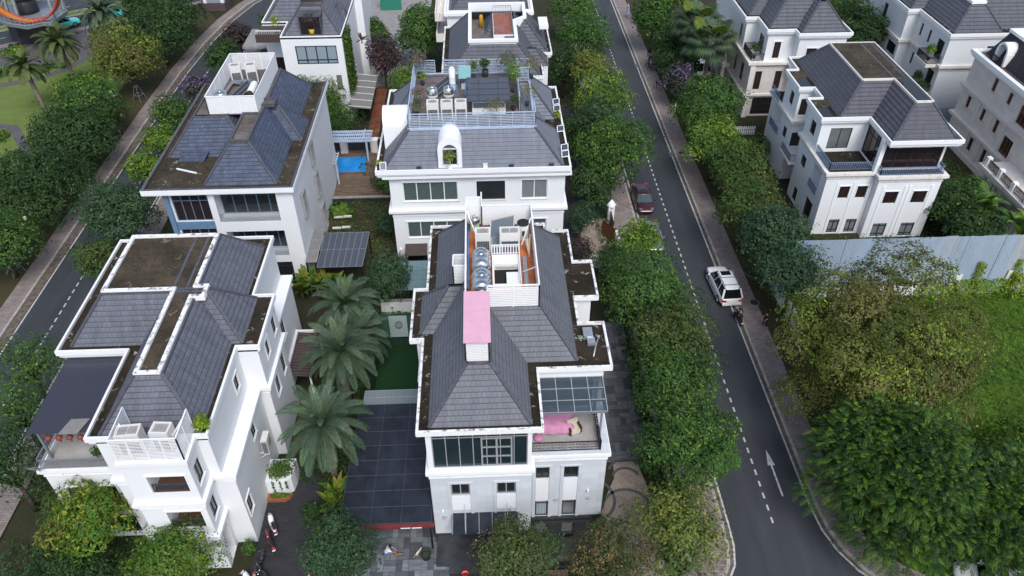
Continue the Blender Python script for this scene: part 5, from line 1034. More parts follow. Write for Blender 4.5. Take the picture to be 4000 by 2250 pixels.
for o in w3[:2]:
    P = plane('-y', 55.2); m = MB(); m.pbox(P, o[2] + .03, o[3] - .03, .03, .06, o[4] + .02, o[4] + .85); m.build('glass_balustrade', 'rail_glass', h3)
    m = MB(); m.pbox(P, o[2] + .03, o[3] - .03, .02, .07, o[4] + .85, o[4] + .9); m.build('handrail', 'frame_grey', h3); i_ = op('-y', 55.2 + 1.25, o[2] + .02, o[3] - .02, o[4] + .02, o[5] - .02, .14); window(h3, i_, 5, (), 'frame_blue', 'glass_dark', .07)
for o in w3[2:4]: window(h3, o, 4, (.75,), 'frame_blue', 'glass_brown', .06)
for o in w3[4:8]:
    wn = window(h3, o, 2, (), 'frame_grey', 'glass_dark', .1); P = plane('+x', -16.1); m = MB(); a0, a1, z0_, z1_ = o[2:6]
    m.pbox(P, a0 - .1, a0, -.28, -.002, z0_ - .1, z1_ + .1); m.pbox(P, a1, a1 + .1, -.28, -.002, z0_ - .1, z1_ + .1); m.pbox(P, a0, a1, -.28, -.002, z0_ - .1, z0_); m.pbox(P, a0, a1, -.28, -.002, z1_, z1_ + .1); m.build('window_surround', 'frame_grey', wn)
window(h3, w3[8], 5, (.8,), 'frame_dark', 'glass_dark')
m = MB(); m.box(-26.62, -23.12, 55.5, 55.59, 6.35, 7.1); m.box(-26.85, -26.45, 55.35, 55.75, 0, 10.4); m.build('blue_panel', 'frame_blue', h3); bpy.context.view_layer.update()
m = MB(); m.ring(P3, 0, -.14, 10.32, 10.75); m.ring(P3, -.03, -1.2, 10.25, 10.32); m.build('parapet', 'white_trim', h3); m = MB(); m.ring(P3, -.04, -.26, 10.75, 10.79); m.build('parapet_cap', 'cap_dark', h3); m = MB(); m.poly([(p[0], p[1], 10.68) for p in offs(P3, -.13)]); m.build('flat_eaves', 'eaves_moss', h3)
roofset(h3, 'tile_slate', [(-23.2, -17.27, 55.45, 74.2), (-27.45, -20.2, 60.15, 74.0), (-22.0, -16.4, 62.75, 66.8)], 10.69, 13.42, 1.24)
m = MB(); m.ring(rect(-20.98, -19.48, 57.7, 62.6), .06, -.12, 13.3, 13.62); m.ring(rect(-19.9, -18.6, 64.2, 65.4), .06, -.1, 13.3, 13.62); m.build('deck_kerb', 'cap_dark', h3)
m = MB(); m.poly([(-20.9, 57.8, 13.46), (-19.55, 57.8, 13.46), (-19.55, 62.6, 13.46), (-20.9, 62.6, 13.46)]); m.poly([(-19.8, 64.25, 13.46), (-18.65, 64.25, 13.46), (-18.65, 65.35, 13.46), (-19.8, 65.35, 13.46)]); m.poly([(-25.1, 62.7, 13.44), (-19.5, 62.7, 13.44), (-19.5, 72, 13.44), (-25.1, 72, 13.44)]); m.build('roof_deck', 'deck_stone', h3)
m = MB(); LB = (-23.95, -19.75, 62.8, 71.9); zt = 15.05
louvre(m, LB[0], LB[2], LB[1], LB[2], 13.35, zt, .11, .09, 1.4); louvre(m, LB[0], LB[3], LB[0], LB[2], 13.35, zt, .11, .075, 1.5); louvre(m, LB[1], LB[3], LB[0], LB[3], 13.35, zt, .11, .075, 1.4); m.box(LB[1] - .03, LB[1] + .03, LB[2], LB[3], 13.35, zt + .04); m.build('louvre_box', 'white_paint', h3)
m = MB(); m.hexa([(-26.3, 59.3, 10.72), (-24.2, 59.3, 10.72), (-23.8, 60.9, 11.2), (-26.3, 60.9, 11.2), (-26.3, 59.3, 10.80), (-24.2, 59.3, 10.80), (-23.8, 60.9, 11.32), (-26.3, 60.9, 11.32)]); m.build('lean_to_roof', 'tile_slate', h3)
tag(MB().bar((-26.2, 58.2, 10.76), (-24.3, 57.4, 10.76), .12, .1).build('pipe', 'white_paint'), 'white length of pipe lying on the mossy flat roof', 'pipe')
tag(MB().tube([(-26.2, 65.2, 10.75), (-25.6, 65.0, 10.75), (-25.2, 65.6, 10.75), (-24.6, 65.2, 10.76), (-24.0, 65.3, 10.76)], .05, 6).build('cable', 'white_paint'), 'white cable straggling across the mossy flat roof', 'cable')
tag(MB().prism([(-26.2, 62.2), (-25.7, 61.9), (-25.3, 62.5), (-25.5, 63.0), (-25.9, 62.6)], 11.62, 11.70).build('tile_scrap', 'off_white'), 'broken white sheet scrap lying on the slate roof', 'scrap')

# ---- dormer house with the roof garden (middle centre)
h4 = thing('house', 'white house with arched dormer and railed roof garden, middle of the centre row', 'house', (-1, 64, 0), 0, 'villas of the estate')
P4 = rect(-9.3, 7.3, 56.75, 72.3); W4 = rect(-8.3, 6.87, 57.35, 71.8)
def row(y, L): return [op('-y', y, *q) for q in L]
w4 = row(57.35, [(-7.2, -2.45, 7.4, 9.35), (-.82, 1.66, 7.4, 9.35), (3.05, 5.35, 7.4, 9.35), (-7.15, -2.4, 3.5, 5.25), (3.0, 5.35, 3.5, 5.25), (-7.4, -5.6, .5, 1.9), (-.8, 1.6, 3.5, 5.25)])
walls(MB(), W4, 0, 10.6, w4).build('wall', 'white_wall', h4)
window(h4, w4[0], 4, (), 'frame_white', 'curtain_green', .08, sill='ledge_stone'); window(h4, w4[1], 2, (), 'frame_dark', 'glass_dark', .05, sill='ledge_stone'); window(h4, w4[2], 2, (), 'frame_white', 'curtain_grey', .08, sill='ledge_stone')
for o in w4[3:5]: window(h4, o, 4 if o[3] < 0 else 2, (), 'frame_white', 'curtain_green', .08)
window(h4, w4[5], 2, (), 'frame_dark', 'glass_dark'); window(h4, w4[6], 2, (), 'frame_white', 'glass_dark')
m = MB(); m.ring(W4, .3, -.05, 6.35, 6.6); m.ring(W4, .16, -.04, 6.2, 6.35); m.ring(W4, .05, -.02, 5.85, 5.95)
for o in w4[:5]: trim(m, o, .12, .04)
m.build('ledge', 'white_trim', h4); cornice(h4, P4, 10.9, 'white_trim', h=.42); m = MB(); m.ring(W4, .5, -.02, 10.0, 10.3); m.ring(W4, .25, -.02, 9.8, 10.0); m.build('eaves_moulding', 'white_trim', h4)
roofset(h4, 'tile_grey', [(-8.75, 6.7, 56.9, 63.6), (-8.75, 5.65, 57.4, 71.9), (-8.75, 6.72, 65.6, 72.0)], 10.7, 13.4, 1.12, .36)
m = MB(); m.poly([(-6.4, 59.3, 13.43), (4.35, 59.3, 13.43), (4.35, 61.6, 13.43), (3.2, 62.2, 13.43), (3.2, 68, 13.43), (4.35, 68.2, 13.43), (4.35, 70.1, 13.43), (-6.4, 70.1, 13.43)]); m.build('roof_terrace', 'floor_brown', h4)
m = MB()
for q in ((-6.4, 59.3, 4.35, 59.3), (4.35, 59.3, 4.35, 61.6), (3.15, 62.2, 3.15, 67.6), (3.15, 68.1, 4.35, 68.1), (4.35, 68.1, 4.35, 70.1), (4.35, 70.1, -3.7, 70.1), (-4.5, 70.1, -6.4, 70.1), (-6.4, 70.1, -6.4, 59.3)): louvre(m, *q, 13.42, 14.75, .15, .06, .95, .025, .05)
m.build('terrace_fence', 'rail_pale', h4); m = MB(); m.ring([(-6.4, 59.3), (4.35, 59.3), (4.35, 70.1), (-6.4, 70.1)], .08, -.1, 13.2, 13.5); m.build('terrace_kerb', 'rail_pale', h4)
def dormer(cx, y0, wd, z0, zs, back, face):
    """arched dormer; face -y (front) or -x"""
    r = wd / 2; prof = [(-r, z0), (-r, zs)] + [(-r * math.cos(a), zs + r * 1.15 * math.sin(a)) for a in np.linspace(.15, PI - .15, 12)] + [(r, zs), (r, z0)]
    m = MB(); T = (lambda a, d_, z: (cx + a, y0 + d_, z)) if face == '-y' else (lambda a, d_, z: (y0 + d_, cx + a, z))
    for a, b in zip(prof, prof[1:]): m.poly([T(a[0], 0, a[1]), T(b[0], 0, b[1]), T(b[0], back, b[1]), T(a[0], back, a[1])], True)
    inn = [(p[0] * .66, z0 + .55 + (p[1] - z0) * .66 - .18) for p in prof]
    for i in range(len(prof) - 1): m.poly([T(prof[i][0], 0, prof[i][1]), T(prof[i + 1][0], 0, prof[i + 1][1]), T(inn[i + 1][0], 0, inn[i + 1][1]), T(inn[i][0], 0, inn[i][1])]); m.poly([T(inn[i][0], 0, inn[i][1]), T(inn[i + 1][0], 0, inn[i + 1][1]), T(inn[i + 1][0], .22, inn[i + 1][1]), T(inn[i][0], .22, inn[i][1])])
    m.poly([T(-r, 0, z0), T(r, 0, z0), T(inn[-1][0], 0, inn[-1][1]), T(inn[0][0], 0, inn[0][1])]); m.poly([T(inn[0][0], 0, inn[0][1]), T(inn[-1][0], 0, inn[-1][1]), T(inn[-1][0], .22, inn[-1][1]), T(inn[0][0], .22, inn[0][1])])
    o = m.build('dormer', 'white_trim', h4); g = MB(); g.poly([T(p[0], .18, p[1]) for p in inn]); g.build('pane', 'glass_grey', o)
    f_ = MB(); w2 = r * .66; zm = zs + .02; zb = inn[0][1]
    for a0, a1, za, zb_ in ((-w2, w2, zm - .05, zm + .05), (-w2, w2, zb, zb + .08), (-.03, .03, zb, zm), (-w2, -w2 + .08, zb, zm), (w2 - .08, w2, zb, zm)): P0 = [T(a0, .1, za), T(a1, .1, za), T(a1, .17, za), T(a0, .17, za), T(a0, .1, zb_), T(a1, .1, zb_), T(a1, .17, zb_), T(a0, .17, zb_)]; f_.hexa(P0)
    f_.build('window_frame', 'frame_white', o); k = MB(); k.hexa([T(.05, .14, zb + .1), T(w2 - .08, .14, zb + .1), T(w2 - .08, .175, zb + .1), T(.05, .175, zb + .1), T(.05, .14, zm - .06), T(w2 - .08, .14, zm - .06), T(w2 - .08, .175, zm - .06), T(.05, .175, zm - .06)]); k.build('open_casement', 'glass_brown', o)
dormer(-2.95, 57.05, 2.0, 10.7, 12.6, 2.6, '-y'); dormer(62.0, -8.75, 2.6, 10.7, 12.7, 2.4, '-x')
m = MB(); m.hexa([(-7.5, 56.0, 2.45), (-5.5, 56.0, 2.45), (-5.5, 57.34, 2.8), (-7.5, 57.34, 2.8), (-7.5, 56.0, 2.5), (-5.5, 56.0, 2.5), (-5.5, 57.34, 2.85), (-7.5, 57.34, 2.85)]); m.build('window_canopy', 'canopy_brown', h4)
MB().box(-8.0, -7.85, 57.15, 57.33, 2.2, 2.4).build('camera_box', 'white_paint', h4)

# ---- house with the ivy column (far left back)
h5 = thing('house', 'white cube house with wide dark-framed window and ivy-hung corner, back left', 'house', (-20, 95, 0), 0, 'villas of the estate')
W5 = [(-22.9, 86.8), (-15.95, 86.8), (-15.95, 108), (-25.9, 108), (-25.9, 91.4), (-22.9, 91.4)]
w5 = row(86.8, [(-21.4, -16.7, 7.4, 9.6), (-17.2, -16.6, 4.2, 6.0)]) + [op('+x', -15.95, 87.6, 91, 7.0, 9.8), op('+x', -15.95, 89, 91.5, 4.2, 6.0), op('-y', 91.4, -25.6, -23.0, 3.6, 6.4)]
walls(MB(), W5, 0, 10.6, w5).build('wall', 'white_wall', h5); window(h5, w5[0], 4, (.22,), 'frame_dark', 'curtain_blue', .12); window(h5, w5[1], 1, (), 'frame_dark', 'curtain_grey', .06); window(h5, w5[2], 3, (), 'frame_dark', 'glass_dark'); window(h5, w5[3], 2, (), 'frame_dark', 'glass_dark'); window(h5, w5[4], 3, (), 'frame_brown', 'glass_brown')
cornice(h5, W5, 10.72, 'white_trim', h=.3, steps=((0, 0),), gutter='deck_stone', inner=-.14)
roofset(h5, 'tile_plum', [(-22.7, -16.15, 87.4, 106), (-25.6, -19, 91.5, 106)], 10.5, 13.2, 1.27, .42)
m = MB(); m.box(-20.7, -18.2, 89.8, 93, 13.1, 13.35); m.build('roof_deck', 'deck_stone', h5); m = MB(); louvre(m, -20.6, 90.4, -18.3, 90.4, 13.3, 14.6, .16, .07, 2.4); m.build('vent_louvre', 'frame_dark', h5)
m = MB(); P = plane('-y', 87.5); m.pbox(P, -20.5, -18.3, 0, .1, 10.6, 12.6); m.build('dormer_shade_panel', 'room_dark', h5); m = MB()  # solid near-black panel paints the unlit recess of the dormer
for a in (-20.62, -18.25): m.box(a, a + .12, 87.35, 89.4, 10.55, 12.75)
m.box(-20.7, -18.1, 87.3, 89.5, 12.7, 12.85); m.build('dormer_frame', 'cap_dark', h5)
m = MB(); m.hexa([(-17.1, 92.0, 10.5), (-16.0, 92.0, 10.5), (-16.0, 94.4, 10.5), (-17.1, 94.4, 10.5), (-17.0, 93.1, 12.6), (-16.3, 93.1, 11.6), (-16.3, 93.3, 11.6), (-17.0, 93.3, 12.6)]); m.build('side_dormer', 'cap_dark', h5)
m = MB(); m.box(-29.4, -22.92, 93.4, 99, 6.7, 7.0); m.build('eaves_slab', 'concrete', h5); m = MB(); m.box(-26.0, -22.92, 88.0, 91.38, 9.6, 10.3); m.box(-26.0, -22.92, 88.0, 88.2, 10.3, 10.5); m.build('planter_ledge', 'canopy_brown', h5); railing(h5, [(-25.9, 88.3), (-23, 88.3)], 10.3, .6, 'white_paint', .2, 'balcony_railing', .012)
m = MB(); m.box(-15.93, -15.0, 99, 108, 0, 13.5); m.build('tall_wall', 'white_wall', h5)
m = MB(); m.hexa([(-15.9, 84.5, 3.0), (-13.3, 84.5, 2.7), (-13.3, 93.4, 2.7), (-15.9, 93.4, 3.0), (-15.9, 84.5, 3.15), (-13.3, 84.5, 2.85), (-13.3, 93.4, 2.85), (-15.9, 93.4, 3.15)]); cn = m.build('side_canopy', 'canopy_grey', h5)
m = MB()
for i in range(6): y = 84.6 + i * 1.75; m.bar((-15.9, y, 3.18), (-13.3, y, 2.88), .08, .05)
m.build('canopy_rib', 'off_white', cn); cover('ivy_curtain', 'long green ivy curtain hanging down the white house corner', 'ivy', [(-15.9, -15.5, 87.2, 90.3, 3.6, 10.6)], 'vine', 85, .28, 31)

# ---- house with the sunken roof terrace (back centre)
h6 = thing('house', 'dark-roofed house with a white-walled sunken roof terrace, back of the centre row', 'house', (1.5, 82, 0), 0, 'villas of the estate')
P6 = [(-4.25, 74.7), (6.3, 74.7), (6.3, 80.6), (7.6, 80.6), (7.6, 88.6), (-4.25, 88.6)]; W6 = offs(P6, -.4); walls(MB(), W6, 0, 10.6, [op('+x', W6[1][0], 75.6, 77.0, 7.4, 9.6), op('+x', W6[3][0], 83, 84.5, 7.4, 9.6)]).build('wall', 'white_wall', h6)
cornice(h6, P6, 10.9, 'old_parapet'); roofset(h6, 'tile_ash', [(-3.62, 5.95, 75.1, 88.3), (-1.0, 7.15, 81.2, 88.2), (1.0, 6.95, 77.5, 80.0)], 10.7, 13.4, 1.18, .40)
D6 = [(-1.3, 77.4), (3.65, 77.4), (3.65, 82.7), (4.85, 83.8), (4.85, 88.0), (-1.3, 88.0)]
m = MB(); m.ring(D6, .1, -.26, 12.1, 13.75); m.build('terrace_parapet', 'white_trim', h6); m = MB(); m.poly([(p[0], p[1], 12.3) for p in offs(D6, -.1)]); m.build('terrace_floor', 'floor_brown', h6)
m = MB(); m.box(1.25, 3.35, 79.2, 85.4, 12.3, 13.5); m.build('platform', 'white_trim', h6); m = MB(); m.poly([(1.3, 79.25, 13.51), (3.33, 79.25, 13.51), (3.33, 85.35, 13.51), (1.3, 85.35, 13.51)]); m.build('platform_floor', 'floor_red', h6)
railing(h6, [(1.3, 79.3), (2.3, 79.3)], 13.5, .8, 'steel_grey', .2, 'railing', .014); railing(h6, [(3.3, 79.3), (3.3, 85.3), (1.3, 85.3)], 13.5, .85, 'steel_grey', .25, 'railing', .014)
m = MB()
for i in range(5): m.box(2.4, 3.3, 78.3 + .2 * i, 78.5 + .2 * i, 12.3, 12.5 + .22 * i)
m.build('stair', 'steel_grey', h6); m = MB(); m.box(6.3, 7.3, 82.8, 85.4, 12.6, 13.0); m.build('chimney_deck', 'white_trim', h6)
m = MB(); m.box(6.4, 8.0, 77.2, 79.2, 6.7, 6.95); m.build('side_balcony', 'ledge_stone', h6); railing(h6, [(6.4, 77.2), (8.0, 77.2), (8.0, 79.2), (6.4, 79.2)], 6.95, .8, 'black_iron', .2, 'balcony_railing', .015)
tag(MB().box(-.2, .15, 79.2, 79.5, 12.32, 12.5).lathe((0, 84.4, 13.0), [(.05, -.7), (.2, -.62), (.22, .5), (.15, .7), (.05, .72)], 12).build('punch_bag', 'amber'), 'amber yellow punch bag on the sunken roof terrace', 'punch bag')
h6b = thing('house', 'white house with stacked side balconies, beyond the sunken roof terrace', 'house', (1, 98, 0), 0, 'villas of the estate')
walls(MB(), rect(-4.1, 6.0, 92.8, 106), 0, 11.2, [op('-y', 92.8, 0, 2, 7.4, 9.4), op('-x', -4.1, 95, 97, 7.4, 9.4)]).build('wall', 'white_wall', h6b); m = MB(); m.ring(rect(-4.1, 6.0, 92.8, 106), .35, -.2, 10.6, 10.95); m.ring(rect(-4.1, 6.0, 92.8, 106), .2, -.2, 10.4, 10.6); m.build('cornice', 'white_trim', h6b)
m = MB()
for z in (7.0, 9.6): m.box(-5.6, -4.12, 93.6, 98.5, z, z + .3); m.ring(rect(-5.6, -4.12, 93.6, 98.5), 0, -.15, z + .3, z + 1.0)
m.build('balcony', 'ledge_stone', h6b); roofset(h6b, 'tile_ash', [(-3.6, 5.5, 93.3, 105.5)], 11.0, 13.4, 1.2, .45)

# ---- white corner house with blue balcony rails (right)
h7 = thing('house', 'white house with blue balcony rails and dark hip roof, behind the metal hoarding', 'house', (37, 69, 0), 0, 'villas of the estate')
P7 = [(31.55, 64.5), (36.1, 64.5), (36.1, 59.8), (42.85, 59.8), (42.85, 78.5), (32.8, 78.5), (32.8, 75.4), (31.55, 75.4), (31.55, 71.0), (33.05, 71.0), (33.05, 68.8), (31.55, 68.8)]; U7 = [(31.9, 64.9), (36.3, 64.9), (36.3, 61.3), (42.4, 61.3), (42.4, 78.1), (33.2, 78.1), (33.2, 75.1), (31.9, 75.1), (31.9, 71.3), (33.4, 71.3), (33.4, 68.5), (31.9, 68.5)]
L7 = [(31.9, 61.0), (36.5, 61.0), (36.5, 60.2), (42.5, 60.2), (42.5, 78.1), (31.9, 78.1), (31.9, 71.3), (33.4, 71.3), (33.4, 68.5), (31.9, 68.5)]
l7 = row(61.0, [(33.4, 34.4, 4.15, 5.5), (35.1, 36.1, 4.15, 5.5), (33.35, 34.4, .12, 1.7), (35.05, 36.1, .12, 1.7)]) + row(60.2, [(37.45, 38.75, 3.95, 5.3), (40.15, 41.5, 3.95, 5.3), (37.4, 38.75, .1, 1.65), (40.15, 41.5, .1, 1.65)]) + [op('-x', 31.9, 66.1, 67.3, 4.3, 5.5), op('-x', 31.9, 62.2, 64.2, 3.7, 6.3, 1.0), op('-x', 31.9, 66.2, 67.2, .3, 1.8), op('-x', 31.9, 62.3, 64.0, .2, 2.6), op('-x', 31.9, 72.3, 73.3, 4.3, 5.5), op('-x', 31.9, 74.3, 77, 3.7, 6.3, 1.0), op('-y', 71.3, 32.1, 33.1, 4.0, 5.6)]
u7 = row(64.9, [(32.9, 35.0, 7.3, 9.5)]) + [op('-x', 36.3, 61.6, 64.7, 7.1, 10.1), op('-y', 61.3, 36.5, 42.2, 7.1, 10.1), op('-x', 31.9, 66.0, 67.2, 8.0, 9.4), op('-x', 31.9, 72.6, 73.6, 8.0, 9.4), op('-y', 71.3, 32.2, 33.0, 7.6, 9.4)]
m = MB(); walls(m, L7, 0, 6.85, l7); walls(m, U7, 6.85, 10.4, u7); m.build('wall', 'white_wall', h7); m = MB(); m.poly([(p[0], p[1], 6.98) for p in offs(L7, -.05)]); m.build('terrace_floor', 'roof_dirt', h7)
m = MB(); ledge(m, L7, 7.05, .32); m.build('ledge', 'ledge_stone', h7); m = MB(); [trim(m, o, .08, .04, False) for o in l7[:2] + l7[4:6]]; P = plane('-y', 60.2)
for a in (37.2, 39.3, 39.7, 41.8): m.pbox(P, a - .12, a + .12, -.05, -.002, .0, 5.9)
P = plane('-y', 61.0)
for a in (33.15, 34.75, 36.35): m.pbox(P, a - .1, a + .1, -.05, -.002, .0, 5.9)
m.build('pilaster', 'white_trim', h7)
for o in l7[:2] + l7[4:6]: window(h7, o, 2, (), 'frame_brown', 'glass_brown', .08)
for o in l7[2:4] + l7[6:8]: window(h7, o, 2, (.2, .8), 'frame_dark', 'curtain_grey', .09)
for o in (l7[8], l7[10], l7[11], l7[12], l7[14], u7[3], u7[4], u7[5]): window(h7, o, 2, (), 'frame_brown', 'glass_dark', .07)
window(h7, u7[0], 2, (), 'frame_brown', 'glass_grey', .07); window(h7, u7[1], 3, (.75,), 'frame_brown', 'glass_brown', .1); window(h7, u7[2], 4, (.8,), 'frame_brown', 'glass_brown', .1)
m = MB(); m.box(36.0, 36.4, 60.75, 61.25, 7.05, 10.4); m.build('column', 'white_trim', h7)
cornice(h7, P7, 10.8, 'white_trim', gutter='deck_pale'); roofset(h7, 'tile_warm', [(36.5, 42.35, 60.2, 78.0), (33.48, 42.0, 64.9, 77.8)], 10.62, 13.35, 1.23, .40)
D7 = [(35.6, 67.05), (38.65, 67.05), (38.65, 62.35), (40.2, 62.35), (40.2, 75.6), (35.6, 75.6)]; m = MB(); m.ring(D7, .05, -.05, 13.25, 13.46); m.build('deck_kerb', 'ledge_stone', h7); m = MB(); m.poly([(p[0], p[1], 13.40) for p in offs(D7, -.07)]); m.build('roof_deck', 'deck_pale', h7)
m = MB(); m.prism([(38.85, 62.6), (40.05, 62.6), (40.05, 67.5), (39.2, 67.0), (38.9, 65)], 13.401, 13.41); m.prism([(31.8, 65.0), (33.2, 65.0), (33.3, 67.2), (31.8, 66.6)], 10.615, 10.625); m.prism([(31.8, 71.4), (33.4, 71.4), (33.3, 73.8), (31.8, 73.0)], 10.615, 10.625); tag(m.build('rain_puddle', 'water_dark'), 'still rainwater puddles on the flat roof corners', 'puddle', None, 'stuff')
for q in ([(32.0, 64.8), (32.0, 61.35), (36.1, 61.35)], [(36.4, 62.2), (36.4, 60.25), (42.3, 60.25), (42.3, 61.2)], [(31.75, 64.2), (31.75, 62.2)]): railing(h7, q, 7.06 if q[0][0] != 31.75 else 3.75, .8, 'rail_blue', .16, 'balcony_railing', .022)
railing(h7, [(31.75, 77), (31.75, 74.3)], 3.75, .8, 'rail_blue', .16, 'balcony_railing', .022); railing(h7, [(31.6, 78), (31.6, 75.4)], 7.06, .9, 'rail_blue', .2, 'balcony_railing', .02)
for y0, y1, z in ((68.4, 71.4, 3.5),): m = MB(); m.box(31.2, 33.38, y0, y1, z, z + .3); m.build('balcony', 'ledge_stone', h7); railing(h7, [(33.2, y0 + .1), (31.3, y0 + .1), (31.3, y1 - .1)], z + .3, .8, 'rail_blue', .16, 'balcony_railing', .022)

# ---- cream and white house (right, behind)
h8 = thing('house', 'cream stone house with white top storey beside the fan palms', 'house', (36, 91, 0), 0, 'villas of the estate')
P8 = [(32.73, 85.73), (35.96, 85.73), (35.96, 84.4), (42.2, 84.4), (42.2, 104), (31.3, 104), (31.3, 89.7), (32.73, 89.7)]; U8 = offs(P8, -.4); L8 = [(31.6, 85.9), (36.2, 85.9), (36.2, 84.8), (41.8, 84.8), (41.8, 103.6), (31.6, 103.6)]
yu = U8[0][1]; xu = U8[-1][0]; xl = U8[-2][0]
l8 = row(85.9, [(32.4, 33.2, 3.5, 5.8), (34.8, 35.6, 3.5, 5.8), (32.7, 35.3, .2, 2.4)]) + [op('-x', 31.6, 88.0, 89.2, 3.6, 5.8), op('-x', 31.6, 91.0, 91.8, 3.6, 5.8), op('-x', 31.6, 90.5, 92, .4, 2.4), op('-x', 31.6, 95, 99, .2, 2.8, 1.2), op('-x', 31.6, 95, 99, 3.7, 6.0, 1.2)]
u8 = [op('-y', yu, 34.0, 34.8, 7.3, 9.3), op('-y', U8[2][1], 37.4, 38.6, 7.2, 9.0), op('-x', xu, 87.3, 89.0, 7.2, 9.4), op('-x', xl, 91.4, 92.2, 7.3, 9.4)]
walls(MB(), L8, 0, 6.9, l8).build('wall', 'cream_wall', h8); walls(MB(), U8, 6.9, 10.5, u8).build('upper_wall', 'white_wall', h8)
for o in l8[:2] + l8[3:6]: window(h8, o, 2, (), 'frame_brown', 'glass_brown', .07)
for o in u8[:3]: window(h8, o, 2, (.75,), 'frame_brown', 'glass_brown', .08)
window(h8, u8[3], 2, (), 'frame_dark', 'glass_dark'); window(h8, l8[2], 5, (.3, .6, .85), 'frame_brown', 'glass_dark', .08); m = MB(); ledge(m, L8, 7.0, .35, .3); m.ring(L8, .3, -.05, 2.75, 3.0); m.ring(L8, .15, -.05, 2.55, 2.75); [m.box(x - .3, x + .3, 85.55, 85.9, 0, 6.5) for x in (31.9,)]; m.build('ledge', 'ledge_stone', h8); m = MB(); m.poly([(p[0], p[1], 6.97) for p in offs(L8, -.05)]); m.build('ledge_top', 'ledge_stone', h8)
m = MB(); [trim(m, o, .12, .05) for o in u8[:2]]; m.build('window_trim', 'white_trim', h8)
cornice(h8, P8, 10.9, 'white_trim'); roofset(h8, 'tile_ash', [(36.55, 41.85, 85.15, 100), (33.25, 41, 86.7, 100), (31.95, 40, 90.75, 100)], 10.7, 13.4, 1.22, .42)
m = MB(); m.box(35.1, 39.9, 88.9, 98, 13.3, 13.75); m.build('roof_kerb', 'white_trim', h8); railing(h8, [(33.0, 89.6), (31.7, 89.6), (31.7, 86.2), (33.1, 86.2)], 7.0, .85, 'black_iron', .14, 'balcony_railing', .018)
for y in (93.5, 95.2, 98.2): MB().lathe((30.9, y, 0), [(.35, 0), (.35, .3), (.27, .4), (.24, 6.2), (.34, 6.4), (.36, 6.6)], 14).build('column', 'cream_wall', h8)
m = MB(); m.box(30.4, 31.58, 92.8, 99, 6.6, 7.0); m.box(30.6, 31.58, 93, 98.8, 3.2, 3.7); m.build('porch_slab', 'cream_wall', h8)

# ---- pale grey house (far right back)
h9 = thing('house', 'pale grey house with iron balconies and charcoal hip roof, far right back', 'house', (58, 91, 0), 0, 'villas of the estate')
P9 = [(53.1, 83.6), (66, 83.6), (66, 104), (51.7, 104), (51.7, 91.5), (53.1, 91.5)]; W9 = offs(P9, -.3); xw, xw2 = W9[0][0], W9[4][0]
w9 = [op('-x', xw, 90.1, 90.6, 8.0, 9.5), op('-x', xw, 88.0, 88.5, 8.0, 9.5), op('-x', xw, 84.7, 86.2, 7.2, 9.4), op('-x', xw, 90.1, 90.6, 4.4, 5.9), op('-x', xw, 84.7, 86.2, 3.6, 5.8), op('-x', xw2, 92.3, 94.6, 4.6, 6.0), op('-x', xw2, 97, 98, 7.6, 9.4), op('-y', W9[0][1], 58.1, 58.8, 4.4, 5.6), op('-y', W9[0][1], 58.1, 58.9, 8.9, 9.2), op('-y', W9[0][1], 60.6, 61.4, 4.4, 5.6)]
walls(MB(), W9, 0, 10.5, w9).build('wall', 'pale_grey_wall', h9); [window(h9, o, 1, (), 'frame_dark', 'glass_dark', .06) for o in w9]
m = MB(); ledge(m, W9, 7.0, .3, .3); m.box(51.8, xw, 84.3, 87.2, 6.55, 6.95); m.box(51.8, xw, 84.3, 87.0, 3.0, 3.4); m.build('ledge', 'ledge_stone', h9); railing(h9, [(xw, 87.1), (51.95, 87.1), (51.95, 84.4), (xw, 84.4)], 6.95, .85, 'black_iron', .12, 'balcony_railing', .018); railing(h9, [(xw, 86.9), (51.95, 86.9), (51.95, 84.4), (xw, 84.4)], 3.4, .85, 'black_iron', .12, 'balcony_railing', .018)
cornice(h9, P9, 10.8, 'white_trim'); roofset(h9, 'tile_ash', [(53.9, 59.6, 84.4, 102), (56, 65.5, 85.4, 102), (52.4, 60, 92.2, 102)], 10.6, 13.3, 1.25, .42); m = MB(); m.box(55.9, 57.6, 86.3, 90, 13.2, 13.5); m.build('roof_kerb', 'white_trim', h9)

# ---- beige stone house with porch (right edge)
h10 = thing('house', 'beige stone house with brown wood windows and columned porch at the right edge', 'house', (59, 70, 0), 0, 'villas of the estate')
P10 = rect(53.4, 68, 59.5, 79.6); W10 = rect(53.9, 67.6, 60, 79.2); F = '-x'
w10 = [op(F, 53.9, *q) for q in ((73.9, 74.6, 8.3, 9.8), (70.9, 71.6, 8.3, 9.6), (73.9, 74.6, 4.9, 6.3), (71.2, 71.9, 4.9, 6.4), (73.9, 74.7, 1.2, 2.8), (71.2, 71.9, 1.2, 2.9), (68.0, 69.8, 3.7, 5.7), (67.4, 69.2, 7.4, 9.4), (77, 77.7, 4.9, 6.3), (66, 66.8, 8.2, 9.5), (63, 64.6, 4.2, 6.0), (69.3, 70.1, .6, 2.6))]
walls(MB(), W10, 0, 10.3, w10).build('wall', 'beige_stone', h10); [window(h10, o, 3 if o[3] - o[2] > 1.2 else 1, (), 'wood_brown', 'glass_brown', .12) for o in w10]
m = MB(); m.ring(W10, .35, -.05, 6.75, 7.0); m.ring(W10, .18, -.05, 6.5, 6.75); m.ring(W10, .4, -.05, 3.3, 3.6); m.ring(W10, .25, -.05, 0, .6); [trim(m, o, .16, .06) for o in w10]
for y in (70.3, 75.4, 72.7): m.box(53.78, 53.898, y - .3, y + .3, .6, 6.5)
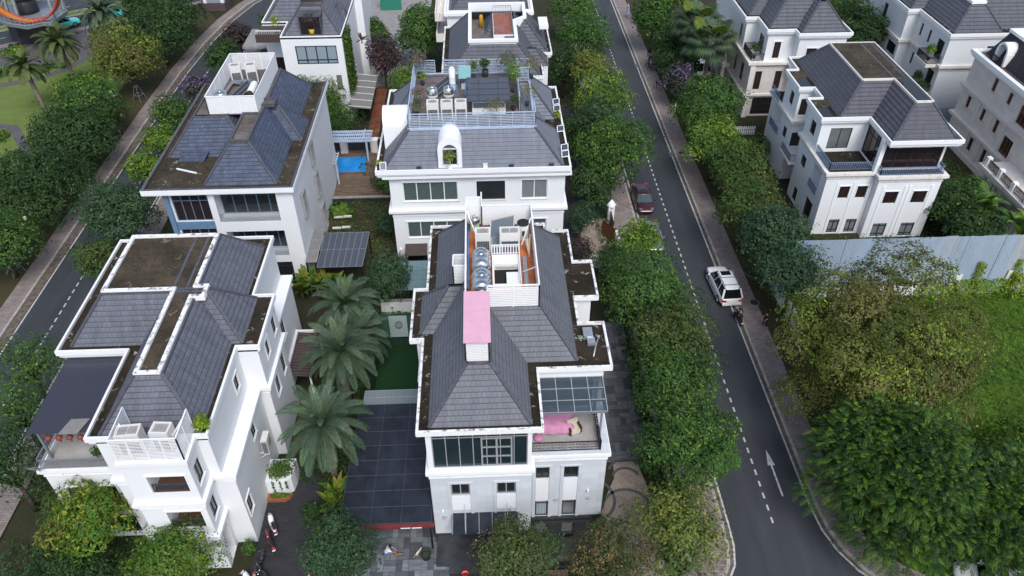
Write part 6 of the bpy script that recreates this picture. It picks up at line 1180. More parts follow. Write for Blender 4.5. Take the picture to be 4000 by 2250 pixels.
m.build('ledge', 'beige_stone', h10); cornice(h10, P10, 10.8, 'white_trim', gutter='deck_stone', inner=-.5); roofset(h10, 'tile_black', [(54.6, 67, 60.6, 78.6)], 10.62, 13.5, 2.6, .32)
m = MB(); m.box(55.5, 66.2, 61.5, 77.8, 13.4, 13.7); m.build('roof_slab', 'white_trim', h10)
pr = MB(); pr.box(50.6, 53.88, 56.5, 67.3, 3.5, 3.9); pr.box(50.85, 53.88, 56.7, 67.1, 3.1, 3.5); pr.build('porch_roof', 'beige_stone', h10); m = MB()
for y in (57.2, 59.6, 60.4, 64.6, 65.3, 66.6): MB().lathe((51.4, y, 0), [(.34, 0), (.34, .3), (.25, .4), (.23, 2.8), (.32, 3.0), (.33, 3.1)], 14).build('column', 'beige_stone', h10)
for y in (57, 59.4, 61.8, 64.2, 66.6): MB().box(50.8, 51.25, y - .22, y + .22, 3.9, 4.9).build('balustrade_post', 'white_trim', h10)
m = MB(); railing(h10, [(51.0, 57), (51.0, 66.6)], 3.92, .8, 'black_iron', .16, 'balustrade', .03)
m = MB(); prof = [(math.cos(a), math.sin(a)) for a in np.linspace(0, PI, 12)]
for (c0, s0), (c1, s1) in zip(prof, prof[1:]):
    for k, rr in ((0, .95), (1, .72)): m.poly([(54.3, 75.9 + rr * c0, 12.0 + rr * s0), (54.3, 75.9 + rr * c1, 12.0 + rr * s1), (56.0, 75.9 + rr * c1, 12.0 + rr * s1), (56.0, 75.9 + rr * c0, 12.0 + rr * s0)], True)
    m.poly([(54.3, 75.9 + .95 * c0, 12 + .95 * s0), (54.3, 75.9 + .95 * c1, 12 + .95 * s1), (54.3, 75.9 + .72 * c1, 12 + .72 * s1), (54.3, 75.9 + .72 * c0, 12 + .72 * s0)])
m.box(54.3, 55.6, 74.9, 75.2, 10.7, 12.0); m.box(54.3, 55.6, 76.6, 76.9, 10.7, 12.0); m.build('dormer_hood', 'white_trim', h10); railing(h10, [(54.0, 74.8), (54.0, 77.0)], 10.7, .8, 'black_iron', .15, 'dormer_railing', .02)

# ================================================================== THINGS ON ROOFS AND TERRACES
ac_unit(-.30, 42.0, 13.49, 1.0, .78, 1.55, 1, 'single-fan white air conditioner on the orange terrace beside the left screen', 0)
ac_unit(1.48, 41.9, 13.49, 1.3, .80, 1.6, 2, 'twin-fan white air conditioner on the orange terrace behind the stair rail', 0)
ac_unit(-19.75, 28.1, 10.79, 1.25, .80, 1.6, 2, 'twin-fan white air conditioner inside the slatted cage of the near left house', R(4))
ac_unit(-18.05, 28.25, 10.79, 1.0, .80, 1.55, 1, 'single-fan white air conditioner on the right inside the slatted cage', R(-4))
ac_unit(-22.9, 69.2, 13.45, .95, .78, 1.7, 1, 'left one of two tall air conditioners inside the white louvre box', R(14))
ac_unit(-21.5, 69.3, 13.45, .95, .78, 1.7, 1, 'right one of two tall air conditioners inside the white louvre box', R(14))
for k, x in enumerate((-4.35, -3.15, -1.95)): ac_unit(x, 61.1, 13.44, .98, .78, 1.6, 1, ['left one of three air conditioners in a row behind the pale roof fence', 'middle one of three air conditioners in a row behind the pale roof fence', 'right one of three air conditioners in a row behind the pale roof fence'][k])
t = thing('air_conditioner', 'white wall air conditioner on bracket above the ivy planter wall', 'air conditioner', (-14.9, 33.3, 4.0), 0, 'outdoor air conditioner units')
MB().box(-.2, .2, -.45, .45, 0, 1.3).build('casing', 'off_white', t, True); m = MB(); m.box(-.16, .16, -.47, -.452, .1, 1.2); m.build('coil_panel', 'coil_dark', t, True); m = MB(); [m.box(-.17, .17, -.485, -.472, .15 + .14 * i, .18 + .14 * i) for i in range(8)]; m.build('coil_guard', 'frame_grey', t, True); m = MB(); [m.bar((-.5, y, -.02), (.2, y, -.02), .05) for y in (-.3, .3)]; [m.bar((-.55, y, -.5), (.15, y, -.04), .04) for y in (-.3, .3)]; m.build('bracket', 'off_white', t, True); MB().lathe((.21, 0, .75), [(.05, -.004), (.3, 0), (.3, .01)], 18, 'x').build('fan_grille', 'grille_grey', t, True)
def htank(x, y, z, r, L, label):
    t = thing('water_tank', label, 'water tank', (x, y, z), 0, 'steel water tanks'); c = r + .35
    MB().lathe((0, 0, c), [(.05, -L / 2 - .2), (r * .45, -L / 2 - .17), (r * .85, -L / 2 - .06), (r, -L / 2 + .05), (r * 1.02, -L * .3), (r, -L * .28), (r, -L * .02), (r * 1.02, 0), (r, L * .02), (r, L * .28), (r * 1.02, L * .3), (r, L / 2 - .05), (r * .85, L / 2 + .06), (r * .45, L / 2 + .17), (.05, L / 2 + .2)], 28, 'y').build('tank_body', 'stainless', t, True)
    MB().lathe((0, .15, c + r - .03), [(.24, 0), (.24, .06), (.2, .09), (.05, .11)], 16).build('lid', 'stainless', t, True)
    MB().lathe((0, -L / 2 - .2, c), [(.28, .0), (.26, -.05), (.12, -.07), (.10, .0)], 18, 'y').build('end_cap', 'galvanised', t, True)
    m = MB()
    for y in (-L * .32, L * .32):
        for s in (-1, 1): m.bar((s * r * .8, y, 0), (s * r * .6, y, c - r * .6), .05)
        m.bar((-r * .8, y, .35), (r * .8, y, .35), .05)
    m.build('stand', 'galvanised', t, True); return t
htank(-.45, 39.45, 13.49, .60, 1.6, 'farther of two steel water tanks lying on the orange terrace'); htank(-.45, 37.25, 13.49, .62, 1.6, 'nearer of two steel water tanks lying on the orange terrace')
def vtank(x, y, z, r, h, label, mat='stainless', band=True):
    t = thing('water_tank', label, 'water tank', (x, y, z), 0, 'steel water tanks')
    MB().lathe((0, 0, .45), [(r * .9, 0), (r, .06), (r, h * .32), (r * 1.03, h * .34), (r, h * .36), (r, h * .66), (r * 1.03, h * .68), (r, h * .70), (r, h), (r * .85, h + .12), (r * .35, h + .22), (.05, h + .24)], 26).build('tank_body', mat, t, True)
    MB().lathe((0, 0, .45 + h + .2), [(.2, 0), (.2, .06), (.05, .09)], 14).build('lid', mat, t, True)
    if band: MB().lathe((0, 0, .45 + h * .42), [(r + .005, 0), (r + .006, .01), (r + .006, h * .18), (r + .005, h * .19)], 26).build('label_band', 'off_white', t, True)
    m = MB(); [m.bar((r * .85 * math.cos(a), r * .85 * math.sin(a), 0), (r * .85 * math.cos(a), r * .85 * math.sin(a), .5), .06) for a in (0.8, 2.4, 3.9, 5.5)]; m.build('stand', 'galvanised', t, True)
vtank(-4.45, 63.4, 13.44, .46, 1.15, 'left upright steel water tank on the roof garden behind the air conditioners'); vtank(-3.05, 63.5, 13.44, .46, 1.15, 'right upright steel water tank on the roof garden, blue pipe on its lid')
vtank(-2.75, 65.6, 13.44, .28, 1.9, 'slim tall white water tank on the roof garden', 'white_paint', False)
vtank(-23.0, 64.0, 13.45, .55, .9, 'squat steel water tank at the front of the white louvre box', 'stainless', False)
for p in ([(-2.95, 63.4, 15.2), (-2.95, 63.3, 15.5), (-2.3, 63.1, 15.5), (-2.2, 62.9, 13.6)], [(-1.6, 63.0, 13.5), (-1.55, 63.5, 15.2), (-1.5, 64.6, 15.2)]): tag(MB().tube(p, .05, 8).build('water_pipe', 'pipe_blue'), 'blue water pipe on the roof garden ' + ('running from the steel tank lid' if p[0][0] < -2 else 'standing beside the grey awning'), 'pipe')
tag(MB().tube([(-1.28, 44.4, 13.6), (-1.3, 42.5, 14.2), (-1.3, 40, 13.9), (-1.32, 37.6, 13.8)], .04, 8).build('water_pipe', 'pipe_blue'), 'blue pipe along the left screen of the orange terrace', 'pipe')
tag(MB().tube([(-.45, 38.8, 15.0), (-.42, 38.4, 14.7), (-.42, 38.35, 14.2)], .06, 8).build('water_pipe', 'pipe_blue'), 'short blue pipe joining the two lying steel tanks', 'pipe')
tag(MB().tube([(-1.3, 44.3, 13.6), (-.6, 44.2, 13.6), (-.3, 43.9, 13.56), (.6, 43.9, 13.56)], .035, 6).build('water_pipe', 'pipe_green'), 'pale green pipe below the back screen of the terrace', 'pipe')
t = thing('roof_ventilator', 'round spinning steel ventilator on green base, back of the orange terrace', 'ventilator', (-.85, 44.4, 13.49)); MB().box(-.3, .3, -.3, .3, 0, .45).build('base', 'pipe_green', t, True)
m = MB(); m.lathe((0, 0, .45), [(.2, 0), (.3, .1), (.36, .28), (.32, .46), (.2, .58), (.05, .62)], 20); 
for j in range(20): a = 2 * PI * j / 20; m.tube([(.21 * math.cos(a), .21 * math.sin(a), .47), (.38 * math.cos(a + .2), .38 * math.sin(a + .2), .73), (.2 * math.cos(a + .4), .2 * math.sin(a + .4), 1.04)], .018, 4)
m.build('turbine', 'stainless', t, True)
def panel(label, pts, mat='solar_grey', frame='galvanised', legs=True, name='solar_panel', group=None, cat='solar panel', rows=1):
    t = thing(name, label, cat, tuple(sum(p[i] for p in pts) / 4 for i in (0, 1)) + (min(p[2] for p in pts) - .05,), 0, group); A, B, C, D = [Vector(p) for p in pts]; n = (B - A).cross(D - A).normalized() * .05; m = MB(); m.hexa([A, B, C, D, A + n, B + n, C + n, D + n]); o = m.build('panel', mat, t)
    m = MB(); E = [(A, B), (B, C), (C, D), (D, A)] + [(A.lerp(D, k / rows), B.lerp(C, k / rows)) for k in range(1, rows)]
    for p, q in E: m.bar(p + n * .8, q + n * .8, .05, .07)
    m.build('frame', frame, t)
    if legs:
        m = MB(); zb = min(p[2] for p in pts) - .04; [m.bar((p.x, p.y, zb), (p.x, p.y, max(p.z, zb + .02)), .04) for p in (A, B, C, D)]; m.build('stand', frame, t)
    return t
panel('grey solar panel tilted between the terrace air conditioners and the back screen', [(.15, 42.5, 13.6), (1.75, 43.2, 13.6), (1.9, 44.4, 14.5), (.25, 43.8, 14.5)]); panel('lower grey solar panel leaning between the two terrace air conditioners', [(.28, 41.2, 13.55), (.78, 41.35, 13.55), (.78, 42.4, 14.2), (.28, 42.3, 14.2)])
t = thing('water_heater', 'white boiler with round black lid beside the twin-fan unit', 'water heater', (2.45, 43.1, 13.49)); MB().lathe((0, 0, 0), [(.36, 0), (.38, .05), (.38, 1.25), (.34, 1.3)], 22).build('tank_body', 'off_white', t, True); MB().lathe((0, 0, 1.3), [(.42, 0), (.42, .07), (.1, .10)], 22).build('lid', 'rubber', t, True); MB().box(-.1, .1, -.40, -.37, .5, .9).build('label_panel', 'coil_dark', t, True)
tag(MB().box(2.28, 2.55, 37.2, 41.0, 13.5, 13.62).build('duct', 'galvanised'), 'long galvanised duct on the orange terrace along the right screen', 'duct')
m = MB(); rg = random.Random(4); [m.bar((2.75, 41.0, 13.5), (2.6 + rg.uniform(-.2, .3), 41.6 + rg.uniform(-.3, .5), 14.7), .05) for _ in range(6)]; tag(m.build('timber_pile', 'fabric_cream'), 'bundle of timber poles leaning on the right terrace screen', 'timber')
# heater set in the louvre box
panel('black solar collector propped inside the white louvre box', [(-22.3, 64.4, 13.55), (-20.9, 66.6, 14.15), (-21.5, 67.6, 14.3), (-22.9, 65.2, 13.65)], 'solar_black', 'steel_grey', True, rows=2)
t = thing('water_heater', 'white cylinder solar boiler lying inside the louvre box', 'water heater', (-20.75, 66.0, 13.5)); MB().lathe((0, 0, .75), [(.1, -1.0), (.3, -.98), (.32, -.9), (.32, .9), (.3, .98), (.1, 1.0)], 20, 'y').build('tank_body', 'white_paint', t, True); m = MB(); [m.bar((s * .3, y, 0), (s * .1, y, .5), .04) for s in (-1, 1) for y in (-.7, .7)]; m.build('stand', 'steel_grey', t, True); MB().lathe((0, -1.0, .75), [(.3, .0), (.29, -.04), (.05, -.06)], 20, 'y').build('end_cap', 'deck_pale', t, True)
tag(MB().tube([(-22.4, 68.4, 13.6), (-23.2, 68.3, 13.8), (-23.4, 66.5, 13.7), (-23.4, 65.2, 13.6)], .16, 8).bar((-23.2, 68.5, 13.8), (-21.4, 68.6, 13.8), .3, .2).build('duct', 'steel_grey'), 'bent grey duct inside the louvre box by the air conditioners', 'duct')
# roof garden
panel('dark solar collector tilted behind the steel tanks of the roof garden', [(-4.6, 64.4, 13.6), (-3.0, 65.6, 14.3), (-3.0, 66.6, 14.9), (-4.6, 65.4, 14.2)], 'solar_black', 'steel_grey', True, rows=2)
aw = thing('awning', 'translucent grey awning over the roof garden seating', 'awning', (.45, 62.9, 13.44)); m = MB(); m.hexa([(-1.45, 60.9, 15.0), (2.3, 60.9, 15.0), (2.3, 64.8, 15.35), (-1.45, 64.8, 15.35), (-1.45, 60.9, 15.03), (2.3, 60.9, 15.03), (2.3, 64.8, 15.38), (-1.45, 64.8, 15.38)]); m.build('sheet', 'canopy_glass', aw)
m = MB(); [m.bar((x, 60.9, 15.06), (x, 64.8, 15.40), .05) for x in (-1.4, -.4, 1.3, 2.27)]; [m.bar((-1.45, 60.95 + k * .96, 15.06 + k * .085), (2.3, 60.95 + k * .96, 15.06 + k * .085), .04) for k in range(5)]; [m.bar((x, y, 13.45), (x, y, 15.1), .06) for x in (-1.4, 2.25) for y in (61, 64.7)]; m.build('frame', 'bar_dark', aw)
t = thing('pump_shelter', 'small turquoise corrugated shelter over pumps on the roof garden', 'shelter', (-1.65, 67.0, 13.44)); m = MB(); m.hexa([(-2.2, 66.0, 14.75), (-1.1, 66.0, 14.75), (-1.1, 68.0, 15.1), (-2.2, 68.0, 15.1), (-2.2, 66.0, 14.8), (-1.1, 66.0, 14.8), (-1.1, 68.0, 15.15), (-2.2, 68.0, 15.15)]); m.build('roof_sheet', 'corrugated_teal', t); m = MB(); [m.bar((x, y, 13.45), (x, y, 14.8), .05) for x in (-2.15, -1.15) for y in (66.05, 67.95)]; m.build('frame', 'pipe_blue', t); MB().lathe((-1.3, 66.3, 14.0), [(.18, -.2), (.22, 0), (.18, .2)], 12).box(-2.0, -1.6, 66.6, 67.0, 13.46, 13.9).build('pump', 'off_white', t)
t = thing('skylight_box', 'long white slatted box below the grey awning on the roof garden', 'skylight', (.4, 62.2, 13.44)); m = MB(); m.ring(rect(-1.0, 1.9, 61.6, 62.9), 0, -.12, 13.45, 14.0); m.build('casing', 'white_paint', t); m = MB(); [m.box(-.88, 1.78, 61.72 + .15 * i, 61.80 + .15 * i, 13.9, 13.95) for i in range(8)]; m.build('slat', 'curtain_blue', t)
GP = 'pot plants on the roof garden'
pot_plant(-5.9, 69.3, 13.44, 'pink-grey bougainvillea in pot, back left corner of the roof garden', 2.6, .95, 'magenta', seed=41, n=600, group=GP, ph=.5, pr=.3); pot_plant(-5.6, 67.7, 13.44, 'bright green pot plant below the back left bougainvillea', 1.3, .5, 'light', seed=42, group=GP)
pot_plant(-5.75, 63.6, 13.44, 'leggy pink-flecked plant, middle of the left roof fence', 1.8, .75, 'magenta', seed=43, n=420, group=GP); pot_plant(-5.8, 61.5, 13.44, 'pink flowering plant near the front left fence corner', 1.5, .7, 'magenta', seed=44, n=380, group=GP)
pot_plant(-.85, 69.0, 13.44, 'yellow-green shrub in round dark pot by the back roof fence', 1.8, .6, 'yellow', seed=45, n=360, group=GP); pot_plant(.25, 69.0, 13.44, 'dark spiky plant in black square pot by the back roof fence', 1.9, .55, 'dark', seed=46, n=220, group=GP, ph=.8, pr=.32, ls=.3)
pot_plant(2.4, 68.4, 13.44, 'tall straggly magenta bougainvillea, back right of the roof garden', 3.0, 1.3, 'magenta', seed=47, n=900, group=GP, ph=.4); pot_plant(2.7, 65.9, 13.44, 'leafy green climber beside the awning on the roof garden', 2.8, .8, 'light', seed=48, n=800, group=GP); pot_plant(2.6, 62.3, 13.44, 'dense dark green bush beside the white slatted box', 1.4, .75, 'dark', seed=49, n=700, group=GP, ls=.12)
pot_plant(3.9, 63.8, 13.1, 'pale dry-leaved bonsai leaning over the right roof fence', 2.6, 1.2, 'pale', seed=50, n=480, group=GP, ls=.13); pot_plant(4.6, 69.2, 13.2, 'pale feathery shrub spilling over the back right fence corner', 2.4, 1.5, 'pale', seed=51, n=560, group=GP, ls=.15); pot_plant(.9, 60.6, 13.44, 'pale yellow dry shrub drooping over the front roof fence', 2.0, 1.1, 'pale', seed=52, n=560, group=GP, ls=.13)
pot_plant(-2.95, 56.95, 10.75, 'yellow-green palm in white pot at the arched dormer window', 1.9, .55, 'yellow', 'white_paint', seed=53, n=260, ls=.25); pot_plant(-9.0, 57.4, 10.75, 'small bright shrub at the left gutter corner', .8, .35, 'lime', seed=54, n=130)
panel('white-framed small solar lamp panel at the front left gutter corner', [(-8.85, 56.85, 10.95), (-8.35, 56.85, 10.95), (-8.35, 57.25, 11.45), (-8.85, 57.25, 11.45)], 'solar_grey', 'white_paint', group='small solar lamps along the gutter')
for k, (x, y, l) in enumerate(((6.9, 58.5, 'nearest small blue solar lamp panel in the right gutter'), (6.95, 59.6, 'second small blue solar lamp panel in the right gutter'), (6.9, 63.0, 'small blue solar lamp panel mid way along the right gutter'), (6.9, 67.0, 'small blue solar lamp panel by the right gutter plants'), (6.95, 68.4, 'farthest small blue solar lamp panel in the right gutter'))): panel(l, [(x - .3, y - .25, 10.95), (x + .3, y - .1, 10.95), (x + .3, y + .3, 11.3), (x - .3, y + .15, 11.3)], 'solar_blue', 'white_paint', group='small solar lamps along the gutter')
for x, l in ((-5.6, 'small black floodlight in the front gutter left of the dormer'), (2.2, 'small black floodlight in the front gutter right of the white box'), (5.6, 'small grey floodlight near the front right gutter corner')): t = thing('floodlight', l, 'floodlight', (x, 57.0, 10.72), 0, 'gutter floodlights'); MB().box(-.2, .2, -.1, .1, .12, .36).build('lamp_head', 'frame_dark', t, True); MB().bar((0, 0, 0), (0, 0, .14), .05).build('bracket', 'galvanised', t, True)
t = thing('junction_box', 'white box standing in the front gutter right of the dormer', 'box', (.0, 57.05, 10.72)); MB().box(-.18, .18, -.12, .12, 0, .45).build('casing', 'white_paint', t, True); MB().box(-.2, .2, -.14, .14, .45, .48).build('lid', 'off_white', t, True)
bush('bright green weeds in the right gutter of the dormer house', 6.85, 66.0, .45, .7, 'lime', 200, .16, 61, z=10.7, cat='weeds', name='gutter_weeds', ry=1.1)
pot_plant(-19.35, 87.6, 10.6, 'dark red bushy tree in yellow pot before the roof window', 2.6, 1.05, 'plum', 'yellow_paint', .35, .7, 62, n=900, ls=.17); pot_plant(-23.7, 89.0, 10.3, 'yellow-green shrub on the balcony of the cube house', 2.2, .7, 'lime', seed=63, n=420); bush('bright green self-sown fig in the gutter corner of the near left house', -16.35, 29.35, .5, 1.3, 'lime', 260, .24, 64, z=10.7, name='gutter_shrub')
pot_plant(-23.6, 30.3, 7.27, 'dark shrub in grey pot on the left terrace', 1.1, .4, 'dark', 'concrete', seed=65, n=260)
broadleaf('dark red cordyline leaning from the ivy house wall', -14.6, 92.5, [(0, 0)], 1.1, .25, ((.10, .03, .04), (.07, .03, .035)), 66, name='cordyline', z=7.5, nl=14, hs=(.3,))
for k, (x, y, z, p, l) in enumerate(((52.6, 85.5, 6.95, 'lime', 'yellow-green palm on the upper iron balcony'), (52.5, 86.3, 3.4, 'mid', 'cone-shaped green shrub on the lower iron balcony'), (52.6, 84.9, 3.4, 'dark', 'round dark shrub on the lower iron balcony'), (32.2, 86.9, 7.0, 'dark', 'dark bush behind the iron balcony of the cream house'))): pot_plant(x, y, z, l, 2.0 if k != 2 else 1.3, .6 if k < 2 else .75, p, seed=70 + k, n=420, ls=.2, group='balcony plants')
# pink covered sofa, armchair
t = thing('covered_sofa', 'sofa under a bright pink dust sheet on the front terrace', 'sofa', (3.9, 32.0, 6.97), 0); g = random.Random(9); nx, ny = 14, 10; V = []
for i in range(nx + 1):
    for j in range(ny + 1):
        a, b = i / nx * 2 - 1, j / ny * 2 - 1; ex = max(0, (abs(a) - .78) / .22); ey = max(0, (abs(b) - .78) / .22); h = .82 + .05 * math.sin(a * 9 + b * 3) + .03 * math.sin(b * 14 + a * 4) + .02 * math.sin(a * 23) - (.8 if max(ex, ey) >= 1 else .45 * max(ex, ey)) + (.12 if b > .2 else -.08); V.append((a * 1.2 + .08 * math.sin(b * 7), b * .95 + .07 * math.sin(a * 9), max(.06, h)))
F_ = [(i * (ny + 1) + j, (i + 1) * (ny + 1) + j, (i + 1) * (ny + 1) + j + 1, i * (ny + 1) + j + 1) for i in range(nx) for j in range(ny)]; smooth_obj('dust_sheet', V, F_, 'pink_cloth', t, 1); MB().box(-1.0, 1.0, -.75, .75, .05, .4).box(-1.0, 1.0, .4, .75, .4, .85).build('seat', 'fabric_cream', t, True); m = MB(); [m.box(x - .05, x + .05, y - .05, y + .05, 0, .06) for x in (-.9, .9) for y in (-.7, .7)]; m.build('leg', 'frame_brown', t, True)
t = thing('armchair', 'cream armchair peeping out from the pink dust sheet', 'armchair', (5.05, 31.4, 6.97), R(20)); MB().box(-.32, .32, -.3, .3, .12, .42).build('seat', 'fabric_cream', t, True); MB().box(-.36, .36, .22, .38, .12, .85).build('backrest', 'fabric_cream', t, True); [MB().box(s * .36 - .06, s * .36 + .06, -.3, .3, .12, .6).build('armrest', 'frame_brown', t, True) for s in (-1, 1)]; m = MB(); [m.box(x - .03, x + .03, y - .03, y + .03, 0, .12) for x in (-.3, .3) for y in (-.26, .26)]; m.build('leg', 'frame_brown', t, True)
t = thing('cushion', 'pink round cushion on the terrace floor by the house wall', 'cushion', (2.8, 30.9, 6.97)); MB().lathe((0, 0, 0), [(.24, 0), (.3, .08), (.3, .2), (.2, .28), (.03, .3)], 16).build('cover', 'pink_cloth', t, True); MB().lathe((0, 0, .29), [(.04, 0), (.02, .025)], 8).build('button', 'red_paint', t, True)
t = thing('bucket', 'bright red bucket below the stone porch', 'bucket', (-2.0, 25.9, .03)); MB().lathe((0, 0, 0), [(.15, 0), (.2, .34), (.215, .36), (.19, .34), (.14, .03)], 16).build('tub', 'bright_red', t, True); MB().tube([(-.2, 0, .34), (-.12, 0, .5), (.12, 0, .5), (.2, 0, .34)], .01, 5).build('handle', 'frame_white', t, True)
t = thing('planter', 'dark green tub beside the front gate post', 'planter', (-4.5, 27.3, .03)); MB().lathe((0, 0, 0), [(.26, 0), (.34, .5), (.36, .52), (.31, .5), (.28, .4)], 16).build('tub', 'net_green', t, True); MB().lathe((0, 0, .4), [(.29, 0), (.2, .03), (.02, .05)], 12).build('soil', 'soil', t, True)

# ================================================================== CANOPIES, WALLS, FENCES
def slab_canopy(name, label, pts, mat, gridx, gridy, frame, posts=True, th=.04, cat='canopy'):
    A, B, C, D = [Vector(p) for p in pts]; t = thing(name, label, cat, (A.x, A.y, 0)); up = Vector((0, 0, th)); m = MB(); m.hexa([A, B, C, D, A + up, B + up, C + up, D + up]); sh = m.build('roof_sheet', mat, t); m = MB(); lift = Vector((0, 0, th + .015))
    for k in range(gridx + 1): m.bar(A.lerp(B, k / gridx) + lift, D.lerp(C, k / gridx) + lift, .055, .03)
    for k in range(gridy + 1): m.bar(A.lerp(D, k / gridy) + lift, B.lerp(C, k / gridy) + lift, .045, .028)
    m.build('frame', frame, t)
    if posts: m = MB(); [m.bar((p.x + (.1 if p in (A, D) else -.1), p.y, 0), (p.x + (.1 if p in (A, D) else -.1), p.y, p.z - .01), .12) for p in (A, B, C, D)]; m.build('post', 'black_iron', t)
    return t
cb = slab_canopy('carport', 'long black glazed carport between the date palms and the centre house', [(-9.75, 28.0, 2.85), (-4.0, 28.0, 2.85), (-4.0, 37.5, 3.25), (-9.4, 37.5, 3.25)], 'canopy_black', 3, 8, 'bar_dark')
m = MB(); [m.bar(Vector((-9.75, 28.0, 2.92)).lerp(Vector((-4.0, 28.0, 2.92)), k / 9), Vector((-9.4, 37.5, 3.32)).lerp(Vector((-4.0, 37.5, 3.32)), k / 9), .018, .012) for k in range(10)]; m.build('glazing_bar', 'canopy_black', cb); m = MB(); m.box(-9.2, -3.85, 27.75, 27.98, 2.65, 2.86); [m.box(-9.2, -3.85, 27.72, 27.75, 2.67 + .06 * i, 2.70 + .06 * i) for i in range(3)]; m.build('gutter', 'maroon_gutter', cb); [MB().box(x, x + .6, 27.69, 27.72, 2.72, 2.78).build('strip_light', 'frame_white', cb) for x in (-5.9, -5.2)]
slab_canopy('corrugated_roof', 'grey corrugated roof strip behind the black carport', [(-9.2, 37.55, 3.2), (-4.9, 37.55, 3.2), (-4.9, 39.0, 3.1), (-9.2, 39.0, 3.1)], 'corrugated_grey', 1, 2, 'galvanised')
slab_canopy('carport', 'dark glass carport with pale ribs behind the heliconia clump', [(-15.05, 54.25, 2.75), (-11.1, 54.25, 2.75), (-10.9, 59.0, 3.05), (-15.0, 59.0, 3.05)], 'canopy_glass', 7, 2, 'steel_grey'); slab_canopy('lean_to_roof', 'flat grey lean-to roof against the slate-roofed house', [(-16.08, 54.6, 3.1), (-15.12, 54.6, 3.1), (-15.12, 59.5, 3.15), (-16.08, 59.5, 3.15)], 'canopy_grey', 1, 3, 'frame_grey')
slab_canopy('glass_roof', 'teal glass roof below the brown window canopy', [(-7.7, 50.8, 2.75), (-4.6, 50.8, 2.75), (-4.6, 54.6, 2.9), (-7.7, 54.6, 2.9)], 'canopy_teal', 2, 3, 'canopy_teal')
t = thing('pergola', 'pale blue slatted pergola beyond the swimming pool', 'pergola', (-15, 77.8, 0)); m = MB(); [m.bar((-18.2, y, 2.8), (-12.55, y, 2.8), .16, .2) for y in (76.75, 77.4, 78.2, 78.95)]; m.bar((-13.4, 76.6, 2.95), (-13.4, 79.1, 2.95), .12); m.build('beam', 'rail_pale', t); m = MB(); [m.bar((-18.0 + .22 * i, 76.7, 2.72), (-18.0 + .22 * i, 79.0, 2.72), .06, .1) for i in range(25)]; m.build('slat', 'rail_pale', t); m = MB(); m.box(-13.2, -13.0, 76.75, 76.95, .22, 2.7); m.box(-17.0, -16.8, 76.75, 76.95, .22, 2.7); m.build('post', 'rail_pale', t)
t = thing('pergola', 'small pale blue pergola against the house wall by the pool', 'pergola', (-16.2, 73, 0)); m = MB(); [m.bar((-17.1 + .0, y, 2.8), (-15.7, y, 2.8), .1, .12) for y in (72.0, 72.5, 73, 73.5, 74.1)]; m.bar((-15.75, 71.9, 2.85), (-15.75, 74.2, 2.85), .1); m.build('beam', 'rail_pale', t); MB().box(-15.85, -15.68, 72.0, 72.17, .22, 2.75).build('post', 'rail_pale', t)
def wall_thing(label, pts, h, mat='white_wall', cap='white_trim', name='garden_wall', w_=.2, cat='wall', z=0.0, group=None):
    t = thing(name, label, cat, (pts[0][0], pts[0][1], z), 0, group); m = MB(); solidstrip(m, pts, w_, z, z + h); m.build('wall', mat, t); m = MB(); solidstrip(m, pts, w_ + .08, z + h + .002, z + h + .08); m.build('coping', cap, t); return t
wall_thing('white wall with square piers behind the pool pergola', [(-18.0, 79.4), (-10, 79.4)], 1.6, 'dark_stone', 'concrete')
for k, x in enumerate((-16.0, -12.6)): t = thing('gate_pier', ['left white stone pier behind the pool', 'right white stone pier behind the pool'][k], 'pier', (x, 78.9, .2), 0, 'white piers behind the pool'); MB().box(-.4, .4, -.3, .3, 0, 1.5).build('shaft', 'ledge_stone', t, True); MB().box(-.48, .48, -.38, .38, 1.5, 1.65).build('cap', 'white_trim', t, True)
wall_thing('dark step wall between the pool deck and the vegetable garden', [(-16.0, 68.85), (-9, 68.85)], .55, 'dark_stone', 'concrete', w_=.3); wall_thing('low white boundary wall hidden in greenery along the right pavement', [(25.7, 46), (25.5, 54.5)], 1.7); wall_thing('white garden wall between the pavement trees and the centre house', [(11.9, 25.5), (11.9, 47)], 1.3, 'dark_stone', 'concrete'); wall_thing('grey yard wall behind the hedge by the turf court', [(-9.3, 50.6), (-4.6, 50.6)], 1.8, 'pale_grey_wall', 'concrete')
wall_thing('white gate wall with pointed pier beside the tan garden path', [(12.4, 57.6), (12.4, 60.2)], 1.6); wall_thing('white low wall at the back of the tan garden path', [(9.1, 56.8), (11.8, 56.8)], 1.2, 'ledge_stone')
t = thing('gate_pier', 'white pier with pyramid cap beside the open red-brown gate', 'pier', (12.4, 63.9, 0)); MB().box(-.3, .3, -.3, .3, 0, 2.0).build('shaft', 'white_wall', t, True); MB().lathe((0, 0, 2.0), [(.5, 0), (.5, .12), (.02, .75)], 4).build('cap', 'white_trim', t, True)
for l, a, b in (('left leaf of the open red-brown wooden gate', (12.3, 63.5), (12.3, 61.4)), ('right leaf of the open red-brown wooden gate', (12.3, 60.3), (11.3, 61.9))): t = thing('gate', l, 'gate', (a[0], a[1], 0), 0, 'leaves of the red-brown gate'); m = MB(); m.bar((a[0], a[1], .85), (b[0], b[1], .85), .06, 1.5); m.build('board', 'wood_brown', t); m = MB(); m.bar((a[0], a[1], 1.63), (b[0], b[1], 1.63), .09, .08); m.bar((a[0], a[1], .1), (b[0], b[1], .1), .09, .08); m.build('frame', 'frame_brown', t)
hd = thing('hoarding', 'tall blue-grey corrugated metal hoarding round the vacant lot', 'fence', (38, 51.4, 0)); m = MB()
